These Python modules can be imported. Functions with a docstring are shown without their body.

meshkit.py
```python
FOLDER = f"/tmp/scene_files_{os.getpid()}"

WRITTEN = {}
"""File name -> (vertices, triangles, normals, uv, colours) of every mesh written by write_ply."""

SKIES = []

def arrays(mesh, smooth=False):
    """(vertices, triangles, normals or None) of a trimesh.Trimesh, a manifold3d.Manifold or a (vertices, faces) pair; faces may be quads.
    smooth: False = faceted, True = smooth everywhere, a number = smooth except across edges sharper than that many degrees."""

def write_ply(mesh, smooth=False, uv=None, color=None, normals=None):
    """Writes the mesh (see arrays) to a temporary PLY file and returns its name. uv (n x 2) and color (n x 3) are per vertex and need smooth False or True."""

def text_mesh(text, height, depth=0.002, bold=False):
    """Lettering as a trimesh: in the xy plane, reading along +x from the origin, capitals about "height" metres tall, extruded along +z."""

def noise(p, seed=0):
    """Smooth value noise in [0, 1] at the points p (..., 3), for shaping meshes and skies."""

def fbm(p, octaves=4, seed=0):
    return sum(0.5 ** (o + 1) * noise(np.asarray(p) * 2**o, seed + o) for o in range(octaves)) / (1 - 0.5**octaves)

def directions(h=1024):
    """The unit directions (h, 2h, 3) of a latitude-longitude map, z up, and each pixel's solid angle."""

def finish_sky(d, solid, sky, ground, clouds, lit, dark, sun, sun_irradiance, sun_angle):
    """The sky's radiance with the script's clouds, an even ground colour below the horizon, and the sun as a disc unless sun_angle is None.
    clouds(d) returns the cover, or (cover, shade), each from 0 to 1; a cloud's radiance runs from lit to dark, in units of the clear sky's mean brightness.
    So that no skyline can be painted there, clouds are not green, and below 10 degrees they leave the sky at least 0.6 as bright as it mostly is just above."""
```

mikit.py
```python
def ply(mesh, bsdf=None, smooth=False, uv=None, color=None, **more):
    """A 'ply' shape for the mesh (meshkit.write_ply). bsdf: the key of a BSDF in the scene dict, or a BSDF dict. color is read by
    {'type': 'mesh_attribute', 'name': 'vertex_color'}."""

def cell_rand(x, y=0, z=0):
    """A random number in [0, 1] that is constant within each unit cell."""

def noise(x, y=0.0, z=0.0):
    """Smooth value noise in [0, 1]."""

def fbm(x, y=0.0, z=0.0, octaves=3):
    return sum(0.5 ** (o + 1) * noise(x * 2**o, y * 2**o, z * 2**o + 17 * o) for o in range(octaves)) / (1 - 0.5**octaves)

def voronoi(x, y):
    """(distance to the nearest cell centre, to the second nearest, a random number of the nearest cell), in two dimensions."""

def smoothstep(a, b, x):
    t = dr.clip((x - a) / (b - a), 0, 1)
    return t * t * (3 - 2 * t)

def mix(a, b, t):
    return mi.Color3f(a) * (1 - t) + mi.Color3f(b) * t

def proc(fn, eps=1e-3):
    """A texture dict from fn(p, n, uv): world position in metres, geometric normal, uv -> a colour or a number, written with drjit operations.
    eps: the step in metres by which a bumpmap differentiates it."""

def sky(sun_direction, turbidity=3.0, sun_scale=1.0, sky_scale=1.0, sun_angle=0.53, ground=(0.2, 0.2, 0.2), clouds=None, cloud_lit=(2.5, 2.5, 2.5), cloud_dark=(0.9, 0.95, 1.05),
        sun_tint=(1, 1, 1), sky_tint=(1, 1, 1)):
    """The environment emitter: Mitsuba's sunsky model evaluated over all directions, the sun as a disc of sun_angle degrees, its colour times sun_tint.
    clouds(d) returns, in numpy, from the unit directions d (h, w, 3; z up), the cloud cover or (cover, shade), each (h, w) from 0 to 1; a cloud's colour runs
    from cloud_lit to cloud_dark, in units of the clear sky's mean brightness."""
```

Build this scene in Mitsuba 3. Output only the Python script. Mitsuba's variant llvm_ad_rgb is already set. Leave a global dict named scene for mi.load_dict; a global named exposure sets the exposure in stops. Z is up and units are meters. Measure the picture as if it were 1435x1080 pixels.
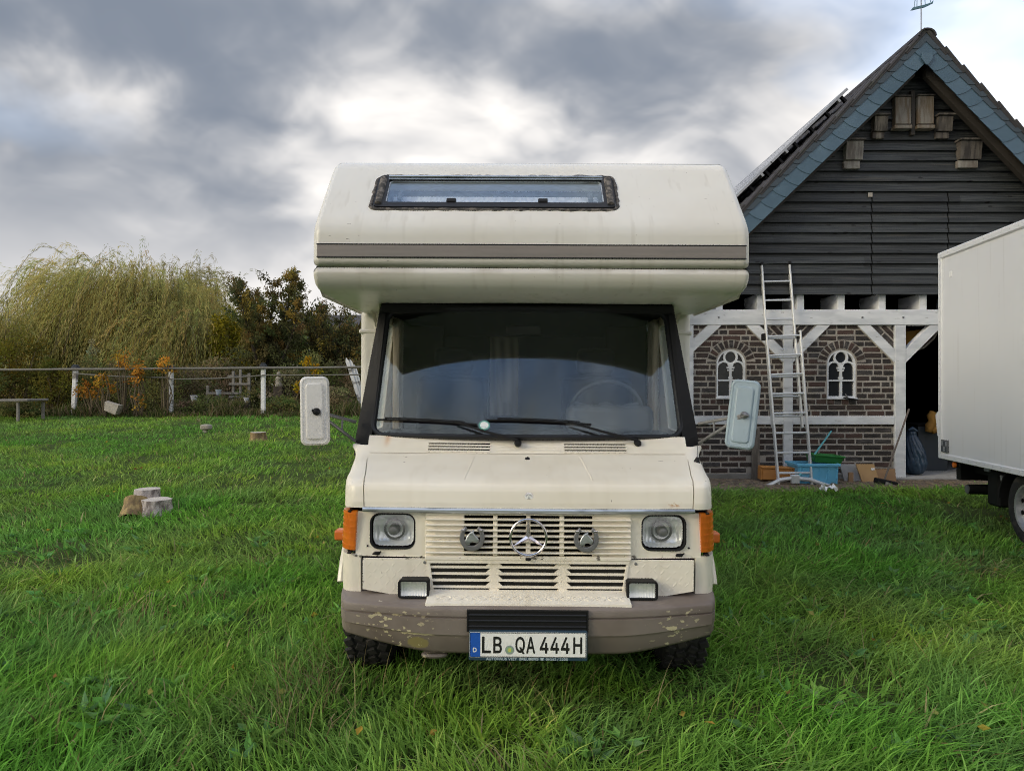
import math, numpy as np, trimesh, manifold3d as m3, drjit as dr, mitsuba as mi, mikit, meshkit
from shapely.geometry import Polygon, Point, box as sbox, LineString
from shapely import affinity, union_all
from mikit import proc, noise, fbm, voronoi, smoothstep, mix

T = mi.ScalarTransform4f
scene, labels = {}, {}
PI = math.pi

# ---------------------------------------------------------------- camera, sky, exposure
scene['camera'] = {'type': 'perspective', 'fov': 71.33, 'fov_axis': 'x', 'near_clip': 0.05, 'far_clip': 8000.0,
                   'to_world': T().look_at(origin=[0, 0, 1.6], target=[0, 1, 1.6], up=[0, 0, 1])}
exposure = 3.12


def cloud_fn(d):
    x, y, z = d[..., 0], d[..., 1], d[..., 2]
    az, el = np.degrees(np.arctan2(x, y)), np.degrees(np.arcsin(np.clip(z, -1, 1)))
    p = d * [1.0, 1.0, 1.3]
    warp = np.stack([meshkit.fbm(p * 3.0 + 3.1, 4, 5), meshkit.fbm(p * 3.0 + 9.7, 4, 6), meshkit.fbm(p * 3.0 + 6.3, 4, 7)], -1) - 0.5
    q = p + 0.26 * warp
    n = meshkit.fbm(q * 2.7 + 4.3, 6, 11)
    m = 1 - np.abs(2 * meshkit.fbm(q * 5.2 + 1.3, 6, 23) - 1)          # billows
    f = meshkit.fbm(q * 9.0 + 2.0, 6, 31)
    a2, e2 = az + 26 * warp[..., 0] + 8 * (f - 0.5), el + 17 * warp[..., 2] + 7 * (f - 0.5)

    def blob(a, e, sa, se):
        return np.exp(-((a2 - a) / sa) ** 2 - ((e2 - e) / se) ** 2)
    dark = (1.25 * blob(-31, 28, 23, 9) + 0.42 * blob(-36, 12, 14, 6) + 0.42 * blob(10, 20, 13, 9) + 0.25 * blob(-12, 14, 9, 4) + 0.30 * blob(17, 30, 12, 6)
            - 0.28 * blob(-6, 26, 6, 7) - 0.62 * blob(26, 18, 9, 9) - 0.30 * blob(-23, 7, 10, 4) - 0.40 * blob(-33, 20.0, 14, 2.2) - 0.6 * blob(35, 24, 11, 14))
    shade = 0.46 + 1.0 * (n - 0.5) + 0.55 * (m - 0.72) + 0.95 * (f - 0.5) + 0.58 * dark
    shade = 0.46 + 1.25 * (shade - 0.46)
    shade = np.where(shade < 0.22, 0.22 * np.exp((shade - 0.22) / 0.22), shade)
    shade = np.where(shade > 0.6, 0.6 + 0.4 * np.tanh((shade - 0.6) / 0.4), shade)
    low = np.clip((15 - el) / 8, 0, 1)
    shade = shade + (np.minimum(shade, 0.30 + 0.45 * (shade - 0.3)) - shade) * low * low * (3 - 2 * low)
    shade = shade * np.clip(1.0 - 0.25 * np.clip((el - 35) / 30, 0, 1), 0, 1)
    gap = 0.75 * blob(33, 24, 11, 9) * (0.3 + 1.6 * (n - 0.3)) + 0.2 * blob(-34, 18, 12, 3) - 0.12
    gap = np.clip(gap + 0.85 * np.clip((el - 24) / 18, 0, 1) * np.clip(0.25 + 2.2 * (n - 0.38), 0, 1), 0, 0.75)
    return 1.0 - gap, np.clip(shade, 0.0, 1.0)


scene['sky'] = mikit.sky((-0.80, -0.46, 0.40), turbidity=3, sun_scale=0.19, sky_scale=1.0, sun_angle=26, clouds=cloud_fn,
                         cloud_lit=(1.12, 1.07, 1.01), cloud_dark=(0.20, 0.235, 0.295), sun_tint=(0.84, 0.97, 1.14), sky_tint=(1.65, 1.8, 2.1), ground=(0.07, 0.1, 0.04))

# ---------------------------------------------------------------- names
used = {}


def numbered(name):
    n = used.get(name, 0)
    used[name] = n + 1
    return name if n == 0 else f'{name}_{n:03d}'


def thing(name, label, cat, group=None):
    k = numbered(name)
    labels[k] = {'label': label, 'category': cat}
    if group:
        labels[k]['group'] = group
    return k


def add(key, mesh, mat, smooth=False, label=None, kind=None, xf=None, **kw):
    k = numbered(key)
    if xf is not None:
        mesh = mesh.copy(); mesh.apply_transform(xf)
    scene[k] = mikit.ply(mesh, mat, smooth=smooth, **kw)
    if label: labels.setdefault(k, {})['label'] = label
    if kind: labels.setdefault(k, {})['kind'] = kind
    return k


def put(key, shape, m=None):
    k = numbered(key)
    scene[k] = dict(shape) if m is None else {**shape, 'to_world': T(np.asarray(m, float).tolist())}
    return k


# ---------------------------------------------------------------- mesh helpers
TM = trimesh.Trimesh


def cat(*ms):
    return trimesh.util.concatenate([m for m in ms if m is not None])


def _cbox():
    v = []
    for sx in (-1, 1):
        for sy in (-1, 1):
            for sz in (-1, 1):
                for k in range(3):
                    v.append((sx, sy, sz, k))
    p = np.array([[s[i] * (1.0 if i == s[3] else 0.9) for i in range(3)] for s in v])
    h = TM(p).convex_hull
    idx = [int(np.argmin(((p - q) ** 2).sum(1))) for q in h.vertices]
    return np.array(v), np.array(idx)[h.faces]


CBV, CBF = _cbox()


def bx(x0, x1, y0, y1, z0, z1, c=0.003):
    c = min(c, 0.45 * min(abs(x1 - x0), abs(y1 - y0), abs(z1 - z0)))
    ctr, half = np.array([x0 + x1, y0 + y1, z0 + z1]) / 2, np.abs(np.array([x1 - x0, y1 - y0, z1 - z0])) / 2
    p = CBV[:, :3] * (half - c)
    for k in range(3):
        sel = CBV[:, 3] == k
        p[sel, k] = CBV[sel, k] * half[k]
    return TM(p + ctr, CBF, process=False)


def tube(pts, r, sides=8, closed=False):
    p = np.asarray(pts, float)
    n = len(p)
    r = np.broadcast_to(np.asarray(r, float), (n,))
    t = np.gradient(p, axis=0) if not closed else np.roll(p, -1, 0) - np.roll(p, 1, 0)
    t /= np.linalg.norm(t, axis=1, keepdims=True) + 1e-12
    a = np.zeros_like(t)
    ref = np.array([0, 0, 1.0]) if abs(t[0, 2]) < 0.9 else np.array([1.0, 0, 0])
    for i in range(n):
        ref = ref - t[i] * (ref @ t[i]); ref /= np.linalg.norm(ref) + 1e-12
        a[i] = ref
    b = np.cross(t, a)
    ang = np.arange(sides) * 2 * PI / sides
    v = (p[:, None] + r[:, None, None] * (np.cos(ang)[None, :, None] * a[:, None] + np.sin(ang)[None, :, None] * b[:, None])).reshape(-1, 3)
    m = n if closed else n - 1
    i, j = np.meshgrid(np.arange(m), np.arange(sides), indexing='ij')
    i2, j2 = (i + 1) % n, (j + 1) % sides
    q = np.stack([i * sides + j, i * sides + j2, i2 * sides + j2, i2 * sides + j], -1).reshape(-1, 4)
    f = np.vstack([q[:, [0, 1, 2]], q[:, [0, 2, 3]]])
    if not closed:
        v = np.vstack([v, p[0], p[-1]])
        k = np.arange(sides)
        f = np.vstack([f, np.stack([(k + 1) % sides, k, k * 0 + n * sides], 1), np.stack([k + (n - 1) * sides, (k + 1) % sides + (n - 1) * sides, k * 0 + n * sides + 1], 1)])
    return TM(v, f, process=False)


def ext(poly, h):
    ps = getattr(poly, 'geoms', [poly])
    return cat(*[trimesh.creation.extrude_polygon(g, h, engine='earcut') for g in ps if g.area > 1e-9])


RF = np.array([[1, 0, 0, 0], [0, 0, -1, 0], [0, 1, 0, 0], [0, 0, 0, 1.0]])     # (a,b,c) -> (a,-c,b)
RS = np.array([[0, 0, 1, 0], [1, 0, 0, 0], [0, 1, 0, 0], [0, 0, 0, 1.0]])      # (a,b,c) -> (c,a,b)


def front(poly, y, h):
    """polygon in (x,z); from y back to y-h at the front"""
    m = ext(poly, h); m.apply_transform(RF); m.apply_translation([0, y, 0]); return m


def sidep(poly, x0, h):
    """polygon in (y,z), extruded along x from x0 to x0+h"""
    m = ext(poly, h); m.apply_transform(RS); m.apply_translation([x0, 0, 0]); return m


def rrect(x0, x1, z0, z1, r, n=6):
    pts = []
    for cx, cz, a0 in ((x1 - r, z1 - r, 0), (x0 + r, z1 - r, 90), (x0 + r, z0 + r, 180), (x1 - r, z0 + r, 270)):
        for k in range(n + 1):
            a = math.radians(a0 + 90 * k / n)
            pts.append((cx + r * math.cos(a), cz + r * math.sin(a)))
    return np.array(pts)


def bevel(pts, h, r, segs=3, both=False):
    """simple polygon (ccw) extruded along c from 0 to h, with its top edge (and bottom edge) rounded by r"""
    p = np.asarray(pts, float)
    if not bool(Polygon(p).exterior.is_ccw): p = p[::-1]
    e = np.roll(p, -1, 0) - p
    e /= np.linalg.norm(e, axis=1, keepdims=True) + 1e-12
    nrm = np.stack([e[:, 1], -e[:, 0]], 1)
    npv = np.roll(nrm, 1, 0)
    mit = (nrm + npv) / np.maximum(1 + (nrm * npv).sum(1, keepdims=True), 0.25)
    th = np.linspace(0, PI / 2, segs + 1)
    lay = [(0.0, 0.0)] if not both else [(r * (1 - math.cos(PI / 2 - a)), r * (1 - math.sin(PI / 2 - a))) for a in th]
    lay = ([(r * (1 - math.sin(a)), r * (1 - math.cos(a))) for a in th] if both else [(0.0, 0.0)]) + [(r * (1 - math.cos(a)), h - r + r * math.sin(a)) for a in th]
    n, v, f = len(p), [], []
    for off, z in lay:
        v.append(np.column_stack([p - mit * off, np.full(n, z)]))
    v = np.vstack(v)
    k = np.arange(n)
    for i in range(len(lay) - 1):
        a, b = i * n, (i + 1) * n
        f += [np.stack([a + k, a + (k + 1) % n, b + (k + 1) % n], 1), np.stack([a + k, b + (k + 1) % n, b + k], 1)]
    def cap(q):
        return np.asarray(m3.triangulate([np.ascontiguousarray(q, dtype=float)], -1.0, True)).reshape(-1, 3).astype(int)
    top, bot = v[-n:, :2], v[:n, :2]
    f += [cap(top) + (len(lay) - 1) * n, cap(bot)[:, ::-1]]
    return TM(v, np.vstack(f), process=False)


def fbev(pts, y, h, r, segs=3):
    m = bevel(pts, h, r, segs); m.apply_transform(RF); m.apply_translation([0, y, 0]); return m


def sbev(pts, x0, h, r, segs=3):
    m = bevel(pts, h, r, segs, True); m.apply_transform(RS); m.apply_translation([x0, 0, 0]); return m


def lathe(prof, n=32, M=None):
    """profile of (r, a), revolved about the a axis = -y (facing the camera) unless M given"""
    m = trimesh.creation.revolve(np.asarray(prof, float), sections=n)
    m.apply_transform(RF if M is None else M)
    return m


def rot(axis, deg, at=(0, 0, 0)):
    return trimesh.transformations.rotation_matrix(math.radians(deg), axis, at)


def mv(m, *t):
    m = m.copy(); m.apply_translation(t); return m


def xf(m, M):
    m = m.copy(); m.apply_transform(M); return m


def shell(fn, A, B, off=0.0, thick=0.02, toward=(0, -1, 0)):
    """closed shell from the surface fn(a,b)->(...,3) over the grids A, B; outside face moved by off"""
    a, b = np.meshgrid(A, B, indexing='ij')
    P = fn(a, b)
    du, dv = np.gradient(P, axis=0), np.gradient(P, axis=1)
    N = np.cross(du, dv); N /= np.linalg.norm(N, axis=-1, keepdims=True) + 1e-12
    flip = (N.reshape(-1, 3).mean(0) @ np.asarray(toward, float)) < 0
    if flip: N = -N
    O, I = P + off * N, P + (off - thick) * N
    na, nb = a.shape
    idx = np.arange(na * nb).reshape(na, nb)
    q = np.stack([idx[:-1, :-1], idx[1:, :-1], idx[1:, 1:], idx[:-1, 1:]], -1).reshape(-1, 4)
    if flip: q = q[:, ::-1]
    m = na * nb
    ring = np.concatenate([idx[:-1, 0], idx[-1, :-1], idx[:0:-1, -1], idx[0, :0:-1]])
    r2 = np.roll(ring, -1)
    s = np.stack([ring, ring + m, r2 + m, r2], -1)
    if flip: s = s[:, ::-1]
    Q = np.vstack([q, q[:, ::-1] + m, s])
    return TM(np.vstack([O.reshape(-1, 3), I.reshape(-1, 3)]), np.vstack([Q[:, [0, 1, 2]], Q[:, [0, 2, 3]]]), process=False)


def to_man(m):
    m = m.copy(); m.merge_vertices()
    return m3.Manifold(m3.Mesh(np.asarray(m.vertices, np.float32), np.asarray(m.faces, np.uint32)))


def from_man(m):
    q = m.to_mesh(); return TM(q.vert_properties[:, :3], q.tri_verts, process=False)


def hull(pts):
    return TM(np.asarray(pts, float)).convex_hull


# ---------------------------------------------------------------- materials
def mat(key, color, rough=0.5, metallic=0.0, spec=0.5, bump=None, bscale=None, **kw):
    c = color if isinstance(color, dict) else {'type': 'rgb', 'value': list(color)}
    b = {'type': 'principled', 'base_color': c, 'roughness': rough, 'metallic': metallic, 'specular': spec, **kw}
    if bump is not None:
        b = {'type': 'bumpmap', 'arbitrary': bump, 'scale': bscale or 1.0, 'bsdf': b}
    scene[key] = {'type': 'twosided', 'bsdf': b}
    return key


def wavy(scale, amp):
    return proc(lambda p, n, uv: amp * fbm(p.x * scale, p.y * scale, p.z * scale, 3), 2e-3)


def cream_fn(p, n, uv):
    g = fbm(p.x * 3.0, p.y * 3.0, p.z * 1.3, 4)
    streak = fbm(p.x * 26.0, p.y * 6.0, p.z * 1.1, 3)
    spots = noise(p.x * 46.0, p.y * 46.0, p.z * 46.0)
    rust = smoothstep(0.93, 0.97, spots) * smoothstep(0.5, 0.66, fbm(p.x * 5, p.y * 5, p.z * 5, 2))
    low = smoothstep(0.95, 0.5, p.z)
    c = mix((0.745, 0.70, 0.605), (0.685, 0.635, 0.53), smoothstep(0.3, 0.75, g))
    c = mix(c, (0.50, 0.44, 0.33), 0.30 * smoothstep(0.52, 0.8, streak) * (0.35 + low))
    # chipped paint along the joint under the grille, rust blooms on the hood and a rusty run under the windscreen corner
    chip = smoothstep(0.66, 0.70, fbm(p.x * 48, p.y * 20, p.z * 48, 3)) * smoothstep(0.014, 0.006, dr.abs(p.z - 0.768)) * smoothstep(3.50, 3.48, p.y)
    bloom = smoothstep(0.56, 0.64, fbm(p.x * 55, p.y * 30, p.z * 55, 3)) * dr.exp(-dr.square((p.x - 0.79) / 0.03) - dr.square((p.z - 1.028) / 0.014))
    run = dr.exp(-dr.square((p.x + 0.70) / 0.016)) * smoothstep(1.245, 1.30, p.z) * smoothstep(4.2, 4.1, p.y)
    c = mix(c, (0.50, 0.22, 0.05), dr.clip(bloom + 0.5 * run, 0, 1))
    c = mix(c, (0.05, 0.04, 0.035), 0.85 * chip)
    return mix(c, (0.09, 0.05, 0.03), 0.8 * rust)


def gel_fn(p, n, uv):
    g = fbm(p.x * 1.6, p.y * 1.6, p.z * 1.6, 4)
    streak = fbm(p.x * 30.0, p.y * 9.0, p.z * 0.9, 3)
    spots = noise(p.x * 60.0, p.y * 60.0, p.z * 60.0)
    c = mix((0.63, 0.615, 0.575), (0.585, 0.56, 0.505), smoothstep(0.3, 0.75, g))
    c = mix(c, (0.40, 0.37, 0.31), 0.30 * smoothstep(0.58, 0.85, streak))
    seam = smoothstep(0.035, 0.0, dr.abs(p.z - 2.20)) * smoothstep(0.35, 0.7, fbm(p.x * 7.0, p.y * 7, 0, 3))
    c = mix(c, (0.30, 0.27, 0.20), 0.35 * seam)
    return mix(c, (0.12, 0.1, 0.08), 0.7 * smoothstep(0.955, 0.985, spots))


def bumper_fn(p, n, uv):
    g = fbm(p.x * 5, p.y * 5, p.z * 5, 4)
    base = mix((0.135, 0.108, 0.092), (0.185, 0.155, 0.135), smoothstep(0.3, 0.7, g))
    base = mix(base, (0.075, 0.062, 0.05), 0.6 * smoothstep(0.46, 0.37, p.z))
    s = fbm(p.x * 44 + 3.0, p.y * 9, p.z * 58, 4)
    big = fbm(p.x * 15 + 5.0, p.y * 9, p.z * 24 + 2.0, 4)
    low = smoothstep(0.572, 0.545, p.z)
    zone = dr.exp(-dr.square((p.x + 0.55) / 0.20)) + 0.9 * dr.exp(-dr.square((p.x - 0.78) / 0.14))
    chip = smoothstep(0.640, 0.652, s * 0.70 + 0.085 * zone + 0.20 * big) * low
    scrape = smoothstep(0.50, 0.56, 0.35 * big + 0.55 * dr.exp(-dr.square((p.x + 0.44) / 0.10) - dr.square((p.z - 0.405) / 0.05)) - 0.06)
    edge = smoothstep(0.50, 0.56, 0.42 * s + 0.50 * dr.exp(-dr.square((p.x + 0.43) / 0.13) - dr.square((p.z - 0.452) / 0.010)) - 0.04)
    side = smoothstep(0.52, 0.55, 0.45 * big + 0.42 * dr.exp(-dr.square((p.x - 0.74) / 0.05) - dr.square((p.z - 0.475) / 0.02)))
    spk = smoothstep(0.968, 0.98, noise(p.x * 75, p.y * 75, p.z * 75))
    c = mix(base, (0.21, 0.18, 0.065), 0.85 * scrape)
    c = mix(c, (0.46, 0.41, 0.26), dr.clip(chip * zone + edge + side, 0, 1))
    return mix(c, (0.55, 0.5, 0.4), 0.8 * spk)


mat('m_cream', proc(cream_fn), 0.30)
mat('m_gel', proc(gel_fn), 0.34, bump=proc(lambda p, n, uv: noise(p.x * 2.6, p.y * 2.6, p.z * 3.4), 8e-3), bscale=0.005)
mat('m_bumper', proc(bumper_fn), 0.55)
mat('m_black', (0.008, 0.008, 0.009), 0.6, spec=0.25)
mat('m_rubber', (0.012, 0.013, 0.016), 0.5, spec=0.35)
mat('m_void', (0.006, 0.006, 0.006), 0.9, spec=0.1)
mat('m_tyre', proc(lambda p, n, uv: mix((0.014, 0.014, 0.014), (0.04, 0.035, 0.03), smoothstep(0.5, 0.75, fbm(p.x * 14, p.y * 14, p.z * 14, 3)))), 0.85)
mat('m_stripe', proc(lambda p, n, uv: mix((0.16, 0.145, 0.135), (0.235, 0.205, 0.19), fbm(p.x * 3, p.y * 3, p.z * 60, 3))), 0.4)
scene['m_chrome'] = {'type': 'twosided', 'bsdf': {'type': 'roughconductor', 'material': 'Cr', 'alpha': 0.09}}
mat('m_trim', proc(lambda p, n, uv: mix((0.62, 0.65, 0.68), (0.34, 0.36, 0.38), smoothstep(0.5, 0.72, fbm(p.x * 9, p.y * 30, p.z * 30, 3)))), 0.32, metallic=0.85)
mat('m_steel', (0.22, 0.22, 0.23), 0.45, metallic=0.7)
mat('m_reflector', (0.84, 0.86, 0.87), 0.26, metallic=0.42)
mat('m_amber', proc(lambda p, n, uv: mix((0.60, 0.165, 0.008), (0.42, 0.085, 0.004), fbm(p.x * 20, p.y * 20, p.z * 14, 2))), 0.16, clearcoat=1.0)
mat('m_amber_dark', (0.55, 0.13, 0.02), 0.25, clearcoat=0.6)
scene['m_glass'] = {'type': 'thindielectric', 'int_ior': 1.6, 'specular_reflectance': {'type': 'rgb', 'value': [0.78, 0.92, 1.0]}}
scene['m_lens'] = {'type': 'thindielectric', 'int_ior': 1.45}
mat('m_plate_white', (0.78, 0.78, 0.76), 0.35)
mat('m_plate_black', (0.012, 0.012, 0.012), 0.4)
mat('m_plate_blue', (0.015, 0.09, 0.42), 0.35)
mat('m_plate_frame', (0.02, 0.045, 0.07), 0.4)
mat('m_letter_grey', (0.42, 0.5, 0.55), 0.5)
mat('m_seal_green', (0.25, 0.38, 0.22), 0.5)
mat('m_seal_grey', (0.3, 0.34, 0.36), 0.4, metallic=0.3)
mat('m_yellow_mark', (0.62, 0.55, 0.06), 0.5)
mat('m_mirror_white', proc(lambda p, n, uv: mix((0.66, 0.65, 0.64), (0.57, 0.55, 0.53), fbm(p.x * 5, p.y * 5, p.z * 4, 3))), 0.3)
mat('m_mirror_blue', proc(lambda p, n, uv: mix((0.29, 0.365, 0.425), (0.23, 0.30, 0.355), fbm(p.x * 5, p.y * 5, p.z * 4, 3))), 0.3)
mat('m_sealant', proc(lambda p, n, uv: mix((0.05, 0.047, 0.045), (0.17, 0.15, 0.135), smoothstep(0.4, 0.7, fbm(p.x * 60, p.y * 60, p.z * 60, 3)))), 0.9)
mat('m_blind', proc(lambda p, n, uv: mix((0.55, 0.58, 0.62), (0.42, 0.46, 0.52), smoothstep(0.3, 0.7, noise(p.x * 90, 0, p.z * 40)))), 0.8)
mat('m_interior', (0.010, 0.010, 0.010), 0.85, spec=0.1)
mat('m_interior_brown', (0.018, 0.013, 0.010), 0.8, spec=0.1)
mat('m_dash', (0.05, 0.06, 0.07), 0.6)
mat('m_curtain', proc(lambda p, n, uv: mix((0.22, 0.19, 0.14), (0.11, 0.095, 0.07), 0.5 + 0.5 * dr.sin(p.x * 90 + 3 * noise(p.x * 8, 0, p.z * 3)))), 0.9)
mat('m_seat', (0.012, 0.012, 0.014), 0.9, spec=0.1)
mat('m_white_plastic', (0.7, 0.7, 0.68), 0.4)
mat('m_green_ring', (0.05, 0.3, 0.22), 0.5)
mat('m_radiator', (0.075, 0.072, 0.065), 0.6, metallic=0.2)
# ================================================================ the camper van
VAN = thing('camper_van', 'cream camper van with overhanging sleeping cab, parked facing forward on the grass', 'camper van')
_y, _r = 0.006, 0.0056
M_VAN = (trimesh.transformations.translation_matrix([0.079, 3.45, 1.0]) @ rot([0, 1, 0], math.degrees(_r)) @ rot([0, 0, 1], -math.degrees(_y))
         @ trimesh.transformations.translation_matrix([0, -3.45, -1.0]))


def va(name, mesh, m, smooth=35, parent=VAN, **kw):
    return add(parent + '__' + name, mesh, m, smooth, xf=M_VAN, **kw)


# front of the cab: horizontal rings  z -> front y, half width, corner radii
ZT = np.array([0.48, 0.60, 0.80, 1.000, 1.030, 1.085, 1.108, 1.122, 1.134, 1.150, 1.200, 1.214, 1.226, 1.250, 1.310])
YF = np.array([3.475, 3.465, 3.450, 3.432, 3.430, 3.438, 3.446, 3.460, 3.490, 3.560, 3.795, 3.850, 3.885, 3.930, 4.020])
HW = np.array([0.925, 0.928, 0.924, 0.912, 0.910, 0.911, 0.911, 0.912, 0.914, 0.918, 0.940, 0.950, 0.962, 0.985, 0.995])
RX = np.array([0.075, 0.075, 0.075, 0.075, 0.075, 0.075, 0.075, 0.076, 0.078, 0.080, 0.078, 0.085, 0.095, 0.10, 0.10])
RY = np.array([0.13, 0.13, 0.13, 0.13, 0.13, 0.13, 0.13, 0.13, 0.13, 0.13, 0.10, 0.10, 0.10, 0.09, 0.08])


def lv(t, z): return np.interp(z, ZT, t)


def hood_x(z): return np.interp(z, [1.0, 1.12, 1.15, 1.20, 1.226], [0.792, 0.800, 0.815, 0.858, 0.868])


def face(x, z):
    """front surface at x (only between the corners), with a slight bow"""
    y = lv(YF, z) + 0.028 * (np.abs(x) / 0.85) ** 2.4
    return np.stack([x, y, z], -1)


def corner(side, q, z, yend):
    """q 0..1 from the hood gap to the corner, 1..2 round the corner, 2..3 back to yend"""
    hw, rx, ry = lv(HW, z), lv(RX, z), lv(RY, z)
    xs, y0 = hw - rx, lv(YF, z) + 0.028 * ((lv(HW, z) - lv(RX, z)) / 0.85) ** 2.4
    xg = np.minimum(hood_x(z) + 0.005, xs - 0.002)
    a = np.clip(q, 0, 1)
    x = xg + (xs - xg) * a
    y = lv(YF, z) + 0.028 * (x / 0.85) ** 2.4
    th = np.clip(q - 1, 0, 1) * PI / 2
    x = np.where(q > 1, xs + rx * np.sin(th), x)
    y = np.where(q > 1, y0 + ry * (1 - np.cos(th)), y)
    c = np.clip(q - 2, 0, 1)
    y = np.where(q > 2, y0 + ry + (np.maximum(yend - y0 - ry, 0.01)) * c, y)
    x = np.where(q > 2, hw + 0.05 * np.maximum(y - y0 - ry, 0) * (z < 1.2), x)
    return np.stack([side * x, y, z], -1)


zs = lambda a, b, extra=(): np.unique(np.concatenate([np.linspace(a, b, 9), [z for z in ZT if a < z < b], extra]))
Q3 = np.concatenate([np.linspace(0, 1, 4), 1 + np.linspace(0, 1, 9)[1:], 2 + np.linspace(0, 1, 4)[1:]])
# hood
hz = zs(1.010, 1.2235)
hood = va('hood', shell(lambda a, z: face(a * hood_x(z), z), np.linspace(-1, 1, 41), hz, 0.003, 0.02), 'm_cream', 30)
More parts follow.
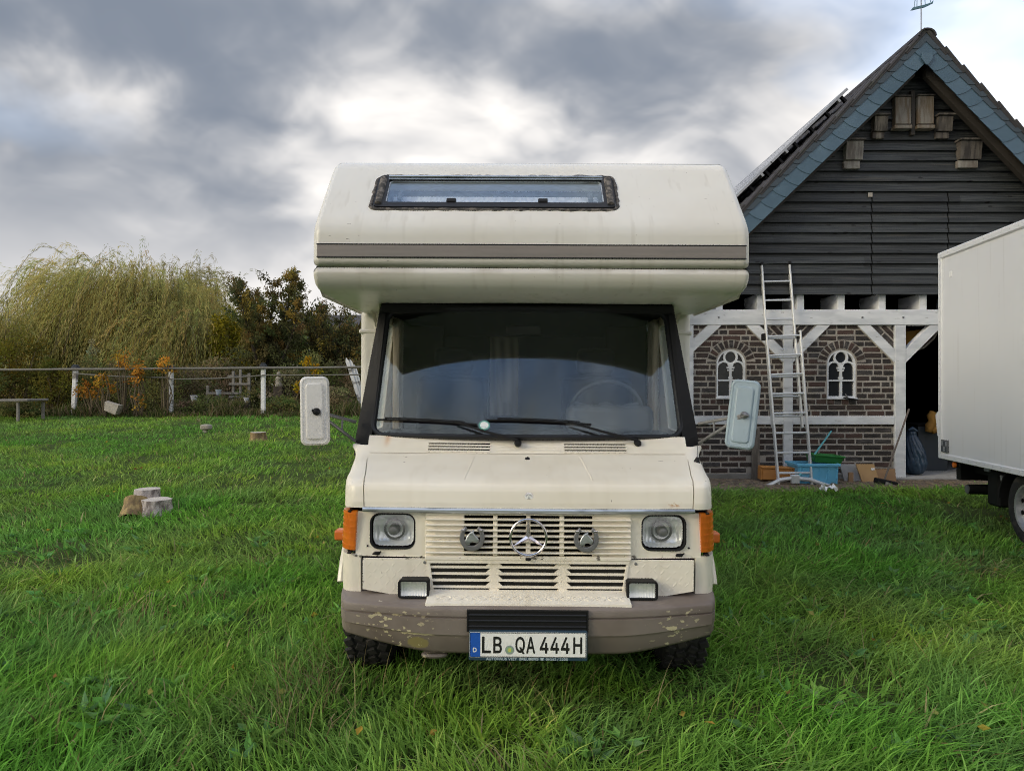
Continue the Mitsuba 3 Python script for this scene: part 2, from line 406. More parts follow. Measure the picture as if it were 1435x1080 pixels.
# pressed centre panel edges on the hood: two shallow diagonal ribs
for s in (-1, 1):
    z_, x_ = np.linspace(1.135, 1.215, 8), np.linspace(0.315, 0.285, 8)
    P = face(s * x_, z_) + [0, -0.002, 0.002]
    va('pressing', tube(P, 0.0035, 6), 'm_cream', 40, parent=hood)
for s in (-1, 1):
    f = va('fender', shell(lambda q, z: corner(s, q, z, 4.07), Q3, zs(1.004, 1.262), 0.003, 0.02, (s * 0.5, -1, 0)), 'm_cream', 30)
    # corner below the fender, beside the lamps and the tread plate
    va('corner_panel', shell(lambda q, z: corner(s, q, z, 3.71), np.concatenate([np.linspace(0.35, 1, 3), Q3[4:]]), zs(0.575, 0.772), 0.003, 0.02, (s * 0.5, -1, 0)), 'm_cream', 30)
    lamp = va('indicator', shell(lambda q, z: corner(s, q, z, 3.64), np.concatenate([[0.86, 1], 1 + np.linspace(0, 0.85, 7)[1:]]), np.linspace(0.795, 0.985, 12), 0.007, 0.03, (s * 0.5, -1, 0)), 'm_amber', 30,
              label='amber corner indicator lamp beside the headlight')
    for k in range(6):
        za = 0.812 + 0.031 * k
        va('lens_rib', shell(lambda q, z: corner(s, q, z, 3.64), np.concatenate([[0.89, 1], 1 + np.linspace(0, 0.82, 6)[1:]]), np.array([za, za + 0.004, za + 0.008]), 0.0095, 0.006, (s * 0.5, -1, 0)), 'm_amber', 30, parent=lamp)
    va('fender_side', cat(shell(lambda q, z: corner(s, q, z, 4.07), Q3[10:], zs(0.846, 1.0), 0.001, 0.02, (s, -0.3, 0)), shell(lambda q, z: corner(s, q, z, 3.80), Q3[10:], zs(0.776, 0.8455), 0.001, 0.02, (s, -0.3, 0))), 'm_cream', 30)
    # side repeater on a dark foot
    yb = 3.86
    rep = va('side_marker', xf(bevel(rrect(-0.04, 0.04, -0.028, 0.028, 0.012), 0.05, 0.012), trimesh.transformations.translation_matrix([s * 0.985, yb, 0.79]) @ rot([0, 1, 0], 90 * s) @ rot([0, 0, 1], 90)), 'm_amber_dark', 30,
             label='small orange side marker lamp sticking out of the wing')
    va('lamp_foot', bx(s * 0.93, s * 0.99, yb - 0.035, yb + 0.035, 0.762, 0.818, 0.008), 'm_black', parent=rep)
    # wheel arch lip
    ang = np.radians(np.linspace(22, 160, 26))
    va('arch_lip', tube(np.stack([0 * ang + s * 0.975, 4.15 - 0.44 * np.cos(ang), 0.40 + 0.44 * np.sin(ang)], 1), 0.022, 8), 'm_cream')
    # side wall of the cab: with wheel arch, door and window
    arch = Point(4.15, 0.40).buffer(0.43, 32)
    win = Polygon([(4.28, 1.33), (4.50, 1.98), (4.86, 1.98), (4.86, 1.33)]).buffer(0.02)
    full = Polygon([(4.07, 0.55), (4.97, 0.55), (4.97, 2.09), (4.44, 2.09), (4.12, 1.26), (4.07, 1.26)])
    door = Polygon([(4.20, 0.85), (4.40, 0.60), (4.93, 0.60), (4.93, 2.06), (4.47, 2.06), (4.20, 1.30)]).difference(arch.buffer(0.02)).difference(win)
    shell_side = full.difference(arch).difference(door.union(win).buffer(0.006))

    def bend(m):
        v = m.vertices.copy()
        lean = np.clip((v[:, 2] - 1.28) / 0.8, 0, 1)
        v[:, 0] += s * (0.025 * np.clip((v[:, 1] - 4.07) / 0.2, 0, 1) - 0.085 * lean)
        m.vertices = v
        return m
    va('cab_side', bend(sidep(shell_side, s * 0.965 - 0.012, 0.024)), 'm_cream', False)
    dk = va('cab_door', bend(sidep(door, s * 0.967 - 0.012, 0.026)), 'm_cream', False)
    va('door_window', bend(sidep(win, s * 0.965 - 0.002, 0.004)), 'm_glass', False, parent=dk)
    va('handle', bx(s * 0.98, s * 1.02, 4.78, 4.90, 1.12, 1.15, 0.006), 'm_black', parent=dk)
    # black pillar beside the windscreen
    pil = hull([(s * x, y, z) for x, y, z in ((0.885, 4.07, 1.27), (0.995, 4.10, 1.19), (0.995, 4.20, 1.19), (0.885, 4.12, 1.27), (0.855, 4.345, 2.085), (0.895, 4.36, 2.085), (0.895, 4.46, 2.085), (0.855, 4.43, 2.085), (0.985, 4.12, 1.32), (0.885, 4.05, 1.285))])
    va('windscreen_pillar', pil, 'm_black', False)
    # front wall of the living box beside the cab, with a rounded outer edge
    ang = np.linspace(-PI / 2, 0, 7)
    pr = np.vstack([[0.94, 4.95], np.column_stack([1.10 + 0.05 * np.cos(ang), 5.00 + 0.05 * np.sin(ang)]), [1.15, 5.2], [0.94, 5.2]])
    m = bevel(pr, 1.545, 0.004); m.apply_translation([0, 0, 0.56])
    if s < 0: m.vertices[:, 0] *= -1; m.invert()
    va('box_corner', m, 'm_gel', 30)
    va('box_side', bx(s * 1.125, s * 1.15, 5.2, 9.4, 0.56, 2.105, 0.004), 'm_gel', False)
    # curved gusset under the overhang
    t_ = np.linspace(0, PI / 2, 8)
    g = np.vstack([[4.955, 2.10], np.column_stack([4.955 - 0.26 * (1 - np.sin(t_)), 2.10 - 0.16 * (1 - np.cos(t_[::1]))])])
    g = np.array([(4.97, 2.115)] + [(4.97 - 0.28 * (1 - math.sin(a)), 2.115 - 0.17 * (1 - math.cos(a)) ) for a in t_])
    va('gusset', sbev(g[::-1], min(s * 0.93, s * 1.03), 0.10, 0.008), 'm_gel', 30)
    va('pillar_joint', bx(s * 0.938, s * 1.156, 4.944, 5.1, 1.955, 1.985, 0.008), 'm_gel')
# cowl with louvres
cowl = va('cowl', shell(lambda a, z: face(a * (lv(HW, z) - lv(RX, z)), z), np.linspace(-1, 1, 41), zs(1.2265, 1.312), 0.003, 0.02), 'm_cream', 30)
for s, x0, x1 in ((-1, -0.545, -0.205), (0, -0.165, 0.175), (1, 0.205, 0.545)):
    v_ = None
    if s:
        v_ = va('cowl_vent', shell(lambda x, z: face(x, z), np.linspace(x0, x1, 12), np.linspace(1.2295, 1.2745, 8), 0.0042, 0.004), 'm_void', 30)
    for k in range(4 if s else 3):
        zc = 1.2295 + 0.0145 * k + (0.006 if not s else 0)
        va('louvre', shell(lambda x, z: face(x, z), np.linspace(x0 - 0.004, x1 + 0.004, 12), np.linspace(zc, zc + (0.0065 if s else 0.0035), 4), 0.0085 if s else 0.0065, 0.008), 'm_cream', 30, parent=v_ or cowl)
va('washer_nozzle', cat(lathe([(0, 0), (0.014, 0), (0.013, 0.006), (0.006, 0.012), (0, 0.013)], 16, M_ := trimesh.transformations.translation_matrix([0.0, 3.815, 1.206]) @ rot([1, 0, 0], 15))), 'm_black')
an = va('aerial', lathe([(0, 0), (0.019, 0), (0.017, 0.006), (0.007, 0.030), (0, 0.031)], 16, trimesh.transformations.translation_matrix([0.905, 3.82, 1.192]) @ rot([0, 1, 0], 8)), 'm_black')
va('aerial_rod', tube([(0.908, 3.82, 1.21), (0.912, 3.83, 1.285)], 0.0022, 6), 'm_steel', parent=an)
# engine bay, underbody, inner fender: dark bodies behind the gaps
va('engine_bay', cat(hull([(s * x, y, z) for s in (-1, 1) for x, y, z in ((0.86, 3.62, 0.5), (0.86, 3.62, 1.06), (0.86, 4.05, 0.5), (0.86, 4.05, 1.18), (0.80, 3.70, 1.10))])), 'm_void', False)
va('underbody', bx(-0.70, 0.70, 3.60, 9.2, 0.42, 0.58, 0.02), 'm_void', False)
va('front_axle', cat(tube([(-0.8, 4.15, 0.36), (0.8, 4.15, 0.36)], 0.05, 10), bx(-0.5, 0.5, 3.7, 4.0, 0.30, 0.45, 0.03)), 'm_void')

# chrome strip, headlamp panels
cs = np.linspace(-0.80, 0.80, 33)
P = face(cs, 0 * cs + 0.998); P[:, 1] -= 0.012
va('trim_strip', tube(P, 0.0125, 10), 'm_trim')
for s in (-1, 1):
    hx0, hx1, hz0, hz1 = (-0.765, -0.552, 0.806, 0.972) if s < 0 else (0.553, 0.762, 0.806, 0.972)
    hole = Polygon(rrect(hx0, hx1, hz0, hz1, 0.045, 6))
    xa, xb = sorted((s * 0.497, s * 0.842))
    panel = sbox(xa, 0.765, xb, 0.982).difference(hole)
    m = front(panel, 3.475, 0.012)
    v = m.vertices.copy(); v[:, 1] += 0.03 * (np.abs(v[:, 0]) / 0.85) ** 2.4 - 0.012; m.vertices = v
    hp = va('lamp_panel', m, 'm_cream', False)
    outer, inner = rrect(hx0 - 0.004, hx1 + 0.004, hz0 - 0.004, hz1 + 0.004, 0.045), rrect(hx0 + 0.002, hx1 - 0.002, hz0 + 0.002, hz1 - 0.002, 0.040)
    hl = va('headlight', front(Polygon(outer).difference(Polygon(inner)), 3.495, 0.035), 'm_black', 30, label='rectangular headlight with fluted glass and black bezel')
    # reflector bowl: superellipse dish with vertical flutes, and bulb shield
    cx, cz, rx_, rz_ = (hx0 + hx1) / 2, (hz0 + hz1) / 2, (hx1 - hx0) / 2 - 0.007, (hz1 - hz0) / 2 - 0.007
    rr, th = np.meshgrid(np.linspace(0.02, 1, 14), np.linspace(0, 2 * PI, 73), indexing='ij')

    def se(th, r, n=5.0):
        c, s_ = np.cos(th), np.sin(th)
        k = (np.abs(c) ** n + np.abs(s_) ** n) ** (-1 / n)
        k = k * r + (1 - r) * r * 1.0
        return c * k, s_ * k
    ex, ez = se(th, rr)
    dish = np.stack([cx + rx_ * ex, 3.490 + 0.050 * (1 - rr ** 2.2) + 0.006 * np.cos(rx_ * ex * 330) * rr * (rr > 0.45), cz + rz_ * ez], -1)
    n0, n1 = rr.shape
    idx = np.arange(n0 * n1).reshape(n0, n1)
    q = np.stack([idx[:-1, :-1], idx[1:, :-1], idx[1:, 1:], idx[:-1, 1:]], -1).reshape(-1, 4)
    va('reflector', TM(dish.reshape(-1, 3), np.vstack([q[:, [0, 1, 2]], q[:, [0, 2, 3]]]), process=False), 'm_reflector', 60, parent=hl)
    va('bulb_shield', mv(lathe([(0.0, 0.062), (0.018, 0.058), (0.026, 0.045), (0.027, 0.0), (0.0, 0.0)], 24), cx, 3.535, cz), 'm_steel', parent=hl)
    va('bulb_ring', mv(lathe([(0.043, 0.0), (0.052, 0.006), (0.052, 0.012), (0.043, 0.014), (0.043, 0.0)], 32), cx, 3.528, cz), 'm_steel', parent=hl)
    gx, gz = np.linspace(-1, 1, 25), np.linspace(-1, 1, 9)

    def lens(a, b):
        return np.stack([cx + rx_ * a * np.sqrt(1 - 0.22 * b ** 8), 3.463 + 0.018 * (a ** 2 + b ** 2) / 2, cz + rz_ * b * np.sqrt(1 - 0.22 * a ** 8)], -1)
    ma, mb = np.meshgrid(gx, gz, indexing='ij')
    P = lens(ma, mb); idx = np.arange(25 * 9).reshape(25, 9)
    q = np.stack([idx[:-1, :-1], idx[1:, :-1], idx[1:, 1:], idx[:-1, 1:]], -1).reshape(-1, 4)
    va('lens', TM(P.reshape(-1, 3), np.vstack([q[:, [0, 1, 2]], q[:, [0, 2, 3]]]), process=False), 'm_lens', True, parent=hl)
    for zz, w in ((0.784, 0.02), (0.985, 0.016)):
        xx = s * 0.868
        va('rubber_clip', bx(xx - w / 2, xx + w / 2, 3.455, 3.50, zz - 0.004, zz + 0.004, 0.002), 'm_black', parent=hp)
    for (xx, zz) in ((s * 0.545, 0.965), (s * 0.782, 0.815)):
        va('screw', mv(lathe([(0, 0), (0.005, 0), (0.004, 0.004), (0, 0.005)], 10), xx, 3.474, zz), 'm_black', parent=hp)
    va('panel_catch', cat(bx(s * 0.735 - 0.016, s * 0.735 + 0.016, 3.46, 3.49, 0.774, 0.788, 0.004), tube([(s * 0.735 - 0.02, 3.462, 0.778), (s * 0.735, 3.456, 0.783), (s * 0.735 + 0.022, 3.462, 0.79)], 0.004, 6)), 'm_black', parent=hp)

# upper grille: black opening, cream slats, three bars
gr = va('grille', cat(bx(-0.497, -0.31, 3.453, 3.466, 0.768, 0.980, 0.002), bx(0.31, 0.497, 3.453, 3.466, 0.768, 0.980, 0.002), bx(-0.497, 0.497, 3.432, 3.46, 0.757, 0.777, 0.004),
                      bx(-0.497, 0.497, 3.436, 3.46, 0.9735, 0.984, 0.003)), 'm_cream', False, label='cream slatted radiator grille with star emblem and horse badges')
va('grille_backing', bx(-0.312, 0.312, 3.50, 3.52, 0.77, 0.980), 'm_void', parent=gr)
for k in range(7):
    z = 0.7945 + 0.0266 * k
    va('slat', bx(-0.495, 0.495, 3.424, 3.458, z - 0.0042, z + 0.0042, 0.003), 'm_cream', False, parent=gr)
for x in (-0.159, 0.0, 0.162):
    va('grille_bar', bx(x - 0.011, x + 0.011, 3.434, 3.458, 0.78, 0.972, 0.003), 'm_cream', False, parent=gr)
# three pointed star in a ring
circ = np.linspace(0, 2 * PI, 49)[:-1]
star = tube(np.stack([0.086 * np.cos(circ), 0 * circ + 3.405, 0.8755 + 0.086 * np.sin(circ)], 1), 0.0065, 10, closed=True)
arms = []
for a in (90, 210, 330):
    a = math.radians(a); e, f = np.array([math.cos(a), math.sin(a)]), np.array([-math.sin(a), math.cos(a)])
    pts = []
    for r_, w_, d_ in ((0.0, 0.013, 0.012), (0.084, 0.0022, 0.003)):
        for k, dd in ((1, 0), (-1, 0), (0, -d_)):
            p = e * r_ + f * w_ * k
            pts.append((p[0], 3.408 + dd, 0.8755 + p[1]))
    p = -e * 0.012
    pts.append((p[0], 3.408, 0.8755 + p[1]))
    arms.append(hull(pts))
va('star_emblem', cat(star, *arms), 'm_chrome', 35, parent=gr, label='chrome three-pointed star in a ring')
# horseshoe badges with horse heads
HEAD = np.array([(-0.032, -0.028), (-0.012, -0.036), (-0.006, -0.024), (0.003, -0.019), (0.011, -0.021), (0.022, -0.026), (0.031, -0.017), (0.033, -0.008), (0.020, 0.010), (0.008, 0.022), (0.010, 0.039), (0.001, 0.030), (-0.014, 0.022), (-0.026, 0.006), (-0.033, -0.014)])
HEAD_ = np.array([(-0.030, -0.034), (-0.006, -0.036), (-0.012, -0.018), (-0.002, -0.010), (0.012, -0.014), (0.026, -0.022), (0.034, -0.014), (0.033, -0.004), (0.018, 0.012), (0.010, 0.024), (0.011, 0.040), (0.001, 0.031), (-0.016, 0.026), (-0.030, 0.012), (-0.036, -0.010)])
for cx, cz in ((-0.269, 0.873), (0.277, 0.870)):
    a = np.radians(np.linspace(122, 418, 40))
    w = np.linspace(0, 1, 40); w = 0.0085 + 0.004 * np.sin(w * PI)
    mid = np.stack([0.049 * np.cos(a), 0.053 * np.sin(a)], 1)
    nr = np.stack([np.cos(a), np.sin(a)], 1)
    shoe = np.vstack([mid + nr * w[:, None], (mid - nr * w[:, None])[::-1]])
    hb = va('horse_emblem', mv(fbev(shoe, 3.42, 0.014, 0.004), cx, 0, cz), 'm_steel', 40, parent=gr, label='chrome horseshoe badge with a horse head inside it')
    hd = [mv(fbev(HEAD * 0.98, 3.410, 0.013, 0.005, 4), cx, 0, cz)]
    for k in range(5):   # mane
        p0 = np.array([-0.008 - 0.006 * k, 0.028 - 0.011 * k])
        hd.append(tube([(cx + p0[0], 3.404, cz + p0[1]), (cx + p0[0] + 0.009, 3.401, cz + p0[1] - 0.010), (cx + p0[0] + 0.010, 3.404, cz + p0[1] - 0.022)], 0.0026, 6))
    hd.append(tube([(cx + 0.008, 3.402, cz + 0.006), (cx + 0.012, 3.401, cz + 0.007)], 0.003, 6))
    va('horse_head', cat(*hd), 'm_trim', 40, parent=hb)
    for t in (4, 35):
        va('shoe_heel', mv(bx(mid[t, 0] - 0.010, mid[t, 0] + 0.010, 3.398, 3.412, mid[t, 1] + 0.004, mid[t, 1] + 0.016, 0.003), cx, 0, cz), 'm_chrome', parent=hb)
va('tow_catch', cat(bx(-0.014, 0.014, 3.42, 3.45, 0.760, 0.772, 0.004), mv(lathe([(0.0, 0), (0.007, 0), (0.006, 0.006), (0, 0.007)], 12), 0.002, 3.42, 0.766)), 'm_black')
bd = va('hood_badge', mv(lathe([(0, 0), (0.023, 0), (0.0225, 0.004), (0.019, 0.0055), (0, 0.0055)], 32), 0.002, 3.437, 1.062), 'm_chrome', 30, parent=hood, label='small round badge on the hood edge')
va('badge_disc', mv(lathe([(0, 0.0), (0.0185, 0), (0.0185, 0.0062), (0, 0.0062)], 32), 0.002, 3.437, 1.062), 'm_plate_white', parent=bd)
bs = []
for a in (90, 210, 330):
    a = math.radians(a)
    bs.append(tube([(0.002, 3.4300, 1.058), (0.002 + 0.009 * math.cos(a), 3.4300, 1.058 + 0.009 * math.sin(a))], [0.0022, 0.0008], 6))
a_ = np.radians(np.linspace(150, 30, 9))
for k in range(0, 9):
    bs.append(bx(0.002 + 0.014 * math.cos(a_[k]) - 0.0012, 0.002 + 0.014 * math.cos(a_[k]) + 0.0012, 3.4295, 3.432, 1.062 + 0.014 * math.sin(a_[k]) - 0.0017, 1.062 + 0.014 * math.sin(a_[k]) + 0.0017, 0.0003))
va('badge_print', cat(*bs), 'm_steel', parent=bd)

# lower front: tread plates, lower grille
def tread(poly, y, tilt=None, pitch=0.030):
    """raised bars of a tread plate over the polygon (x,z)"""
    x0, z0, x1, z1 = poly.bounds
    out = []
    for i in range(int((x1 - x0) / pitch) + 2):
        for j in range(int((z1 - z0) / pitch) + 2):
            c = np.array([x0 + pitch * i, z0 + pitch * j])
            ang = 45 if (i + j) % 2 else -45
            if not poly.contains(Point(c).buffer(0.010)): continue
            m = bx(-0.0125, 0.0125, -0.0014, 0.0014, -0.0022, 0.0022, 0.0010)
            m.apply_transform(rot([0, 1, 0], ang)); m.apply_translation([c[0], y, c[1]])
            out.append(m)
    return cat(*out)


for s in (-1, 1):
    pl = Polygon([(s * 0.487, 0.760), (s * 0.800, 0.760), (s * 0.800, 0.612), (s * 0.64, 0.584), (s * 0.468, 0.582)])
    k = va('tread_plate', front(pl, 3.462, 0.014), 'm_cream', False)
    va('tread_pattern', tread(pl, 3.4475), 'm_cream', False, parent=k, kind='stuff')
    va('rivet', mv(lathe([(0, 0), (0.008, 0), (0.006, 0.004), (0, 0.005)], 12), s * 0.52 if s > 0 else -0.50, 3.448, 0.742), 'm_steel', parent=k)
lg = va('lower_grille', cat(front(Polygon([(-0.490, 0.768), (0.490, 0.768), (0.487, 0.742), (-0.487, 0.742)]), 3.462, 0.024),
                            front(Polygon([(-0.487, 0.742), (-0.475, 0.742), (-0.455, 0.596), (-0.468, 0.596)]), 3.462, 0.02), front(Polygon([(0.487, 0.742), (0.468, 0.596), (0.455, 0.596), (0.475, 0.742)]), 3.462, 0.02)), 'm_cream', False)
va('grille_backing', bx(-0.48, 0.48, 3.515, 3.53, 0.59, 0.76), 'm_radiator', parent=lg)
fin = [bx(0.18 + 0.012 * k - 0.0015, 0.18 + 0.012 * k + 0.0015, 3.508, 3.516, 0.60, 0.74, 0.0004) for k in range(20)] + [bx(-0.38 + 0.011 * k - 0.0012, -0.38 + 0.011 * k + 0.0012, 3.508, 3.516, 0.60, 0.74, 0.0004) for k in range(46)]
va('radiator_fins', cat(*fin), 'm_radiator', False, parent=lg, kind='stuff')
for k in range(5):
    z = 0.7325 - 0.0318 * k
    e = 0.012 + 0.004 * k
    # each slat is a bar with flared ends against the two bars
    pts = Polygon([(-0.482 + e * 0.6, z - 0.0175), (0.482 - e * 0.6, z - 0.0175), (0.482 - e * 0.6, z - 0.0070), (-0.482 + e * 0.6, z - 0.0070)])
    ch = [Polygon([(xb - 0.017, z + 0.0143), (xb + 0.017, z + 0.0143), (xb + 0.041, z - 0.0070), (xb + 0.041, z - 0.0100), (xb - 0.041, z - 0.0100), (xb - 0.041, z - 0.0070)]) for xb in (-0.164, 0.168)]
    va('slat', front(union_all([pts] + ch) if k < 4 else union_all(ch), 3.462, 0.012), 'm_cream', False, parent=lg)
ap = np.array([(3.452, 0.612), (3.424, 0.610), (3.30, 0.590), (3.298, 0.578), (3.42, 0.572), (3.452, 0.572)])
apk = va('step_plate', sbev(ap[::-1], -0.478, 0.956, 0.002, 1), 'm_cream', False)
tp = tread(sbox(-0.455, -0.048, 0.455, 0.036), 0, pitch=0.028)
tp.apply_transform(trimesh.transformations.translation_matrix([0, 3.362, 0.6015]) @ rot([1, 0, 0], -81))
va('tread_pattern', tp, 'm_cream', False, parent=apk, kind='stuff')

# fog lamps
for s, cx in ((-1, -0.543), (1, 0.540)):
    cz = 0.634
    fl = va('fog_light', cat(front(Polygon(rrect(cx - 0.073, cx + 0.073, cz - 0.043, cz + 0.043, 0.014)).difference(Polygon(rrect(cx - 0.063, cx + 0.063, cz - 0.036, cz + 0.036, 0.008))), 3.40, 0.03),
                             fbev(rrect(cx - 0.070, cx + 0.070, cz - 0.040, cz + 0.040, 0.014), 3.45, 0.048, 0.004), bx(cx - 0.012, cx + 0.012, 3.38, 3.42, cz - 0.062, cz - 0.04)), 'm_black', 30, label='small rectangular fog lamp in a black housing on the bumper')
    a, b = np.meshgrid(np.linspace(-1, 1, 33), np.linspace(-1, 1, 9), indexing='ij')
    P = np.stack([cx + 0.063 * a, 3.384 + 0.012 * (1 - a ** 2 * 0.5 - b ** 2 * 0.5) + 0.002 * np.cos(a * 30), cz + 0.036 * b], -1)
    idx = np.arange(33 * 9).reshape(33, 9)
    q = np.stack([idx[:-1, :-1], idx[1:, :-1], idx[1:, 1:], idx[:-1, 1:]], -1).reshape(-1, 4)
    F = np.vstack([q[:, [0, 1, 2]], q[:, [0, 2, 3]]])
    va('reflector', TM(P.reshape(-1, 3), F, process=False), 'm_reflector', True, parent=fl)
    P2 = P.copy(); P2[..., 1] = 3.378 - 0.006 * (1 - a ** 2)
    va('lens', TM(P2.reshape(-1, 3), F, process=False), 'm_lens', True, parent=fl)

# bumper: section swept along x
sec = np.array([(0.20, 0.592), (0.06, 0.586), (0.020, 0.580), (0.004, 0.570), (0.0, 0.560), (0.0, 0.5385), (0.012, 0.5355), (0.012, 0.5295), (0.0, 0.5265), (0.003, 0.452), (0.016, 0.440), (0.024, 0.372), (0.034, 0.358), (0.06, 0.350), (0.20, 0.350)])
xs = np.concatenate([-np.array([0.925, 0.922, 0.912, 0.895, 0.87]), np.linspace(-0.84, 0.84, 43), np.array([0.87, 0.895, 0.912, 0.922, 0.925])])


def plan(x):
    x = np.abs(x)
    return 3.268 + 0.012 * (x / 0.45) ** 2 * (x < 0.45) + np.where(x >= 0.45, 0.012 + 0.085 * (np.maximum(x - 0.45, 0) / 0.4) ** 1.25, 0) + np.where(x > 0.86, 0.16 * (np.maximum(x - 0.86, 0) / 0.065) ** 2.2, 0)


rows = []
for x in xs:
    ax = abs(x)
    lift = 0.065 * max(0, (ax - 0.42) / 0.48) ** 1.3
    z = sec[:, 1] + lift * np.clip((0.53 - sec[:, 1]) / 0.17, 0, 1)
    rows.append(np.stack([np.full(len(sec), x), plan(x) + sec[:, 0] * (1 if ax < 0.9 else 0.8), z], 1))
R = np.array(rows); n0, n1 = R.shape[:2]
idx = np.arange(n0 * n1).reshape(n0, n1)
q = np.stack([idx[:-1, :-1], idx[1:, :-1], idx[1:, 1:], idx[:-1, 1:]], -1).reshape(-1, 4)[:, ::-1]
qb = np.stack([idx[:-1, -1], idx[1:, -1], idx[1:, 0], idx[:-1, 0]], -1)[:, ::-1]
q = np.vstack([q, qb])
tri = np.vstack([q[:, [0, 1, 2]], q[:, [0, 2, 3]]])
capL = np.array([[idx[0, 0], idx[0, k + 1], idx[0, k]] for k in range(1, n1 - 1)]); capR = np.array([[idx[-1, 0], idx[-1, k], idx[-1, k + 1]] for k in range(1, n1 - 1)])
bump = TM(R.reshape(-1, 3), np.vstack([tri, capL, capR]), process=False)
bump.fix_normals()
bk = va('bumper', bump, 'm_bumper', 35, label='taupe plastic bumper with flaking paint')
va('bumper_vent', cat(front(sbox(-0.282, 0.474, 0.274, 0.572).difference(sbox(-0.275, 0.480, 0.267, 0.566)), 3.275, 0.016), bx(-0.275, 0.267, 3.262, 3.27, 0.48, 0.566, 0.001)), 'm_black', False, parent=bk)
for k in range(3):
    va('vent_slat', bx(-0.274, 0.266, 3.256, 3.268, 0.494 + 0.026 * k, 0.503 + 0.026 * k, 0.003), 'm_rubber', False, parent=bk)
for x in (-0.165, 0.142):
    va('plate_clip', bx(x - 0.021, x + 0.021, 3.258, 3.272, 0.458, 0.482, 0.003), 'm_black', parent=bk)
va('tow_eye', xf(cat(tube(np.stack([0.052 * np.cos(circ), 0.02 * np.sin(circ) + 3.33, 0 * circ + 0.342], 1), 0.010, 8, closed=True), bx(-0.05, 0.05, 3.33, 3.40, 0.345, 0.36)), trimesh.transformations.translation_matrix([-0.437, 0, 0])), 'm_bumper')
# number plate
pz0, pz1, px0, px1 = 0.3625, 0.4775, -0.267, 0.263
np_ = va('number_plate', cat(fbev(rrect(px0 - 0.004, px1 + 0.006, pz0 - 0.014, pz1 + 0.006, 0.006), 3.272, 0.026, 0.003)), 'm_plate_frame', 30, label='white number plate reading LB QA 444H in a dark dealer frame')
va('plate_sheet', front(Polygon(rrect(px0, px1, pz0 + 0.0025, pz1, 0.005)), 3.247, 0.003), 'm_plate_white', False, parent=np_)
va('plate_border', front(Polygon(rrect(px0 + 0.001, px1 - 0.001, pz0 + 0.0035, pz1 - 0.001, 0.005)).difference(Polygon(rrect(px0 + 0.0035, px1 - 0.0035, pz0 + 0.006, pz1 - 0.0035, 0.004))), 3.2445, 0.0012), 'm_plate_black', False, parent=np_)
va('country_band', front(Polygon(rrect(px0 + 0.001, px0 + 0.048, pz0 + 0.0035, pz1 - 0.001, 0.004)), 3.2445, 0.0012), 'm_plate_blue', False, parent=np_, label='blue band with the letter D')


def glyph(ch, x0, x1, z0, z1, y, depth=0.001, bold=True):
    m = meshkit.text_mesh(ch, 0.1, depth, bold)
    b = m.bounds
    m.apply_translation([-b[0, 0], -b[0, 1], 0])
    m.apply_scale([(x1 - x0) / (b[1, 0] - b[0, 0]), (z1 - z0) / (b[1, 1] - b[0, 1]), 1])
    m.apply_transform(RF); m.apply_translation([x0, y, z0])
    return m


u2x = lambda u: (u - 740.3) * 3.245e-3
for ch, ua, ub in (('L', 675.3, 687.8), ('B', 691.0, 703.2), ('Q', 722.0, 735.4), ('A', 737.2, 749.8), ('4', 756.3, 768.6), ('4', 771.0, 783.2), ('4', 785.8, 798.0), ('H', 803.0, 815.6)):
    va('character', glyph(ch, u2x(ua), u2x(ub), 0.3830 - (0.003 if ch == 'Q' else 0), 0.4585, 3.2440), 'm_plate_black', False, parent=np_)
va('country_letter', glyph('D', u2x(662.6), u2x(667.8), 0.388, 0.408, 3.2433), 'm_plate_white', False, parent=np_)
dl = meshkit.text_mesh('AUTOHAUS VEIT  BREUBERG', 0.0108, 0.001, True)
b = dl.bounds; dl.apply_scale([0.238 / (b[1, 0] - b[0, 0]), 1, 1]); dl.apply_transform(RF); dl.apply_translation([u2x(681), 3.246, 0.3515])
d2 = meshkit.text_mesh('06163 / 2205', 0.0108, 0.001, True)
b = d2.bounds; d2.apply_scale([0.100 / (b[1, 0] - b[0, 0]), 1, 1]); d2.apply_transform(RF); d2.apply_translation([u2x(764.5), 3.246, 0.3515])
ph = cat(mv(front(sbox(-0.006, 0.0, 0.006, 0.006).union(sbox(-0.009, 0.0065, 0.009, 0.0105)), 3.246, 0.001), u2x(759.5), 0, 0.3515))
va('frame_lettering', cat(dl, d2, ph), 'm_letter_grey', False, parent=np_, kind='stuff')
sx, sz = u2x(714), 0.3985
se_ = va('seal', mv(lathe([(0, 0), (0.0205, 0), (0.0205, 0.0014), (0, 0.0014)], 32), sx, 3.2440, sz), 'm_seal_grey', parent=np_)
va('seal_inner', cat(mv(lathe([(0, 0), (0.0155, 0), (0.0155, 0.0020), (0, 0.0020)], 28), sx, 3.2440, sz)), 'm_seal_green', parent=np_)
va('seal_mark', cat(front(sbox(sx - 0.005, sz - 0.008, sx - 0.001, sz + 0.007), 3.2422, 0.0008), front(sbox(sx + 0.001, sz - 0.008, sx + 0.005, sz + 0.007), 3.2422, 0.0008)), 'm_yellow_mark', False, parent=np_)

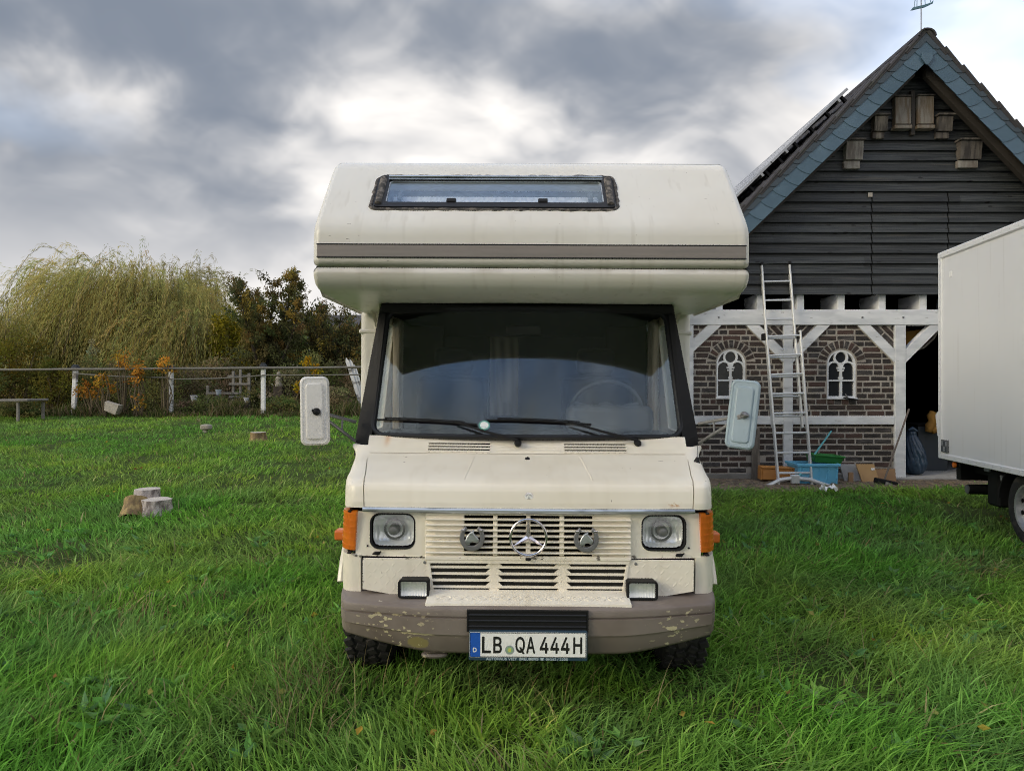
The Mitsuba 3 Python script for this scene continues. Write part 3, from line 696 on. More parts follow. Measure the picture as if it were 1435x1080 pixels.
# ---------------------------------------------------------------- wheels
def wheel_parts(R=0.37, W=0.22, rim=0.21):
    prof = [(rim, -W * 0.42), (rim + 0.03, -W * 0.5), (R - 0.06, -W * 0.5), (R - 0.022, -W * 0.46), (R - 0.012, -W * 0.38), (R - 0.012, W * 0.38), (R - 0.022, W * 0.46), (R - 0.06, W * 0.5), (rim + 0.03, W * 0.5), (rim, W * 0.42), (rim, -W * 0.42)]
    ty = trimesh.creation.revolve(np.array(prof), sections=48)
    blocks = []
    for k in range(34):
        for j, off in enumerate((-0.40, -0.135, 0.135, 0.40)):
            a = (k + 0.5 * (j % 2)) * 2 * PI / 34
            m = bx(R - 0.022, R, -0.022, 0.022, -0.024, 0.024, 0.004)
            m.apply_transform(rot([1, 0, 0], 22 * (1 if j % 2 else -1))); m.apply_translation([0, 0, off * W]); m.apply_transform(rot([0, 0, 1], math.degrees(a)))
            blocks.append(m)
    disc = trimesh.creation.revolve(np.array([(0, 0.05), (0.05, 0.05), (0.07, 0.02), (0.13, 0.0), (rim - 0.02, 0.045), (rim, W * 0.40), (rim - 0.006, W * 0.40), (rim - 0.03, 0.03), (0.13, -0.02), (0, 0.0)]), sections=40)
    return ty, cat(*blocks), disc


TY, BL, DI = wheel_parts()
for yc in (4.15, 7.9):
    for s in (-1, 1):
        Mw = trimesh.transformations.translation_matrix([s * 0.86, yc, 0.355]) @ rot([0, 1, 0], 90 * s)
        w = va('wheel', xf(TY, Mw), 'm_tyre', 35)
        va('tread_blocks', xf(BL, Mw), 'm_tyre', False, parent=w, kind='stuff')
        va('rim', xf(DI, Mw), 'm_steel', 35, parent=w)

# ---------------------------------------------------------------- overcab
prof = [(3.7275, 2.2145), (3.727, 2.26), (3.727, 2.38), (3.736, 2.42), (3.752, 2.452), (3.785, 2.495), (4.10, 2.832), (4.150, 2.878), (4.21, 2.908), (4.30, 2.922), (9.42, 2.93), (9.42, 2.115), (3.95, 2.115), (3.95, 2.2145)]
top = sbev(np.array(prof), -1.148, 2.296, 0.045, 5)
top = mv(top, 0.012, 0, 0)
# window niche cut into the sloping face
sl = math.degrees(math.atan2(2.832 - 2.495, 4.10 - 3.785))
Mwin = trimesh.transformations.translation_matrix([-0.185, 3.9425, 2.6635]) @ rot([1, 0, 0], sl - 90)     # local: x along, z up the slope, y into the body
nichebox = xf(bx(-0.62, 0.62, -0.05, 0.085, -0.138, 0.138, 0.0001), Mwin)
cut = from_man(to_man(top) - to_man(nichebox))
oc = va('overcab', cut, 'm_gel', 35, label='cream overcab sleeping cabin with grey stripe')
va('stripe', bx(-1.108, 1.132, 3.7205, 3.74, 2.266, 2.331, 0.003), 'm_stripe', False, parent=oc)
va('stripe_edge', cat(bx(-1.110, 1.134, 3.7195, 3.735, 2.330, 2.336, 0.001), bx(-1.110, 1.134, 3.7195, 3.735, 2.262, 2.2665, 0.001)), 'm_rubber', False, parent=oc)
lo = [(3.7285, 2.2105), (3.7295, 2.180), (3.744, 2.145), (3.776, 2.116), (3.83, 2.100), (3.95, 2.092), (4.60, 2.090), (4.945, 2.094), (4.945, 2.112), (3.96, 2.112), (3.96, 2.2105)]
tray = mv(sbev(np.array(lo), -1.146, 2.292, 0.03, 5), 0.012, 0, 0)
va('overcab_tray', tray, 'm_gel', 35, parent=oc)
va('seam', mv(sbev(np.array([(3.736, 2.204), (3.95, 2.204), (3.95, 2.218), (3.736, 2.218)]), -1.128, 2.256, 0.004), 0.012, 0, 0), 'm_void', False, parent=oc)
wk = va('overcab_window', xf(front(Polygon(rrect(-0.655, 0.655, -0.160, 0.156, 0.035)).difference(Polygon(rrect(-0.595, 0.595, -0.116, 0.128, 0.025))), 0.012, 0.026), Mwin), 'm_rubber', 30, parent=oc, label='wide top-hung window in a dark frame')
rr_ = np.array(rrect(-0.668, 0.668, -0.168, 0.164, 0.045, 8))
dens = np.vstack([np.linspace(rr_[i], rr_[(i + 1) % len(rr_)], max(2, int(np.linalg.norm(rr_[(i + 1) % len(rr_)] - rr_[i]) / 0.012)), endpoint=False) for i in range(len(rr_))])
jit = meshkit.fbm(np.column_stack([dens * 40, np.zeros(len(dens))]), 3, 3)
va('sealant', xf(tube(np.column_stack([dens[:, 0] * (1 + 0.010 * (jit - 0.5)), 0 * jit + 0.002, dens[:, 1] * (1 + 0.05 * (jit - 0.5))]), 0.009 + 0.010 * (jit - 0.3), 7, closed=True), Mwin), 'm_sealant', True, parent=wk)
for sx_ in (-1, 1):
    zz_ = np.linspace(-0.135, 0.125, 40)
    va('sealant_strip', xf(tube(np.column_stack([np.full(40, sx_ * 0.628), np.full(40, -0.008), zz_]), 0.020 + 0.004 * meshkit.fbm(np.column_stack([zz_ * 70, np.zeros(40), np.zeros(40)]), 3, 4), 8), Mwin), 'm_sealant', True, parent=wk)
va('blind', xf(bx(-0.575, 0.575, 0.066, 0.072, -0.13, 0.062), Mwin), 'm_blind', False, parent=wk)
va('niche_shade', xf(bx(-0.615, 0.615, 0.074, 0.080, -0.135, 0.135), Mwin), 'm_dash', False, parent=wk)
va('pane', xf(front(Polygon(rrect(-0.60, 0.60, -0.120, 0.114, 0.02)), 0.004, 0.004), Mwin), 'm_glass', False, parent=wk)
va('pane_edge', xf(front(Polygon(rrect(-0.594, 0.594, -0.115, 0.110, 0.02)).difference(Polygon(rrect(-0.588, 0.588, -0.110, 0.105, 0.018))), -0.001, 0.003), Mwin), 'm_trim', False, parent=wk)
va('hinge_rail', xf(cat(tube([(-0.60, -0.020, 0.132), (0.60, -0.020, 0.132)], 0.0065, 8), tube([(-0.60, -0.014, 0.117), (0.60, -0.014, 0.117)], 0.004, 8)), Mwin), 'm_trim', parent=wk)
for x in (-0.235, 0.262):
    va('latch', xf(bx(x - 0.026, x + 0.026, -0.022, 0.002, -0.118, -0.086, 0.004), Mwin), 'm_black', parent=wk)
for sx_ in (-1, 1):
    va('stay', xf(cat(bx(sx_ * 0.53 - 0.012, sx_ * 0.53 + 0.012, 0.02, 0.05, -0.03, 0.05, 0.004), bx(sx_ * 0.545 - 0.016, sx_ * 0.545 + 0.016, 0.02, 0.05, -0.10, -0.05, 0.004)), Mwin), 'm_dash', parent=wk)

# ---------------------------------------------------------------- windscreen
def ws(s, t):
    """s across (-1..1), t up (0..1)"""
    x = s * (0.905 - 0.038 * t)
    return np.stack([x, 3.955 + 0.30 * t + 0.125 * np.abs(s) ** 2.2, 1.302 + 0.765 * t], -1)


def ring_st(r0, rc, n=10):
    p = rrect(-0.91 + r0, 0.91 - r0, r0 * 0.8, 0.955 - r0 * 0.8, rc, n)
    out = []
    for i in range(len(p)):
        a, b_ = p[i], p[(i + 1) % len(p)]
        k = max(1, int(np.linalg.norm(b_ - a) / 0.06))
        out += [a + (b_ - a) * j / k for j in range(k)]
    p = np.array(out)
    return p[:, 0] / 0.91, p[:, 1] / 0.955


so, to = ring_st(0.0, 0.10)
si_, ti = ring_st(0.042, 0.058)
kk = min(len(so), len(si_))
def resample(s, t, n):
    d = np.concatenate([[0], np.cumsum(np.hypot(np.diff(np.append(s, s[0])), np.diff(np.append(t, t[0]))))])
    u = np.linspace(0, d[-1], n, endpoint=False)
    return np.interp(u, d, np.append(s, s[0])), np.interp(u, d, np.append(t, t[0]))


# same corner parametrisation so that both rings stay in step
so, to = (lambda p: (p[:, 0] / 0.91, p[:, 1] / 0.955))(np.vstack([rrect(-0.91, 0.91, 0.0, 0.955, 0.09, 10)]))
si_, ti = (lambda p: (p[:, 0] / 0.91, p[:, 1] / 0.955))(np.vstack([rrect(-0.875, 0.875, 0.030, 0.924, 0.06, 10)]))
def refine(s, t):
    S, Tt = [], []
    for i in range(len(s)):
        j = (i + 1) % len(s)
        k = max(1, 14 if abs(s[j] - s[i]) > 0.5 else 8 if abs(t[j] - t[i]) > 0.3 else 1)
        S += list(np.linspace(s[i], s[j], k, endpoint=False)); Tt += list(np.linspace(t[i], t[j], k, endpoint=False))
    return np.array(S), np.array(Tt)


so, to = refine(so, to); si_, ti = refine(si_, ti)
Nw = np.array([0, -math.sin(math.atan2(0.765, 0.30)), math.cos(math.atan2(0.765, 0.30))])
Po, Pi = ws(so, to), ws(si_, ti)
lay = np.stack([Po - 0.02 * Nw, Po + 0.010 * Nw, Po * 0.7 + Pi * 0.3 + 0.019 * Nw, Po * 0.25 + Pi * 0.75 + 0.016 * Nw, Pi + 0.004 * Nw, Pi - 0.02 * Nw])
n0, n1 = lay.shape[:2]; idx = np.arange(n0 * n1).reshape(n0, n1)
q = np.concatenate([np.stack([idx[i], np.roll(idx[i], -1), np.roll(idx[(i + 1) % n0], -1), idx[(i + 1) % n0]], -1) for i in range(n0)])
rub = TM(lay.reshape(-1, 3), np.vstack([q[:, [0, 1, 2]], q[:, [0, 2, 3]]]), process=False); rub.fix_normals()
wsk = va('windscreen', rub, 'm_rubber', 40, label='large curved windscreen in a black rubber seal')
A_, B_ = np.meshgrid(np.linspace(-0.985, 0.985, 49), np.linspace(0.015, 0.985, 25), indexing='ij')
# clip the corners of the glass under the seal
cl = np.clip((np.abs(A_) - 0.90) / 0.085, 0, 1)
B2 = np.clip(B_, 0.015 + 0.05 * cl ** 2, 0.985 - 0.05 * cl ** 2)
P = ws(A_, B2); idx = np.arange(49 * 25).reshape(49, 25)
q = np.stack([idx[:-1, :-1], idx[1:, :-1], idx[1:, 1:], idx[:-1, 1:]], -1).reshape(-1, 4)
va('pane', TM(P.reshape(-1, 3), np.vstack([q[:, [0, 1, 2]], q[:, [0, 2, 3]]]), process=False), 'm_glass', True, parent=wsk)
va('header', bx(-0.88, 0.88, 4.27, 4.44, 2.035, 2.089, 0.01), 'm_black', False)
# wipers
def on_ws(u, v, lift=0.03):
    """point on the windscreen in front of which a wiper lies"""
    s = (u - 740) * 4.05e-3 / 0.905
    t = np.clip((617 - v) / 1000 * 4.02 / 0.772, -0.03, 1)
    return ws(np.float64(s), np.float64(t)) + Nw * lift


for (pv, el, bl0, bl1) in (((727, 621), (640, 597), (524, 594), (671, 599)), ((891.5, 621), (800, 597), (684, 592.5), (829, 598))):
    w = va('wiper', tube([on_ws(*pv, 0.035), on_ws((pv[0] + el[0]) / 2, (pv[1] + el[1]) / 2 + 1.5, 0.045), on_ws(*el, 0.04)], [0.009, 0.007, 0.005], 8), 'm_black', 40)
    mid = [on_ws(bl0[0] + (bl1[0] - bl0[0]) * k, bl0[1] + (bl1[1] - bl0[1]) * k - 5 * k * (1 - k) * 1.3, 0.016) for k in np.linspace(0, 1, 10)]
    va('blade', cat(tube(mid, 0.0055, 6), tube([p + Nw * 0.014 + [0, 0, 0.006] for p in mid[1:-1]], 0.004, 6)), 'm_black', 40, parent=w)
    va('claw', cat(*[tube([mid[k], mid[k] + Nw * 0.016 + [0, 0, 0.006]], 0.005, 6) for k in (1, 3, 5, 7)]), 'm_black', 40, parent=w)
    p = on_ws(pv[0] + 0.5, pv[1], 0.0)
    va('pivot', cat(mv(lathe([(0, -0.02), (0.020, -0.02), (0.020, 0.03), (0.014, 0.045), (0, 0.048)], 18), p[0], p[1] - 0.005, p[2] - 0.004)), 'm_black', 40, parent=w)
st = on_ws(680.5, 598, -0.006)
va('sticker', cat(xf(lathe([(0, 0), (0.032, 0), (0.032, 0.001), (0, 0.001)], 28), trimesh.transformations.translation_matrix(st) @ rot([1, 0, 0], -36))), 'm_green_ring', parent=wsk, label='round white and green sticker behind the glass')
va('sticker_face', cat(xf(lathe([(0, 0), (0.024, 0), (0.024, 0.0022), (0, 0.0022)], 28), trimesh.transformations.translation_matrix(st) @ rot([1, 0, 0], -36))), 'm_plate_white', parent=wsk)

# ---------------------------------------------------------------- inside the cab
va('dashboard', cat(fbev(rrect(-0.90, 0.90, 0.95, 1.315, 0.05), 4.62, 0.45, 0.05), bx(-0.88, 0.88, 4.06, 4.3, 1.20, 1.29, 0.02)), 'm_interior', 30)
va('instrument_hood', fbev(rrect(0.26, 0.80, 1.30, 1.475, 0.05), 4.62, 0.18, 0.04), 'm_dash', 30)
t_ = np.linspace(0, 2 * PI, 41)[:-1]
sw = tube(np.stack([0.235 * np.cos(t_), 0 * t_, 0.235 * np.sin(t_)], 1), 0.014, 8, closed=True)
sp = [tube([(0, 0.03, 0), (0.23 * math.cos(a), 0, 0.23 * math.sin(a))], 0.012, 6) for a in np.radians((20, 160, 270))]
Msw = trimesh.transformations.translation_matrix([0.53, 4.72, 1.42]) @ rot([1, 0, 0], 28)
va('steering_wheel', xf(cat(sw, *sp, mv(lathe([(0, 0), (0.07, 0), (0.06, 0.03), (0, 0.035)], 20), 0, 0.03, 0)), Msw), 'm_dash', 40)
for s in (-1, 1):
    sk = va('seat', cat(xf(sbev(rrect(-0.08, 0.08, 0.0, 0.72, 0.06)[:, :], -0.26, 0.52, 0.05), trimesh.transformations.translation_matrix([s * 0.53, 5.15, 0.95]) @ rot([1, 0, 0], -12)), fbev(rrect(s * 0.53 - 0.27, s * 0.53 + 0.27, 0.80, 0.96, 0.05), 5.15, 0.5, 0.05)), 'm_seat', 35)
    va('headrest', fbev(rrect(s * 0.53 - 0.14, s * 0.53 + 0.14, 1.68, 1.88, 0.05), 5.36, 0.09, 0.04), 'm_seat', 35, parent=sk)
    # pale curtain gathered behind the door window
    P = [(s * (0.87 - 0.02 * math.cos(k * 1.7)), 4.72 + 0.028 * k, 0) for k in range(9)]
    cur = Polygon([(p[0], p[1]) for p in P] + [(p[0] - s * 0.012, p[1]) for p in P[::-1]]).buffer(0)
    va('side_curtain', mv(ext(cur, 0.74), 0, 0, 1.30), 'm_curtain', False)
    va('cab_back_panel', bx(s * 0.62, s * 0.935, 5.45, 5.49, 0.6, 2.09), 'm_interior_brown', False)
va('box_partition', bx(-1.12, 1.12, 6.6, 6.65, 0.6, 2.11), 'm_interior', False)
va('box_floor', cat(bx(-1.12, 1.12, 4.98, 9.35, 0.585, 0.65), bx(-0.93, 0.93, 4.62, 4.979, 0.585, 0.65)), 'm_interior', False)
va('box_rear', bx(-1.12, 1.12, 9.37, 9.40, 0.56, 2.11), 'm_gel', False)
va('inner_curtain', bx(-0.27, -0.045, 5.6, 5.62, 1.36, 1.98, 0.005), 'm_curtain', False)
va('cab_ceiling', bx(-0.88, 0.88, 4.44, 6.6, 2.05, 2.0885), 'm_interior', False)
va('rear_view_mirror', fbev(rrect(-0.13, 0.10, 1.925, 1.985, 0.02), 4.62, 0.025, 0.01), 'm_black')

# ---------------------------------------------------------------- door mirrors
for s, mm, yaw, roll_, cx in ((-1, 'm_mirror_white', 12, -1.5, -1.176), (1, 'm_mirror_blue', -22, 6, 1.192)):
    Mm = trimesh.transformations.translation_matrix([cx, 3.95, 1.452 if s < 0 else 1.446]) @ rot([0, 1, 0], roll_) @ rot([0, 0, 1], yaw) @ rot([1, 0, 0], -3)
    hs = va('mirror', xf(fbev(rrect(-0.078, 0.078, -0.19, 0.19, 0.035), 0.0, 0.036, 0.012, 4), Mm), mm, 35, label='tall white wing mirror seen from its back' if s < 0 else 'tall pale blue wing mirror seen from its back')
    rim = rrect(-0.066, 0.066, -0.178, 0.178, 0.028)
    va('back_ridge', xf(tube(np.column_stack([rim[:, 0], 0 * rim[:, 0] - 0.035, rim[:, 1]]), 0.0042, 6, closed=True), Mm), mm, 40, parent=hs)
    va('back_panel', xf(fbev(rrect(-0.048, 0.048, -0.158, 0.152, 0.02), -0.03, 0.016, 0.009), Mm), mm, 35, parent=hs)
    va('glass', xf(front(Polygon(rrect(-0.07, 0.07, -0.18, 0.18, 0.03)), 0.006, 0.004), Mm), 'm_chrome', False, parent=hs)
    j = (Mm @ np.array([s * 0.0 + 0.01, -0.055, -0.005, 1]))[:3]
    va('clamp', cat(trimesh.creation.icosphere(2, 0.021).apply_translation(j), tube([j + [0, 0.03, 0], j], 0.014, 8), tube([j + [-0.02, -0.012, 0.008], j + [0.02, -0.012, -0.004]], 0.008, 8)), 'm_black' if s < 0 else 'm_steel', 40, parent=hs)
    e1, e2 = np.array([s * 0.985, 4.10, 1.385]), np.array([s * 0.988, 4.10, 1.275])
    k1, k2 = j * 0.35 + e1 * 0.65, j * 0.35 + e2 * 0.65
    va('mirror_arm', cat(tube([j, e1], 0.0095, 8), tube([j, e2], 0.0095, 8), tube([k1, k2], 0.006, 6)), 'm_steel', 40, parent=hs)
# ================================================================ ground
def ss(a, b, x):
    t = np.clip((np.asarray(x, float) - a) / (b - a), 0, 1)
    return t * t * (3 - 2 * t)


def ground_z(x, y):
    x, y = np.asarray(x, float), np.asarray(y, float)
    left = 0.80 * np.clip((y - 6.5) / 12.5, 0, 1)
    left = np.where(y < 6.5, 0, left)
    right = 0.20 * ss(5.5, 9.6, y)
    w = ss(2.6, -1.5, x)
    near = ss(60, 25, np.hypot(x, y))
    bump = 0.05 * (meshkit.fbm(np.stack([x * 0.55, y * 0.55, 0 * x], -1), 3, 77) - 0.5)
    return left * w + right * (1 - w) + bump * near * ss(0.0, 0.6, np.abs(y - 10.6) + np.maximum(0, 1.9 - x))


gx = np.unique(np.concatenate([np.arange(-26, 16, 0.3), -np.geomspace(26, 3000, 26), np.geomspace(16, 3000, 28)]))
gy = np.unique(np.concatenate([np.arange(-4, 30, 0.3), -np.geomspace(4, 3000, 28), np.geomspace(30, 3000, 24)]))
A_, B_ = np.meshgrid(gx, gy, indexing='ij')
idx = np.arange(A_.size).reshape(A_.shape)
q = np.stack([idx[:-1, :-1], idx[1:, :-1], idx[1:, 1:], idx[:-1, 1:]], -1).reshape(-1, 4)


def ground_fn(p, n, uv):
    g = fbm(p.x * 2.2, p.y * 2.2, 0, 4)
    f = fbm(p.x * 21, p.y * 21, 0, 3)
    c = mix((0.030, 0.050, 0.012), (0.050, 0.072, 0.020), g)
    c = mix(c, (0.045, 0.036, 0.020), 0.7 * smoothstep(0.55, 0.75, f))
    dist = dr.sqrt(dr.square(p.x) + dr.square(p.y))
    return mix(c, (0.055, 0.10, 0.022), smoothstep(16, 30, dist))


mat('m_ground', proc(ground_fn), 0.95, spec=0.1)
scene['lawn_ground'] = mikit.ply(TM(np.stack([A_, B_, ground_z(A_, B_)], -1).reshape(-1, 3), np.vstack([q[:, [0, 1, 2]], q[:, [0, 2, 3]]]), process=False), 'm_ground', smooth=True)
labels['lawn_ground'] = {'label': 'ground under the lawn', 'kind': 'structure'}

# ================================================================ the barn
D = 10.6
KX = D / 1000.0
X = lambda u: (u - 717.5) * KX
Z = lambda v: 1.6 + (540 - v) * KX
GZ = 0.20

mat('m_white_wood', proc(lambda p, n, uv: mix(mix((0.70, 0.71, 0.73), (0.55, 0.565, 0.59), smoothstep(0.35, 0.7, fbm(p.x * 3.0, p.y * 3, p.z * 9, 4))), (0.22, 0.20, 0.18), smoothstep(0.73, 0.82, fbm(p.x * 7.0, p.y * 7, p.z * 25, 4)) * 0.5)), 0.6)


def board_fn(p, n, uv):
    row = dr.floor(p.z / 0.152)
    g = fbm(p.x * 2.3 + row * 5.1, row * 3.7, p.z * 60, 4)
    b = fbm(p.x * 0.9 + row * 1.7, row, p.z * 4, 3)
    kn, _, kr = voronoi(p.x * 2.2 + row * 0.37, p.z * 6.6)
    c = mix((0.011, 0.013, 0.015), (0.048, 0.052, 0.054), smoothstep(0.3, 0.75, g) * 0.75 + 0.5 * (b - 0.4))
    c = c * (0.62 + 0.85 * mikit.cell_rand(row + 500, dr.floor(p.x * 0.55 + 0.37 * row), 3))
    c = mix(c, (0.006, 0.006, 0.006), smoothstep(0.10, 0.06, kn) * smoothstep(0.55, 0.6, kr))
    return mix(c, (0.075, 0.068, 0.06), 0.5 * smoothstep(0.66, 0.8, fbm(p.x * 1.4, row * 2.3, p.z * 22, 4)))


mat('m_board', proc(board_fn), 0.62, bump=proc(lambda p, n, uv: fbm(p.x * 3.0, dr.floor(p.z / 0.152) * 3.7, p.z * 70, 3), 2e-3), bscale=0.003)
mat('m_dark_wood', proc(lambda p, n, uv: mix((0.016, 0.014, 0.012), (0.042, 0.034, 0.028), fbm(p.x * 4, p.y * 30, p.z * 4, 3))), 0.75)
mat('m_mortar', proc(lambda p, n, uv: mix((0.40, 0.365, 0.325), (0.26, 0.235, 0.21), fbm(p.x * 7, p.y * 12, p.z * 12, 4))), 0.9)
BR = []
for i, (c0, c1) in enumerate((((0.028, 0.019, 0.016), (0.058, 0.041, 0.035)), ((0.018, 0.015, 0.014), (0.042, 0.034, 0.032)), ((0.050, 0.028, 0.022), (0.080, 0.048, 0.040)), ((0.026, 0.023, 0.022), (0.085, 0.075, 0.072)))):
    BR.append(mat(f'm_brick_{i}', proc((lambda c0, c1: lambda p, n, uv: mix(c0, c1, smoothstep(0.3, 0.75, fbm(p.x * 19, p.y * 19, p.z * 45, 4))))(c0, c1)), 0.8,
                  bump=proc(lambda p, n, uv: fbm(p.x * 40, p.y * 40, p.z * 70, 3), 2e-3), bscale=0.003))
mat('m_slate_a', proc(lambda p, n, uv: mix((0.050, 0.095, 0.142), (0.076, 0.130, 0.182), fbm(p.x * 5, p.y * 5, p.z * 5, 3))), 0.42)
mat('m_slate_b', proc(lambda p, n, uv: mix((0.042, 0.084, 0.128), (0.064, 0.114, 0.160), fbm(p.x * 5, p.y * 5, p.z * 5, 3))), 0.45)
mat('m_slate_dark', (0.032, 0.048, 0.064), 0.5)
mat('m_tile', proc(lambda p, n, uv: mix(mix((0.022, 0.020, 0.022), (0.042, 0.037, 0.038), fbm(p.x * 9, p.y * 9, p.z * 9, 3)), (0.04, 0.046, 0.028), 0.4 * smoothstep(0.58, 0.75, fbm(p.x * 16, p.y * 16, p.z * 16, 3)))), 0.7)
mat('m_concrete', proc(lambda p, n, uv: mix((0.33, 0.315, 0.29), (0.20, 0.19, 0.175), fbm(p.x * 6, p.y * 6, p.z * 6, 4))), 0.9)
mat('m_plinth', proc(lambda p, n, uv: mix((0.26, 0.245, 0.225), (0.14, 0.135, 0.12), fbm(p.x * 5, p.y * 5, p.z * 12, 4))), 0.9)
mat('m_pane_dark', (0.012, 0.014, 0.017), 0.08, spec=0.6)
mat('m_barn_inside', (0.028, 0.025, 0.022), 0.9)
mat('m_copper', (0.10, 0.19, 0.23), 0.5, metallic=0.4)
mat('m_panel_frame', (0.42, 0.43, 0.45), 0.4, metallic=0.7)
mat('m_panel_cell', (0.012, 0.015, 0.028), 0.12)

BARN = thing('barn', 'dark boarded barn gable over a white timber frame with brick infill', 'barn')
ba = lambda name, mesh, m, smooth=False, parent=BARN, **kw: add(parent + '__' + name, mesh, m, smooth, **kw)
APX, APZ = 5.90, 6.62            # barge apex at the front
SL, SR = 0.967, 1.035             # slopes of the two roof sides
XL, XR = 2.0, 9.7                # outside of the side walls
z_beam1, z_beam0 = Z(434), Z(455.5)
z_r1, z_r0 = Z(583), Z(594.5)
p1a, p1b = X(1097), X(1110)
p2a, p2b = X(1252.5), X(1268)
YW = D                           # wall face
# timber frame (proud of the brick by 15 mm)
ba('beam', bx(XL, XR, YW - 0.045, YW + 0.15, z_beam0, z_beam1, 0.006), 'm_white_wood')
for xa, xb in ((XL, XL + 0.16), (p1a, p1b), (p2a, p2b), (XR - 0.16, XR)):
    ba('post', bx(xa, xb, YW - 0.038, YW + 0.15, GZ - 0.02, z_beam0 - 0.002, 0.006), 'm_white_wood')
for xa, xb in ((XL + 0.163, p1a - 0.003), (p1b + 0.003, p2a - 0.003)):
    ba('rail', bx(xa, xb, YW - 0.034, YW + 0.12, z_r0, z_r1, 0.005), 'm_white_wood')


def brace(pa, pb, w=0.135):
    a, b = np.array(pa), np.array(pb)
    d = (b - a) / np.linalg.norm(b - a); n = np.array([-d[1], d[0]]) * w / 2
    return Polygon([a + n - d * 0.2, b + n + d * 0.2, b - n + d * 0.2, a - n - d * 0.2])


bays = [(XL + 0.16, p1a, (0, 1)), (p1b, p2a, (1, 1))]
braces = []
zb0 = z_beam0
for xa, xb, at in ((XL + 0.16, p1a, 'r'), (p1b, p2a, 'l'), (p1b, p2a, 'r'), (p2b, XR - 0.16, 'l'), (XL + 0.16, p1a, 'l2')):
    fr = sbox(xa + 0.002, z_r1 + 0.002, xb - 0.002, zb0 - 0.002)
    L = 0.46
    if at == 'r': b_ = brace((xb - L, zb0), (xb, zb0 - L))
    elif at == 'l': b_ = brace((xa, zb0 - L), (xa + L, zb0))
    else: b_ = brace((X(973) - 0.02, zb0 - 0.30), (X(973) + 0.30, zb0))   # the post it meets stands behind the van
    b_ = b_.intersection(fr)
    braces.append(b_)
    ba('brace', front(b_, YW + 0.09, 0.122), 'm_white_wood')
ba('post', bx(X(973) - 0.18, X(973) - 0.02, YW - 0.038, YW + 0.15, GZ, zb0 - 0.002, 0.006), 'm_white_wood')
# joist ends over the beam, dark void behind
zc0 = Z(412)
for u in (893, 950, 1008, 1066, 1122, 1179, 1236.5, 1294, 1351, 1408, 1465, 1522):
    ba('joist_end', bx(X(u) - 0.053, X(u) + 0.053, YW + 0.0, YW + 0.6, z_beam1 + 0.002, zc0, 0.004), 'm_white_wood')
for u in (1006, 1206.5, 1263.5):
    ba('bolt', mv(lathe([(0, 0), (0.018, 0), (0.014, 0.012), (0, 0.014)], 6), X(u), YW - 0.044, Z(445)), 'm_steel')

# windows
wins = [(X(1024.5), Z(557)), (X(1179.5), Z(557.5))]
WW, WH = 0.432, 0.715


def arch_poly(cx, z0, w, h):
    r = w / 2
    a = np.linspace(0, PI, 25)
    return Polygon([(cx - r, z0), (cx + r, z0)] + [(cx + r * math.cos(t), z0 + h - r + r * math.sin(t)) for t in a])


for cx, z0 in wins:
    fr = arch_poly(cx, z0, WW, WH)
    wk = ba('window', front(fr.difference(fr.buffer(-0.026)), YW + 0.06, 0.05), 'm_white_wood', label='small round-arched window with white tracery')
    zc = z0 + WH - 0.125
    ringo = Point(cx, zc + 0.012).buffer(0.108).difference(Point(cx, zc + 0.012).buffer(0.080))
    zt = zc - 0.155
    # two small arches below the ring, and the turned column between them
    al = []
    for s in (-1, 1):
        c = Point(cx + s * 0.100, zt).buffer(0.112).difference(Point(cx + s * 0.100, zt).buffer(0.088))
        al.append(c.intersection(sbox(cx - 0.21, zt, cx + 0.21, zt + 0.2)))
    col = union_all([sbox(cx - 0.016, z0 + 0.02, cx + 0.016, zt + 0.05), sbox(cx - 0.050, zt + 0.002, cx + 0.050, zt + 0.016).buffer(0.006), sbox(cx - 0.038, zt - 0.034, cx + 0.038, zt - 0.022).buffer(0.006), sbox(cx - 0.025, zt - 0.15, cx + 0.025, zt - 0.13).buffer(0.006),
                     Polygon([(cx - 0.022, zt + 0.016), (cx + 0.022, zt + 0.016), (cx + 0.045, zt + 0.065), (cx - 0.045, zt + 0.065)])])
    bar = sbox(cx - 0.20, z0 + 0.245, cx + 0.20, z0 + 0.270)
    tr = union_all([ringo, col, bar] + al).intersection(fr)
    ba('tracery', front(tr, YW + 0.052, 0.035), 'm_white_wood', parent=wk)
    ba('pane', front(fr.buffer(-0.015), YW + 0.057, 0.004), 'm_pane_dark', parent=wk)
    ba('sill', bx(cx - WW / 2 - 0.01, cx + WW / 2 + 0.01, YW - 0.025, YW + 0.05, z0 - 0.022, z0 + 0.006, 0.004), 'm_white_wood', parent=wk)

# brickwork
WALL = ba('brick_wall', cat(*[front(sbox(xa, za, xb, zb).difference(union_all([arch_poly(c, z, WW - 0.004, WH) for c, z in wins])), YW + 0.12, 0.118) for xa, xb in ((XL + 0.16, p1a), (p1b, p2a)) for za, zb in ((z_r1, zb0), (GZ + 0.09, z_r0))]), 'm_mortar', parent=BARN)
rb = np.random.default_rng(21)
P_L, P_H, BL_, BH_ = 0.272, 0.0858, 0.249, 0.0625
arch_zone = union_all([Point(c, z + WH - WW / 2).buffer(WW / 2 + 0.15, 32).intersection(sbox(c - 1, z + WH - WW / 2 + 0.035, c + 1, z + 3)) for c, z in wins])
win_zone = union_all([arch_poly(c, z - 0.11, WW + 0.03, WH + 0.12) for c, z in wins] + [arch_zone])
brace_zone = union_all([b.buffer(0.012) for b in braces])
pieces = []        # (polygon, or None for a whole brick, centre, length)
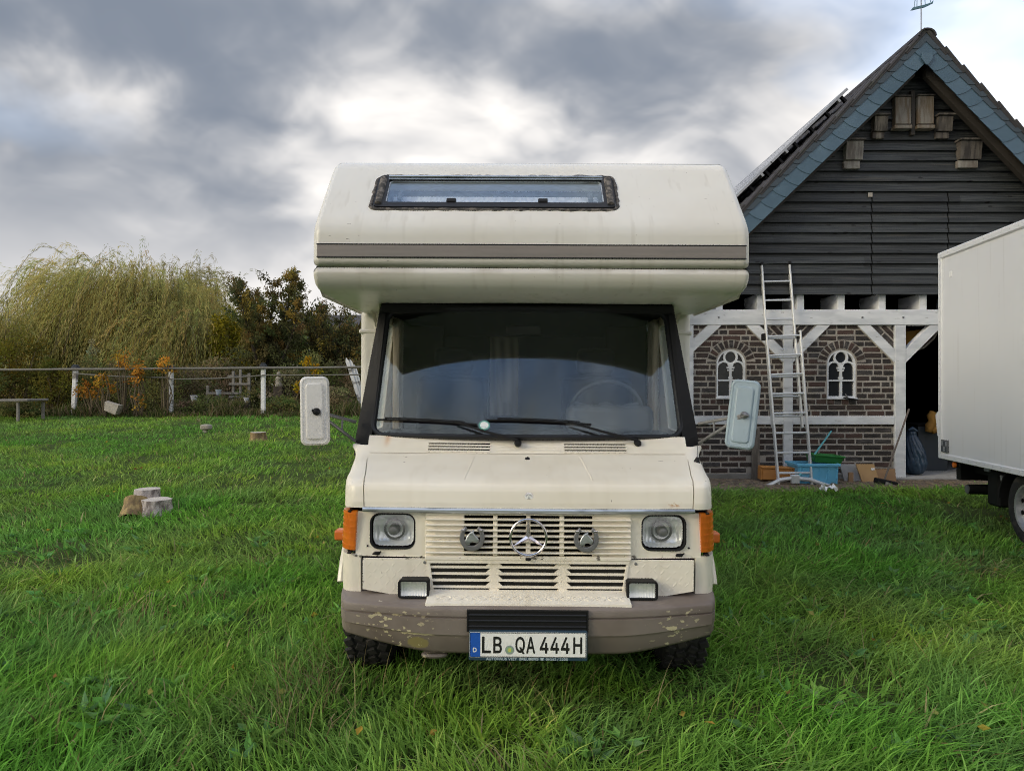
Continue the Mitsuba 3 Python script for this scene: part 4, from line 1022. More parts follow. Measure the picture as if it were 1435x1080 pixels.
for xa, xb in ((XL + 0.16, p1a), (p1b, p2a)):
    for za, zb, bond in ((GZ + 0.095, z_r0, 0), (z_r1, zb0, 1)):
        dom = sbox(xa + 0.006, za + 0.004, xb - 0.006, zb - 0.006).difference(win_zone).difference(brace_zone)
        # corner triangles above the braces take bricks laid along the brace
        tri = []
        if bond:
            for b in braces[:4]:
                c = b.centroid
                if xa < c.x < xb:
                    parts = sbox(xa, zb0 - 0.48, xb, zb0).difference(b.buffer(0.012))
                    for g in getattr(parts, 'geoms', [parts]):
                        if g.area < 0.12 and abs(g.centroid.x - c.x) < 0.3: tri.append((g.buffer(-0.006), 1 if c.x < (xa + xb) / 2 else -1))
        for g, sgn in tri: dom = dom.difference(g.buffer(0.01))
        nrow = int((zb - za) / P_H) + 1
        for j in range(nrow):
            zc = za + (j + 0.5) * P_H
            x = xa - rb.uniform(0, 0.2) if bond else xa - (0.5 * P_L if j % 2 else 0.02)
            while x < xb:
                L = BL_ if (not bond or rb.random() < 0.66) else 0.118
                x0, x1 = x, x + L
                x = x1 + (P_L - BL_)
                h = BH_ + rb.uniform(-0.003, 0.003)
                pg = sbox(x0, zc - h / 2, x1, zc + h / 2)
                it = pg.intersection(dom)
                for g in getattr(it, 'geoms', [it]):
                    if g.area < 0.0011: continue
                    whole = g.area > 0.995 * pg.area
                    pieces.append((None if whole else g, (x0 + L / 2, zc), L, g.area))
        for g, sgn in tri:
            gg = affinity.rotate(g, -45 * sgn, origin=(0, 0))
            a0, c0, a1, c1 = gg.bounds
            for j in range(int((c1 - c0) / P_H) + 1):
                x = a0 - 0.05 - 0.1 * (j % 2)
                while x < a1:
                    it = sbox(x, c0 + j * P_H, x + BL_, c0 + j * P_H + BH_).intersection(gg); x += P_L
                    for q_ in getattr(it, 'geoms', [it]):
                        if q_.area > 0.0011 and q_.geom_type == 'Polygon':
                            q2 = affinity.rotate(q_, 45 * sgn, origin=(0, 0))
                            pieces.append((q2, (q2.centroid.x, q2.centroid.y), 0, q2.area))
# voussoirs and sill bricks
for c, z in wins:
    zc = z + WH - WW / 2
    for k in range(11):
        a = math.radians(12 + 156 * (k + 0.5) / 11)
        r0, r1, hw = WW / 2 + 0.022, WW / 2 + 0.135, 0.026
        e, f = np.array([math.cos(a), math.sin(a)]), np.array([-math.sin(a), math.cos(a)])
        o = np.array([c, zc])
        pg = Polygon([o + e * r0 - f * hw * 0.85, o + e * r1 - f * hw * 1.12, o + e * r1 + f * hw * 1.12, o + e * r0 + f * hw * 0.85])
        pieces.append((pg, (o + e * (r0 + r1) / 2), 0, 9))
    for k in range(4):
        x0 = c - WW / 2 + 0.004 + k * 0.108
        pieces.append((sbox(x0, z - 0.094, x0 + 0.094, z - 0.026), (x0 + 0.047, z - 0.06), 0, 8.0))
whole = {L: [mikit.ply(mv(bx(-L / 2, L / 2, 0, 0.06, -BH_ / 2, BH_ / 2, 0.005), 0, 0, 0), BR[i], smooth=False) for i in range(4)] for L in (BL_, 0.118)}
vis = [p for p in pieces if p[1][0] > X(975) and not (X(1053) < p[1][0] < X(1062) and p[1][1] < Z(630))]
hid = [p for p in pieces if p[1][0] <= X(975)]
vis.sort(key=lambda p: -p[3])
rest = vis[299:] + hid
for p in vis[:299]:
    i = int(rb.choice(4, p=[0.4, 0.3, 0.14, 0.16]))
    y = YW - 0.004 + rb.uniform(-0.005, 0.004)
    if p[0] is None:
        put(WALL + '__brick', whole[p[2]][i], trimesh.transformations.translation_matrix([p[1][0], y, p[1][1]]) @ rot([0, 1, 0], rb.uniform(-0.9, 0.9)))
    else:
        add(WALL + '__brick', front(p[0].simplify(0.002), y + 0.05 - (0.004 if p[3] > 7 else 0), 0.05), BR[i])
if rest:
    ms = [(mv(bx(-p[2] / 2, p[2] / 2, 0, 0.05, -BH_ / 2, BH_ / 2, 0.005), p[1][0], YW - 0.004, p[1][1]) if p[0] is None else front(p[0], YW + 0.046, 0.05)) for p in rest]
    add(WALL + '__brick_remainder', cat(*ms), BR[0], kind='stuff')
ba('plinth', bx(XL, p2a - 0.003, YW - 0.02, YW + 0.13, GZ - 0.1, GZ + 0.088, 0.008), 'm_plinth')

# boarded gable
pb = 0.1515
zrow = [zc0 + k * pb for k in range(30)]
rbd = np.random.default_rng(5)
for k, z in enumerate(zrow):
    xa = APX - (APZ - 0.30 - z) / SL; xb = APX + (APZ - 0.30 - z) / SR
    if xb - xa < 0.3: break
    cuts = [xa, xb]
    if z < Z(300): cuts = [xa, X(1218.5), X(1325), xb]
    elif z < Z(270): cuts = [xa, X(1218.5), X(1325), xb]
    for a, b in zip(cuts[:-1], cuts[1:]):
        if b - a < 0.1: continue
        g = 0.010 if len(cuts) > 2 else 0
        # lapped board: bottom edge proud
        w_ = rbd.uniform(-0.003, 0.003)
        pr = [(YW - 0.086 + w_, z - 0.012), (YW - 0.056 + w_, z - 0.016), (YW - 0.018, z + pb), (YW - 0.040, z + pb)]
        m = sidep(Polygon(pr), a + g, b - a - 2 * g)
        if rbd.random() < 0.6: m.apply_transform(rot([0, 1, 0], rbd.uniform(-0.10, 0.10), [(a + b) / 2, 0, z]))
        ba('board', m, 'm_board')
ba('gable_backing', front(Polygon([(XL, zc0 + 0.0), (XR, zc0 + 0.0), (APX, APZ - 0.2)]), YW + 0.03, 0.05), 'm_void')
ba('lintel_backing', bx(XL, XR, YW + 0.62, YW + 0.66, z_beam0, zc0 + 0.4), 'm_void')
for xc in (X(1218.5), X(1325)):
    ba('board_joint', bx(xc - 0.009, xc + 0.009, YW - 0.046, YW - 0.02, zc0, Z(271)), 'm_void')
ba('door_plate', bx(X(1213), X(1219), YW - 0.085, YW - 0.07, Z(278), Z(272)), 'm_mortar')
# roof slabs with a boarded underside
Y0, Y1 = D - 0.42, D + 9.0
EL, ER = 1.62, 10.05


def slope_pt(side, d):   # distance d down the slope from the apex
    s = SL if side < 0 else SR
    c = 1 / math.hypot(1, s)
    return np.array([APX + side * d * c, APZ - d * s * c])


def slope_dirs(side):
    s = SL if side < 0 else SR
    c = 1 / math.hypot(1, s)
    return np.array([side * c, -s * c]), np.array([-side * s * c, -c])     # along (down), inward (down and in)


for side in (-1, 1):
    e, n = slope_dirs(side)
    LEN = (APX - EL) * math.hypot(1, SL) if side < 0 else (ER - APX) * math.hypot(1, SR)
    o = np.array([APX, APZ])
    vtx = [o, o + e * LEN, o + e * LEN + n * 0.16, o + n * 0.16]
    # meet at the ridge line
    t = n * 0.16; t = t - e * (t[0] / e[0])
    vtx[3] = o + t
    ba('roof_slab', front(Polygon(vtx), Y1, Y1 - Y0 - 0.02), 'm_dark_wood', label='dark boarded roof slope')
    roofk = f'{BARN}__roof_slab' + ('' if side < 0 else '_001')
    # verge rafter and purlins under the overhang
    pr = [o + e * 0.30 + n * 0.162, o + e * LEN + n * 0.162, o + e * LEN + n * 0.34, o + e * 0.45 + n * 0.34]
    ba('verge_rafter', front(Polygon(pr), Y0 + 0.20, 0.09), 'm_dark_wood')
    # slates: upper narrow row, lower wide row
    pitch = 0.235
    for row, (n0_, n1_) in enumerate(((-0.012, 0.088), (0.078, 0.300))):
        W_ = n1_ - n0_
        a = np.linspace(0, 1, 9)
        low = np.column_stack([pitch + 0.055 - 0.075 * a ** 2.2, a * W_])
        pg = np.vstack([[(-0.03, 0.0)], low, [(-0.03 - 0.0, W_)]])
        sl_ = bevel(pg, 0.009, 0.002, 1)
        M = np.eye(4)
        M[:3, 0] = [e[0], 0, e[1]]; M[:3, 1] = [n[0], 0, n[1]]; M[:3, 2] = np.cross(M[:3, 0], M[:3, 1])
        flip = M[1, 2] > 0
        if flip: M[:3, 2] *= -1
        mats = ('m_slate_a', 'm_slate_b') if row else ('m_slate_dark', 'm_slate_dark')
        if flip: sl_ = sl_.copy(); sl_.invert()
        sh = [mikit.ply(sl_, m_, smooth=False) for m_ in mats]
        rs = np.random.default_rng(3 + row + side)
        for k in range(int(LEN / pitch)):
            p = o + e * (pitch * k + 0.02) + n * n0_
            tilt = rot([0, 0, 1], 0)
            Mk = M.copy(); Mk[:3, 3] = [p[0], Y0 - 0.002 - (0.012 if row == 0 else 0.0), p[1]]
            sk = np.eye(4); sk[2, 0] = 0.045                  # the lower edge stands proud of the next slate
            put(roofk + '__slate', sh[int(rs.integers(2))], Mk @ sk @ rot([0, 0, 1], float(rs.uniform(-0.6, 0.6))))
    # roof tiles: verge tiles one by one, the field as one part
    tp = 0.36
    tile = bx(-0.05, tp + 0.045, -0.15, 0.15, 0, 0.030, 0.008)
    roll_ = tube([(-0.05, -0.155, 0.018), (tp + 0.045, -0.155, 0.018)], 0.026, 8)
    lip = bx(-0.05, tp + 0.045, -0.172, -0.152, -0.022, 0.02, 0.005)
    Mt = np.eye(4); Mt[:3, 0] = [e[0], 0, e[1]]; Mt[:3, 2] = [-n[0], 0, -n[1]]; Mt[:3, 1] = np.cross(Mt[:3, 2], Mt[:3, 0])
    ysgn = 1 if Mt[1, 1] > 0 else -1
    def place(m, k, y, extra=0.0):
        p = o + e * (tp * k + 0.02) - n * (0.022)
        Mk = Mt.copy(); Mk[:3, 3] = [p[0], y, p[1]]
        til = rot([0, 1, 0], 5.0)
        if ysgn < 0:
            m = m.copy(); m.vertices[:, 1] *= -1; m.invert()
        return xf(m, Mk @ til)
    nk = int(LEN / tp) + 1
    for k in range(nk):
        ba('verge_tile', place(cat(tile, roll_, lip), k, Y0 + 0.135), 'm_tile', 40, parent=roofk)
    field = [place(cat(tile, roll_), k, Y0 + 0.135 + 0.30 * j) for j in range(1, 30) for k in range(nk)]
    add(roofk + '__field_tiles', cat(*field), 'm_tile', kind='stuff')
for j in range(24):
    a = np.linspace(0, PI, 9)
    ring_ = np.column_stack([0.13 * np.cos(a), 0.11 * np.sin(a)])
    pg = np.vstack([ring_, ring_[::-1] * 0.82])
    ba('ridge_tile', mv(front(Polygon(pg), 0, 0.40), APX, Y0 + 0.34 + 0.36 * j, APZ - 0.055), 'm_tile', 40)
kp = np.array([(-0.10, 0.12), (0.10, 0.12), (0.115, 0.02), (0.03, -0.10), (0.0, -0.115), (-0.03, -0.10), (-0.115, 0.02)])
ba('apex_slate', mv(fbev(kp[::-1] * 0.72, Y0 - 0.034, 0.014, 0.004, 2), APX, 0, APZ - 0.385), 'm_slate_a')
# walls and floor that close the barn
for xa, xb in ((XL, XL + 0.14), (XR - 0.14, XR)):
    ba('side_wall', bx(xa, xb, YW + 0.15, Y1 - 0.2, GZ - 0.1, z_beam1 - 0.25), 'm_barn_inside')
ba('back_wall', bx(XL, XR, Y1 - 0.4, Y1 - 0.2, GZ - 0.1, z_beam1), 'm_barn_inside')
ba('inner_wall', bx(p2a, p2a + 0.12, YW + 0.16, Y1 - 0.4, GZ - 0.1, z_beam1), 'm_barn_inside')
ba('loft_floor', bx(XL, XR, YW + 0.70, Y1 - 0.2, z_beam1 - 0.05, z_beam1 + 0.02), 'm_barn_inside')
ba('door_jamb', bx(X(1392), X(1410), YW - 0.03, YW + 0.12, GZ, zb0 - 0.003), 'm_white_wood')
ba('door_leaf', bx(X(1410) + 0.01, XR - 0.17, YW, YW + 0.06, GZ + 0.02, zb0 - 0.003), 'm_board')
add('barn_floor', bx(p2a - 0.1, XR - 0.1, YW - 0.16, Y1 - 0.4, GZ - 0.2, GZ + 0.045, 0.01), 'm_concrete', label='pale concrete threshold and floor of the barn doorway', kind='structure')
# a pale round-topped piece leaning under the lintel
sl2 = np.radians(np.linspace(200, 290, 16))
WV = thing('weathervane', 'green-blue sailing ship weathervane on a thin rod above the ridge', 'weathervane')
vx_, vy_ = X(1291) * 10.35 / D, 10.35
z0v = 1.6 + (540 - 8) * 0.01035
hullp = np.array([(-0.155, -0.075), (-0.12, -0.028), (0.05, 0.012), (0.145, 0.045), (0.175, 0.075), (0.17, 0.03), (0.05, -0.028), (-0.06, -0.052)])
add(WV + '__rod', tube([(vx_, vy_, APZ - 0.05), (vx_, vy_, z0v + 0.75)], 0.008, 8), 'm_steel', True)
add(WV + '__hull', mv(fbev(hullp, 0.008, 0.016, 0.004, 1), vx_, vy_, z0v), 'm_copper')
add(WV + '__rigging', cat(*[tube([(vx_ + a, vy_, z0v + b), (vx_ + c, vy_, z0v + d)], 0.005, 6) for a, b, c, d in ((-0.062, -0.02, -0.055, 0.42), (0.06, 0.01, 0.02, 0.52), (0.14, 0.05, 0.02, 0.55), (-0.1, -0.02, -0.055, 0.4))]), 'm_copper', True)
add(WV + '__sail', cat(front(Polygon([(vx_ - 0.05, z0v + 0.10), (vx_ + 0.0, z0v + 0.13), (vx_ - 0.01, z0v + 0.40), (vx_ - 0.055, z0v + 0.36)]), vy_, 0.006), front(Polygon([(vx_ + 0.03, z0v + 0.16), (vx_ + 0.12, z0v + 0.2), (vx_ + 0.03, z0v + 0.48)]), vy_, 0.006)), 'm_copper')
# solar panels standing off the left roof slope
e, n = slope_dirs(-1)
for k, (d0, L, lab) in enumerate(((0.86, 1.62, 'upper solar panel on the left roof slope, seen edge on'), (2.50, 1.62, 'lower solar panel on the left roof slope, seen edge on beside the van roof'))):
    SP = thing('solar_panel', lab, 'solar panel', 'solar panels on the roof')
    Ms = np.eye(4); Ms[:3, 0] = [e[0], 0, e[1]]; Ms[:3, 2] = [-n[0], 0, -n[1]]; Ms[:3, 1] = np.cross(Ms[:3, 2], Ms[:3, 0])
    p = np.array([APX, APZ]) + e * d0 - n * (0.165)
    Ms[:3, 3] = [p[0], D + 0.35, p[1]]
    sy = 1 if Ms[1, 1] > 0 else -1
    ya, yb = sorted((0.0, sy * 6.0))
    add(SP + '__frame', xf(cat(bx(0, L, ya, ya + 0.03, 0, 0.04), bx(0, L, yb - 0.03, yb, 0, 0.04), bx(0, 0.03, ya, yb, 0, 0.04), bx(L - 0.03, L, ya, yb, 0, 0.04)), Ms), 'm_panel_frame')
    add(SP + '__cells', xf(bx(0.02, L - 0.02, ya + 0.02, yb - 0.02, 0.018, 0.036), Ms), 'm_panel_cell')
    for j in range(5):
        add(SP + '__bracket', xf(cat(bx(0.1 + 0.34 * j, 0.14 + 0.34 * j, (0.05 if sy > 0 else -0.11), (0.11 if sy > 0 else -0.05), -0.13, 0.0)), Ms), 'm_black')
    add(SP + '__mounting_rail', xf(cat(bx(0.2, 0.24, ya + 0.02, yb, -0.05, 0.0), bx(L - 0.3, L - 0.26, ya + 0.02, yb, -0.05, 0.0)), Ms), 'm_panel_frame')

# nest boxes on the gable
def wood(key, c0, c1):
    mat(key, proc(lambda p, n, uv: mix(c0, c1, smoothstep(0.3, 0.72, fbm(p.x * 30, p.y * 8, p.z * 4, 4)))), 0.8)


wood('m_box_warm', (0.12, 0.088, 0.06), (0.19, 0.175, 0.155))
wood('m_box_grey', (0.13, 0.11, 0.095), (0.25, 0.235, 0.21))
wood('m_box_dark', (0.035, 0.03, 0.028), (0.11, 0.095, 0.082))
wood('m_box_striped', (0.05, 0.04, 0.032), (0.21, 0.18, 0.145))
kf = 10.5 / 1000
for (u0, u1, v0, v1, m_, lab, tall) in (
        (1252, 1274, 137, 181, 'm_box_warm', 'tall brown bat box just left of the gable centre line', 1),
        (1283.5, 1306, 136, 181, 'm_box_warm', 'tall pale brown bat box just right of the gable centre line', 1),
        (1221.5, 1241, 163, 195, 'm_box_striped', 'small streaky wooden nest box left of the tall pair', 0),
        (1310.5, 1331.5, 163, 195, 'm_box_dark', 'small dark wooden nest box right of the tall pair', 0),
        (1182, 1207, 197.5, 237, 'm_box_grey', 'pale grey slanted nest box lowest on the left of the gable', 2),
        (1341, 1372, 197.5, 236, 'm_box_dark', 'wide dark nest box lowest on the right of the gable', 2)):
    N = thing('nest_box', lab, 'nest box', 'nest boxes on the gable')
    xa, xb, za, zb = (u0 - 717.5) * kf, (u1 - 717.5) * kf, 1.6 + (540 - v1) * kf, 1.6 + (540 - v0) * kf
    h = zb - za
    f0 = 0.20 if tall == 1 else 0.30
    yf_, yb_ = D - 0.16, D - 0.06
    if tall == 1:
        add(N + '__front_board', bx(xa, xb, yf_, yb_, za + 0.12 * h, zb - 0.01, 0.006), m_)
        add(N + '__roof', bx(xa - 0.01, xb + 0.012, yf_ - 0.02, yb_, zb - 0.008, zb + 0.012, 0.004), 'm_box_dark')
        add(N + '__landing_board', bx(xa - 0.025, xb + 0.0, yf_ - 0.03, yb_, za - 0.02, za + 0.07 * h, 0.006), m_)
    else:
        add(N + '__body', hull([(x, y, z) for x in (xa + 0.01, xb - 0.005) for y, z in ((yf_, za + f0 * h), (yb_, za + f0 * h), (yf_ - 0.03, zb - 0.03), (yb_, zb - 0.02))]), m_)
        add(N + '__roof', bx(xa - 0.012, xb + 0.02, yf_ - 0.06, yb_, zb - 0.02, zb + 0.006, 0.004), 'm_box_dark')
        add(N + '__lower_board', bx(xa, xb - 0.03, yf_ + 0.03, yb_, za, za + (f0 - 0.03) * h, 0.005), m_ if tall != 2 else 'm_box_grey')
ST = ba('gable_strut', bx((1275.5 - 717.5) * kf, (1281 - 717.5) * kf, D - 0.13, D - 0.06, 1.6 + (540 - 190) * kf, 1.6 + (540 - 128) * kf), 'm_dark_wood')

# ================================================================ things in front of the barn
mat('m_alu', proc(lambda p, n, uv: mix((0.70, 0.71, 0.72), (0.55, 0.56, 0.57), fbm(p.x * 8, p.y * 8, p.z * 5, 3))), 0.42, metallic=0.45)
LD = thing('ladder', 'aluminium two-part extension ladder leaning against the barn wall', 'ladder')
def lad(u, v):   # the ladder's plane leans from the ground to the wall
    t = (678 - v) / (678 - 367)
    d = 9.95 + (D - 0.13 - 9.95) * t
    return np.array([(u - 717.5) * d / 1000, d, 1.6 + (540 - v) * d / 1000])
def rail_bar(p, q, w=0.026, dpt=0.06):
    ax = (q - p) / np.linalg.norm(q - p)
    L = np.linalg.norm(q - p)
    m = bx(-w / 2, w / 2, -dpt / 2, dpt / 2, 0, L, 0.004)
    xax = np.cross([0, 1, 0], ax); xax /= np.linalg.norm(xax)
    M = np.eye(4); M[:3, 0], M[:3, 1], M[:3, 2], M[:3, 3] = xax, np.cross(ax, xax), ax, p
    return xf(m, M)
off = np.array([0, 0.075, 0.0])
l0, l1, r0_, r1_ = lad(1091, 679), lad(1073.5, 465), lad(1137.5, 679), lad(1121, 463)
sec0 = add(LD + '__lower_section', cat(rail_bar(l0, l1), rail_bar(r0_, r1_)), 'm_alu')
L0, L1 = lad(1085.5, 600) + off, lad(1069.5, 368) + off
R0, R1 = lad(1127.5, 600) + off, lad(1108.5, 367) + off
sec1 = add(LD + '__upper_section', cat(rail_bar(L0, L1), rail_bar(R0, R1)), 'm_alu')
for k in range(8):
    t = 0.075 + k * 0.1275
    add(sec0 + '__rung', tube([l0 + (l1 - l0) * t, r0_ + (r1_ - r0_) * t], 0.016, 8), 'm_alu', 40)
for k in range(9):
    t = 0.07 + k * 0.1165
    add(sec1 + '__rung', tube([L0 + (L1 - L0) * t, R0 + (R1 - R0) * t], 0.015, 8), 'm_alu', 40)
for p in (l1, r1_):
    add(LD + '__guide_bracket', bx(p[0] - 0.03, p[0] + 0.03, p[1] - 0.02, p[1] + 0.12, p[2] - 0.12, p[2] - 0.02, 0.005), 'm_black')
for p in (L1, R1):
    add(LD + '__end_cap', bx(p[0] - 0.02, p[0] + 0.02, p[1] - 0.04, p[1] + 0.04, p[2] - 0.03, p[2] + 0.02, 0.005), 'm_black')
yb_ = 9.93
fx = lambda u: (u - 717.5) * yb_ / 1000
fz = lambda v: 1.6 + (540 - v) * yb_ / 1000
bar = [(fx(1061), yb_, fz(687)), (fx(1078), yb_, fz(680)), (fx(1094), yb_, fz(672)), (fx(1113), yb_, fz(669.5)), (fx(1135), yb_, fz(672)), (fx(1152), yb_, fz(678)), (fx(1170), yb_, fz(683.5))]
add(LD + '__stabiliser_bar', tube(bar, 0.030, 8), 'm_alu', 40)
for u, v in ((1059, 687.5), (1171, 684)):
    add(LD + '__rubber_foot', bx(fx(u) - 0.055, fx(u) + 0.055, yb_ - 0.05, yb_ + 0.05, fz(v) - 0.045, fz(v) + 0.03, 0.015), 'm_black')
add(LD + '__bar_clamp', bx(fx(1108), fx(1119), yb_ - 0.05, yb_ + 0.03, fz(677), fz(665), 0.008), 'm_alu')

def atd(u, v, d): return np.array([(u - 717.5) * d / 1000, d, 1.6 + (540 - v) * d / 1000])
mat('m_orange_wood', proc(lambda p, n, uv: mix((0.50, 0.22, 0.05), (0.40, 0.16, 0.04), fbm(p.x * 4, p.y * 4, p.z * 30, 3))), 0.5)
CH = thing('wooden_chest', 'orange varnished wooden board box lying behind the ladder foot', 'box')
Mc = trimesh.transformations.translation_matrix([X(1092) * 0.97, 10.25, GZ + 0.14]) @ rot([0, 1, 0], 1.5) @ rot([0, 0, 1], -6)
add(CH + '__body', xf(bx(-0.27, 0.27, -0.10, 0.10, -0.09, 0.07, 0.008), Mc), 'm_orange_wood')
add(CH + '__lid', xf(bx(-0.285, 0.285, -0.115, 0.11, 0.073, 0.095, 0.006), Mc), 'm_orange_wood')
add(CH + '__end_board', xf(bx(-0.288, -0.273, -0.11, 0.11, -0.095, 0.07, 0.004), Mc), 'm_orange_wood')
mat('m_blue_plastic', proc(lambda p, n, uv: mix((0.17, 0.50, 0.72), (0.12, 0.40, 0.62), fbm(p.x * 6, p.y * 6, p.z * 6, 3))), 0.4)
mat('m_green_plastic', (0.025, 0.17, 0.035), 0.45)
TUB = thing('storage_tub', 'light blue plastic tub beside the ladder, with a green tray on top', 'tub')
pa, pb_ = atd(1119, 680, 9.97), atd(1176, 650, 9.97)
def frustum(x0, x1, z0, z1, y0, y1, t=0.03, wall=0.012):
    o = [hull([(x, y, z) for x, y, z in ((x0 + t, y0 + t, z0), (x1 - t, y0 + t, z0), (x0 + t, y1 - t, z0), (x1 - t, y1 - t, z0), (x0, y0, z1), (x1, y0, z1), (x0, y1, z1), (x1, y1, z1))])]
    i = hull([(x, y, z) for x, y, z in ((x0 + t + wall, y0 + t + wall, z0 + wall), (x1 - t - wall, y0 + t + wall, z0 + wall), (x0 + t + wall, y1 - t - wall, z0 + wall), (x1 - t - wall, y1 - t - wall, z0 + wall), (x0 + wall, y0 + wall, z1 + 0.01), (x1 - wall, y0 + wall, z1 + 0.01), (x0 + wall, y1 - wall, z1 + 0.01), (x1 - wall, y1 - wall, z1 + 0.01))])
    return from_man(to_man(o[0]) - to_man(i))
add(TUB + '__body', frustum(pa[0], pb_[0], GZ - 0.01, pb_[2], 9.98, 10.40), 'm_blue_plastic')
add(TUB + '__rim', cat(bx(pa[0] - 0.02, pb_[0] + 0.02, 9.955, 9.98, pb_[2] - 0.035, pb_[2] + 0.003, 0.006), bx(pa[0] - 0.02, pa[0] + 0.01, 9.98, 10.42, pb_[2] - 0.035, pb_[2] + 0.003, 0.006), bx(pb_[0] - 0.01, pb_[0] + 0.02, 9.98, 10.42, pb_[2] - 0.035, pb_[2] + 0.003, 0.006)), 'm_blue_plastic')
for k in range(5):
    xx = pa[0] + 0.07 + 0.12 * k
    add(TUB + '__rib', hull([(xx + a, y, z) for a in (-0.010, 0.010) for y, z in ((10.002, GZ + 0.02), (9.975, pb_[2] - 0.05), (10.02, GZ + 0.02), (9.99, pb_[2] - 0.05))]), 'm_blue_plastic')
TR = thing('plastic_tray', 'green plastic tray lying on the blue tub', 'tray')
add(TR + '__basin', xf(frustum(-0.21, 0.21, -0.05, 0.05, -0.16, 0.16, 0.03, 0.010), trimesh.transformations.translation_matrix([atd(1156, 647, 10.15)[0], 10.17, pb_[2] + 0.055]) @ rot([0, 1, 0], 4)), 'm_green_plastic')
add(TR + '__rim', xf(tube([(-0.215, -0.165, 0.05), (0.215, -0.165, 0.05), (0.215, 0.165, 0.05), (-0.215, 0.165, 0.05)], 0.012, 6, closed=True), trimesh.transformations.translation_matrix([atd(1156, 647, 10.15)[0], 10.17, pb_[2] + 0.055]) @ rot([0, 1, 0], 4)), 'm_green_plastic')
BRM = thing('broom_handle', 'turquoise broom stick leaning over the tub against the bricks', 'broom')
mat('m_turquoise', (0.10, 0.36, 0.40), 0.4)
q0, q1 = atd(1132, 650, 10.10), atd(1165, 604, 10.56)
add(BRM + '__stick', tube([q0 - (q1 - q0) * 0.35, q1], 0.013, 8), 'm_turquoise', 40)
add(BRM + '__grip', tube([q1, q1 + (q1 - q0) * 0.05], 0.016, 8), 'm_black', 40)
mat('m_cardboard', proc(lambda p, n, uv: mix((0.46, 0.29, 0.14), (0.38, 0.23, 0.10), fbm(p.x * 7, p.y * 7, p.z * 7, 3))), 0.85)
mat('m_cardboard_dark', proc(lambda p, n, uv: mix((0.33, 0.20, 0.11), (0.25, 0.15, 0.08), fbm(p.x * 7, p.y * 7, p.z * 7, 3))), 0.85)
mat('m_grey_board', proc(lambda p, n, uv: mix((0.34, 0.33, 0.33), (0.23, 0.225, 0.22), fbm(p.x * 5, p.y * 5, p.z * 9, 4))), 0.8)
def leaner(name, lab, cat_, poly_uv, d, m_, lean, th=0.02):
    k = thing(name, lab, cat_)
    pts = [atd(u, v, d) for u, v in poly_uv]
    c = np.mean(pts, 0)
    pg = Polygon([(p[0] - c[0], p[2] - c[2]) for p in pts])
    m = front(pg, th / 2, th)
    m.apply_transform(trimesh.transformations.translation_matrix(c) @ rot([1, 0, 0], -lean))
    return k, m, c
k, m, c = leaner('grey_sheet', 'grey sheet leaning on the wall right of the tub', 'board', [(1178, 650), (1202, 650), (1207, 676), (1182, 676)], 10.35, 'm_grey_board', 16)
add(k + '__sheet', m, 'm_grey_board')
add(k + '__torn_corner', bx(c[0] - 0.10, c[0] - 0.03, 10.20, 10.23, c[2] - 0.17, c[2] + 0.03, 0.004), 'm_cardboard_dark')
k, m, c = leaner('cardboard_sheet', 'large tan cardboard with a white label leaning on the bricks', 'cardboard', [(1201, 650), (1226, 650), (1231, 676), (1207, 676)], 10.3, 'm_cardboard', 15)
add(k + '__sheet', m, 'm_cardboard')
add(k + '__label', xf(bx(0.05, 0.10, -0.016, -0.0115, 0.045, 0.075, 0.001), trimesh.transformations.translation_matrix(c) @ rot([1, 0, 0], -15)), 'm_plate_white')
k, m, c = leaner('cardboard_sheet', 'small darker brown cardboard beside the white door post', 'cardboard', [(1227, 657), (1255, 656.5), (1255, 677), (1231, 677)], 10.32, 'm_cardboard_dark', 12)
add(k + '__sheet', m, 'm_cardboard_dark')
add(k + '__fold', bx(c[0] - 0.13, c[0] + 0.12, 10.22, 10.30, GZ + 0.0, GZ + 0.02, 0.003), 'm_cardboard_dark')
SH = thing('long_broom', 'long thin broom leaning against the door post', 'broom')
mat('m_stick', (0.12, 0.095, 0.08), 0.7)
q0, q1 = atd(1238.5, 675, 9.95), atd(1274, 573, 10.45)
add(SH + '__stick', tube([q0, q1], 0.013, 8), 'm_stick', 40)
add(SH + '__head', xf(bx(-0.17, 0.17, -0.05, 0.05, -0.04, 0.03, 0.01), trimesh.transformations.translation_matrix([q0[0] + 0.02, 9.93, GZ + 0.06]) @ rot([0, 1, 0], 12) @ rot([0, 0, 1], 15)), 'm_black')
add(SH + '__bristles', xf(bx(-0.16, 0.16, -0.045, 0.045, -0.09, -0.035, 0.01), trimesh.transformations.translation_matrix([q0[0] + 0.02, 9.93, GZ + 0.06]) @ rot([0, 1, 0], 12) @ rot([0, 0, 1], 15)), 'm_stick')
WD = thing('wood_offcut', 'pale wood offcut lying in front of the door post', 'wood')
add(WD + '__block', xf(bx(-0.09, 0.09, -0.03, 0.03, -0.025, 0.025, 0.006), trimesh.transformations.translation_matrix(atd(1250, 681, 9.85)) @ rot([0, 1, 0], 25)), 'm_box_grey')
STK = thing('wooden_stake', 'weathered upright plank standing against the brick wall behind the blue mirror', 'plank')
wood('m_stake', (0.10, 0.085, 0.07), (0.19, 0.165, 0.14))
add(STK + '__plank', bx(X(1051), X(1061.5), D - 0.11, D - 0.06, GZ - 0.1, Z(600), 0.006), 'm_stake')
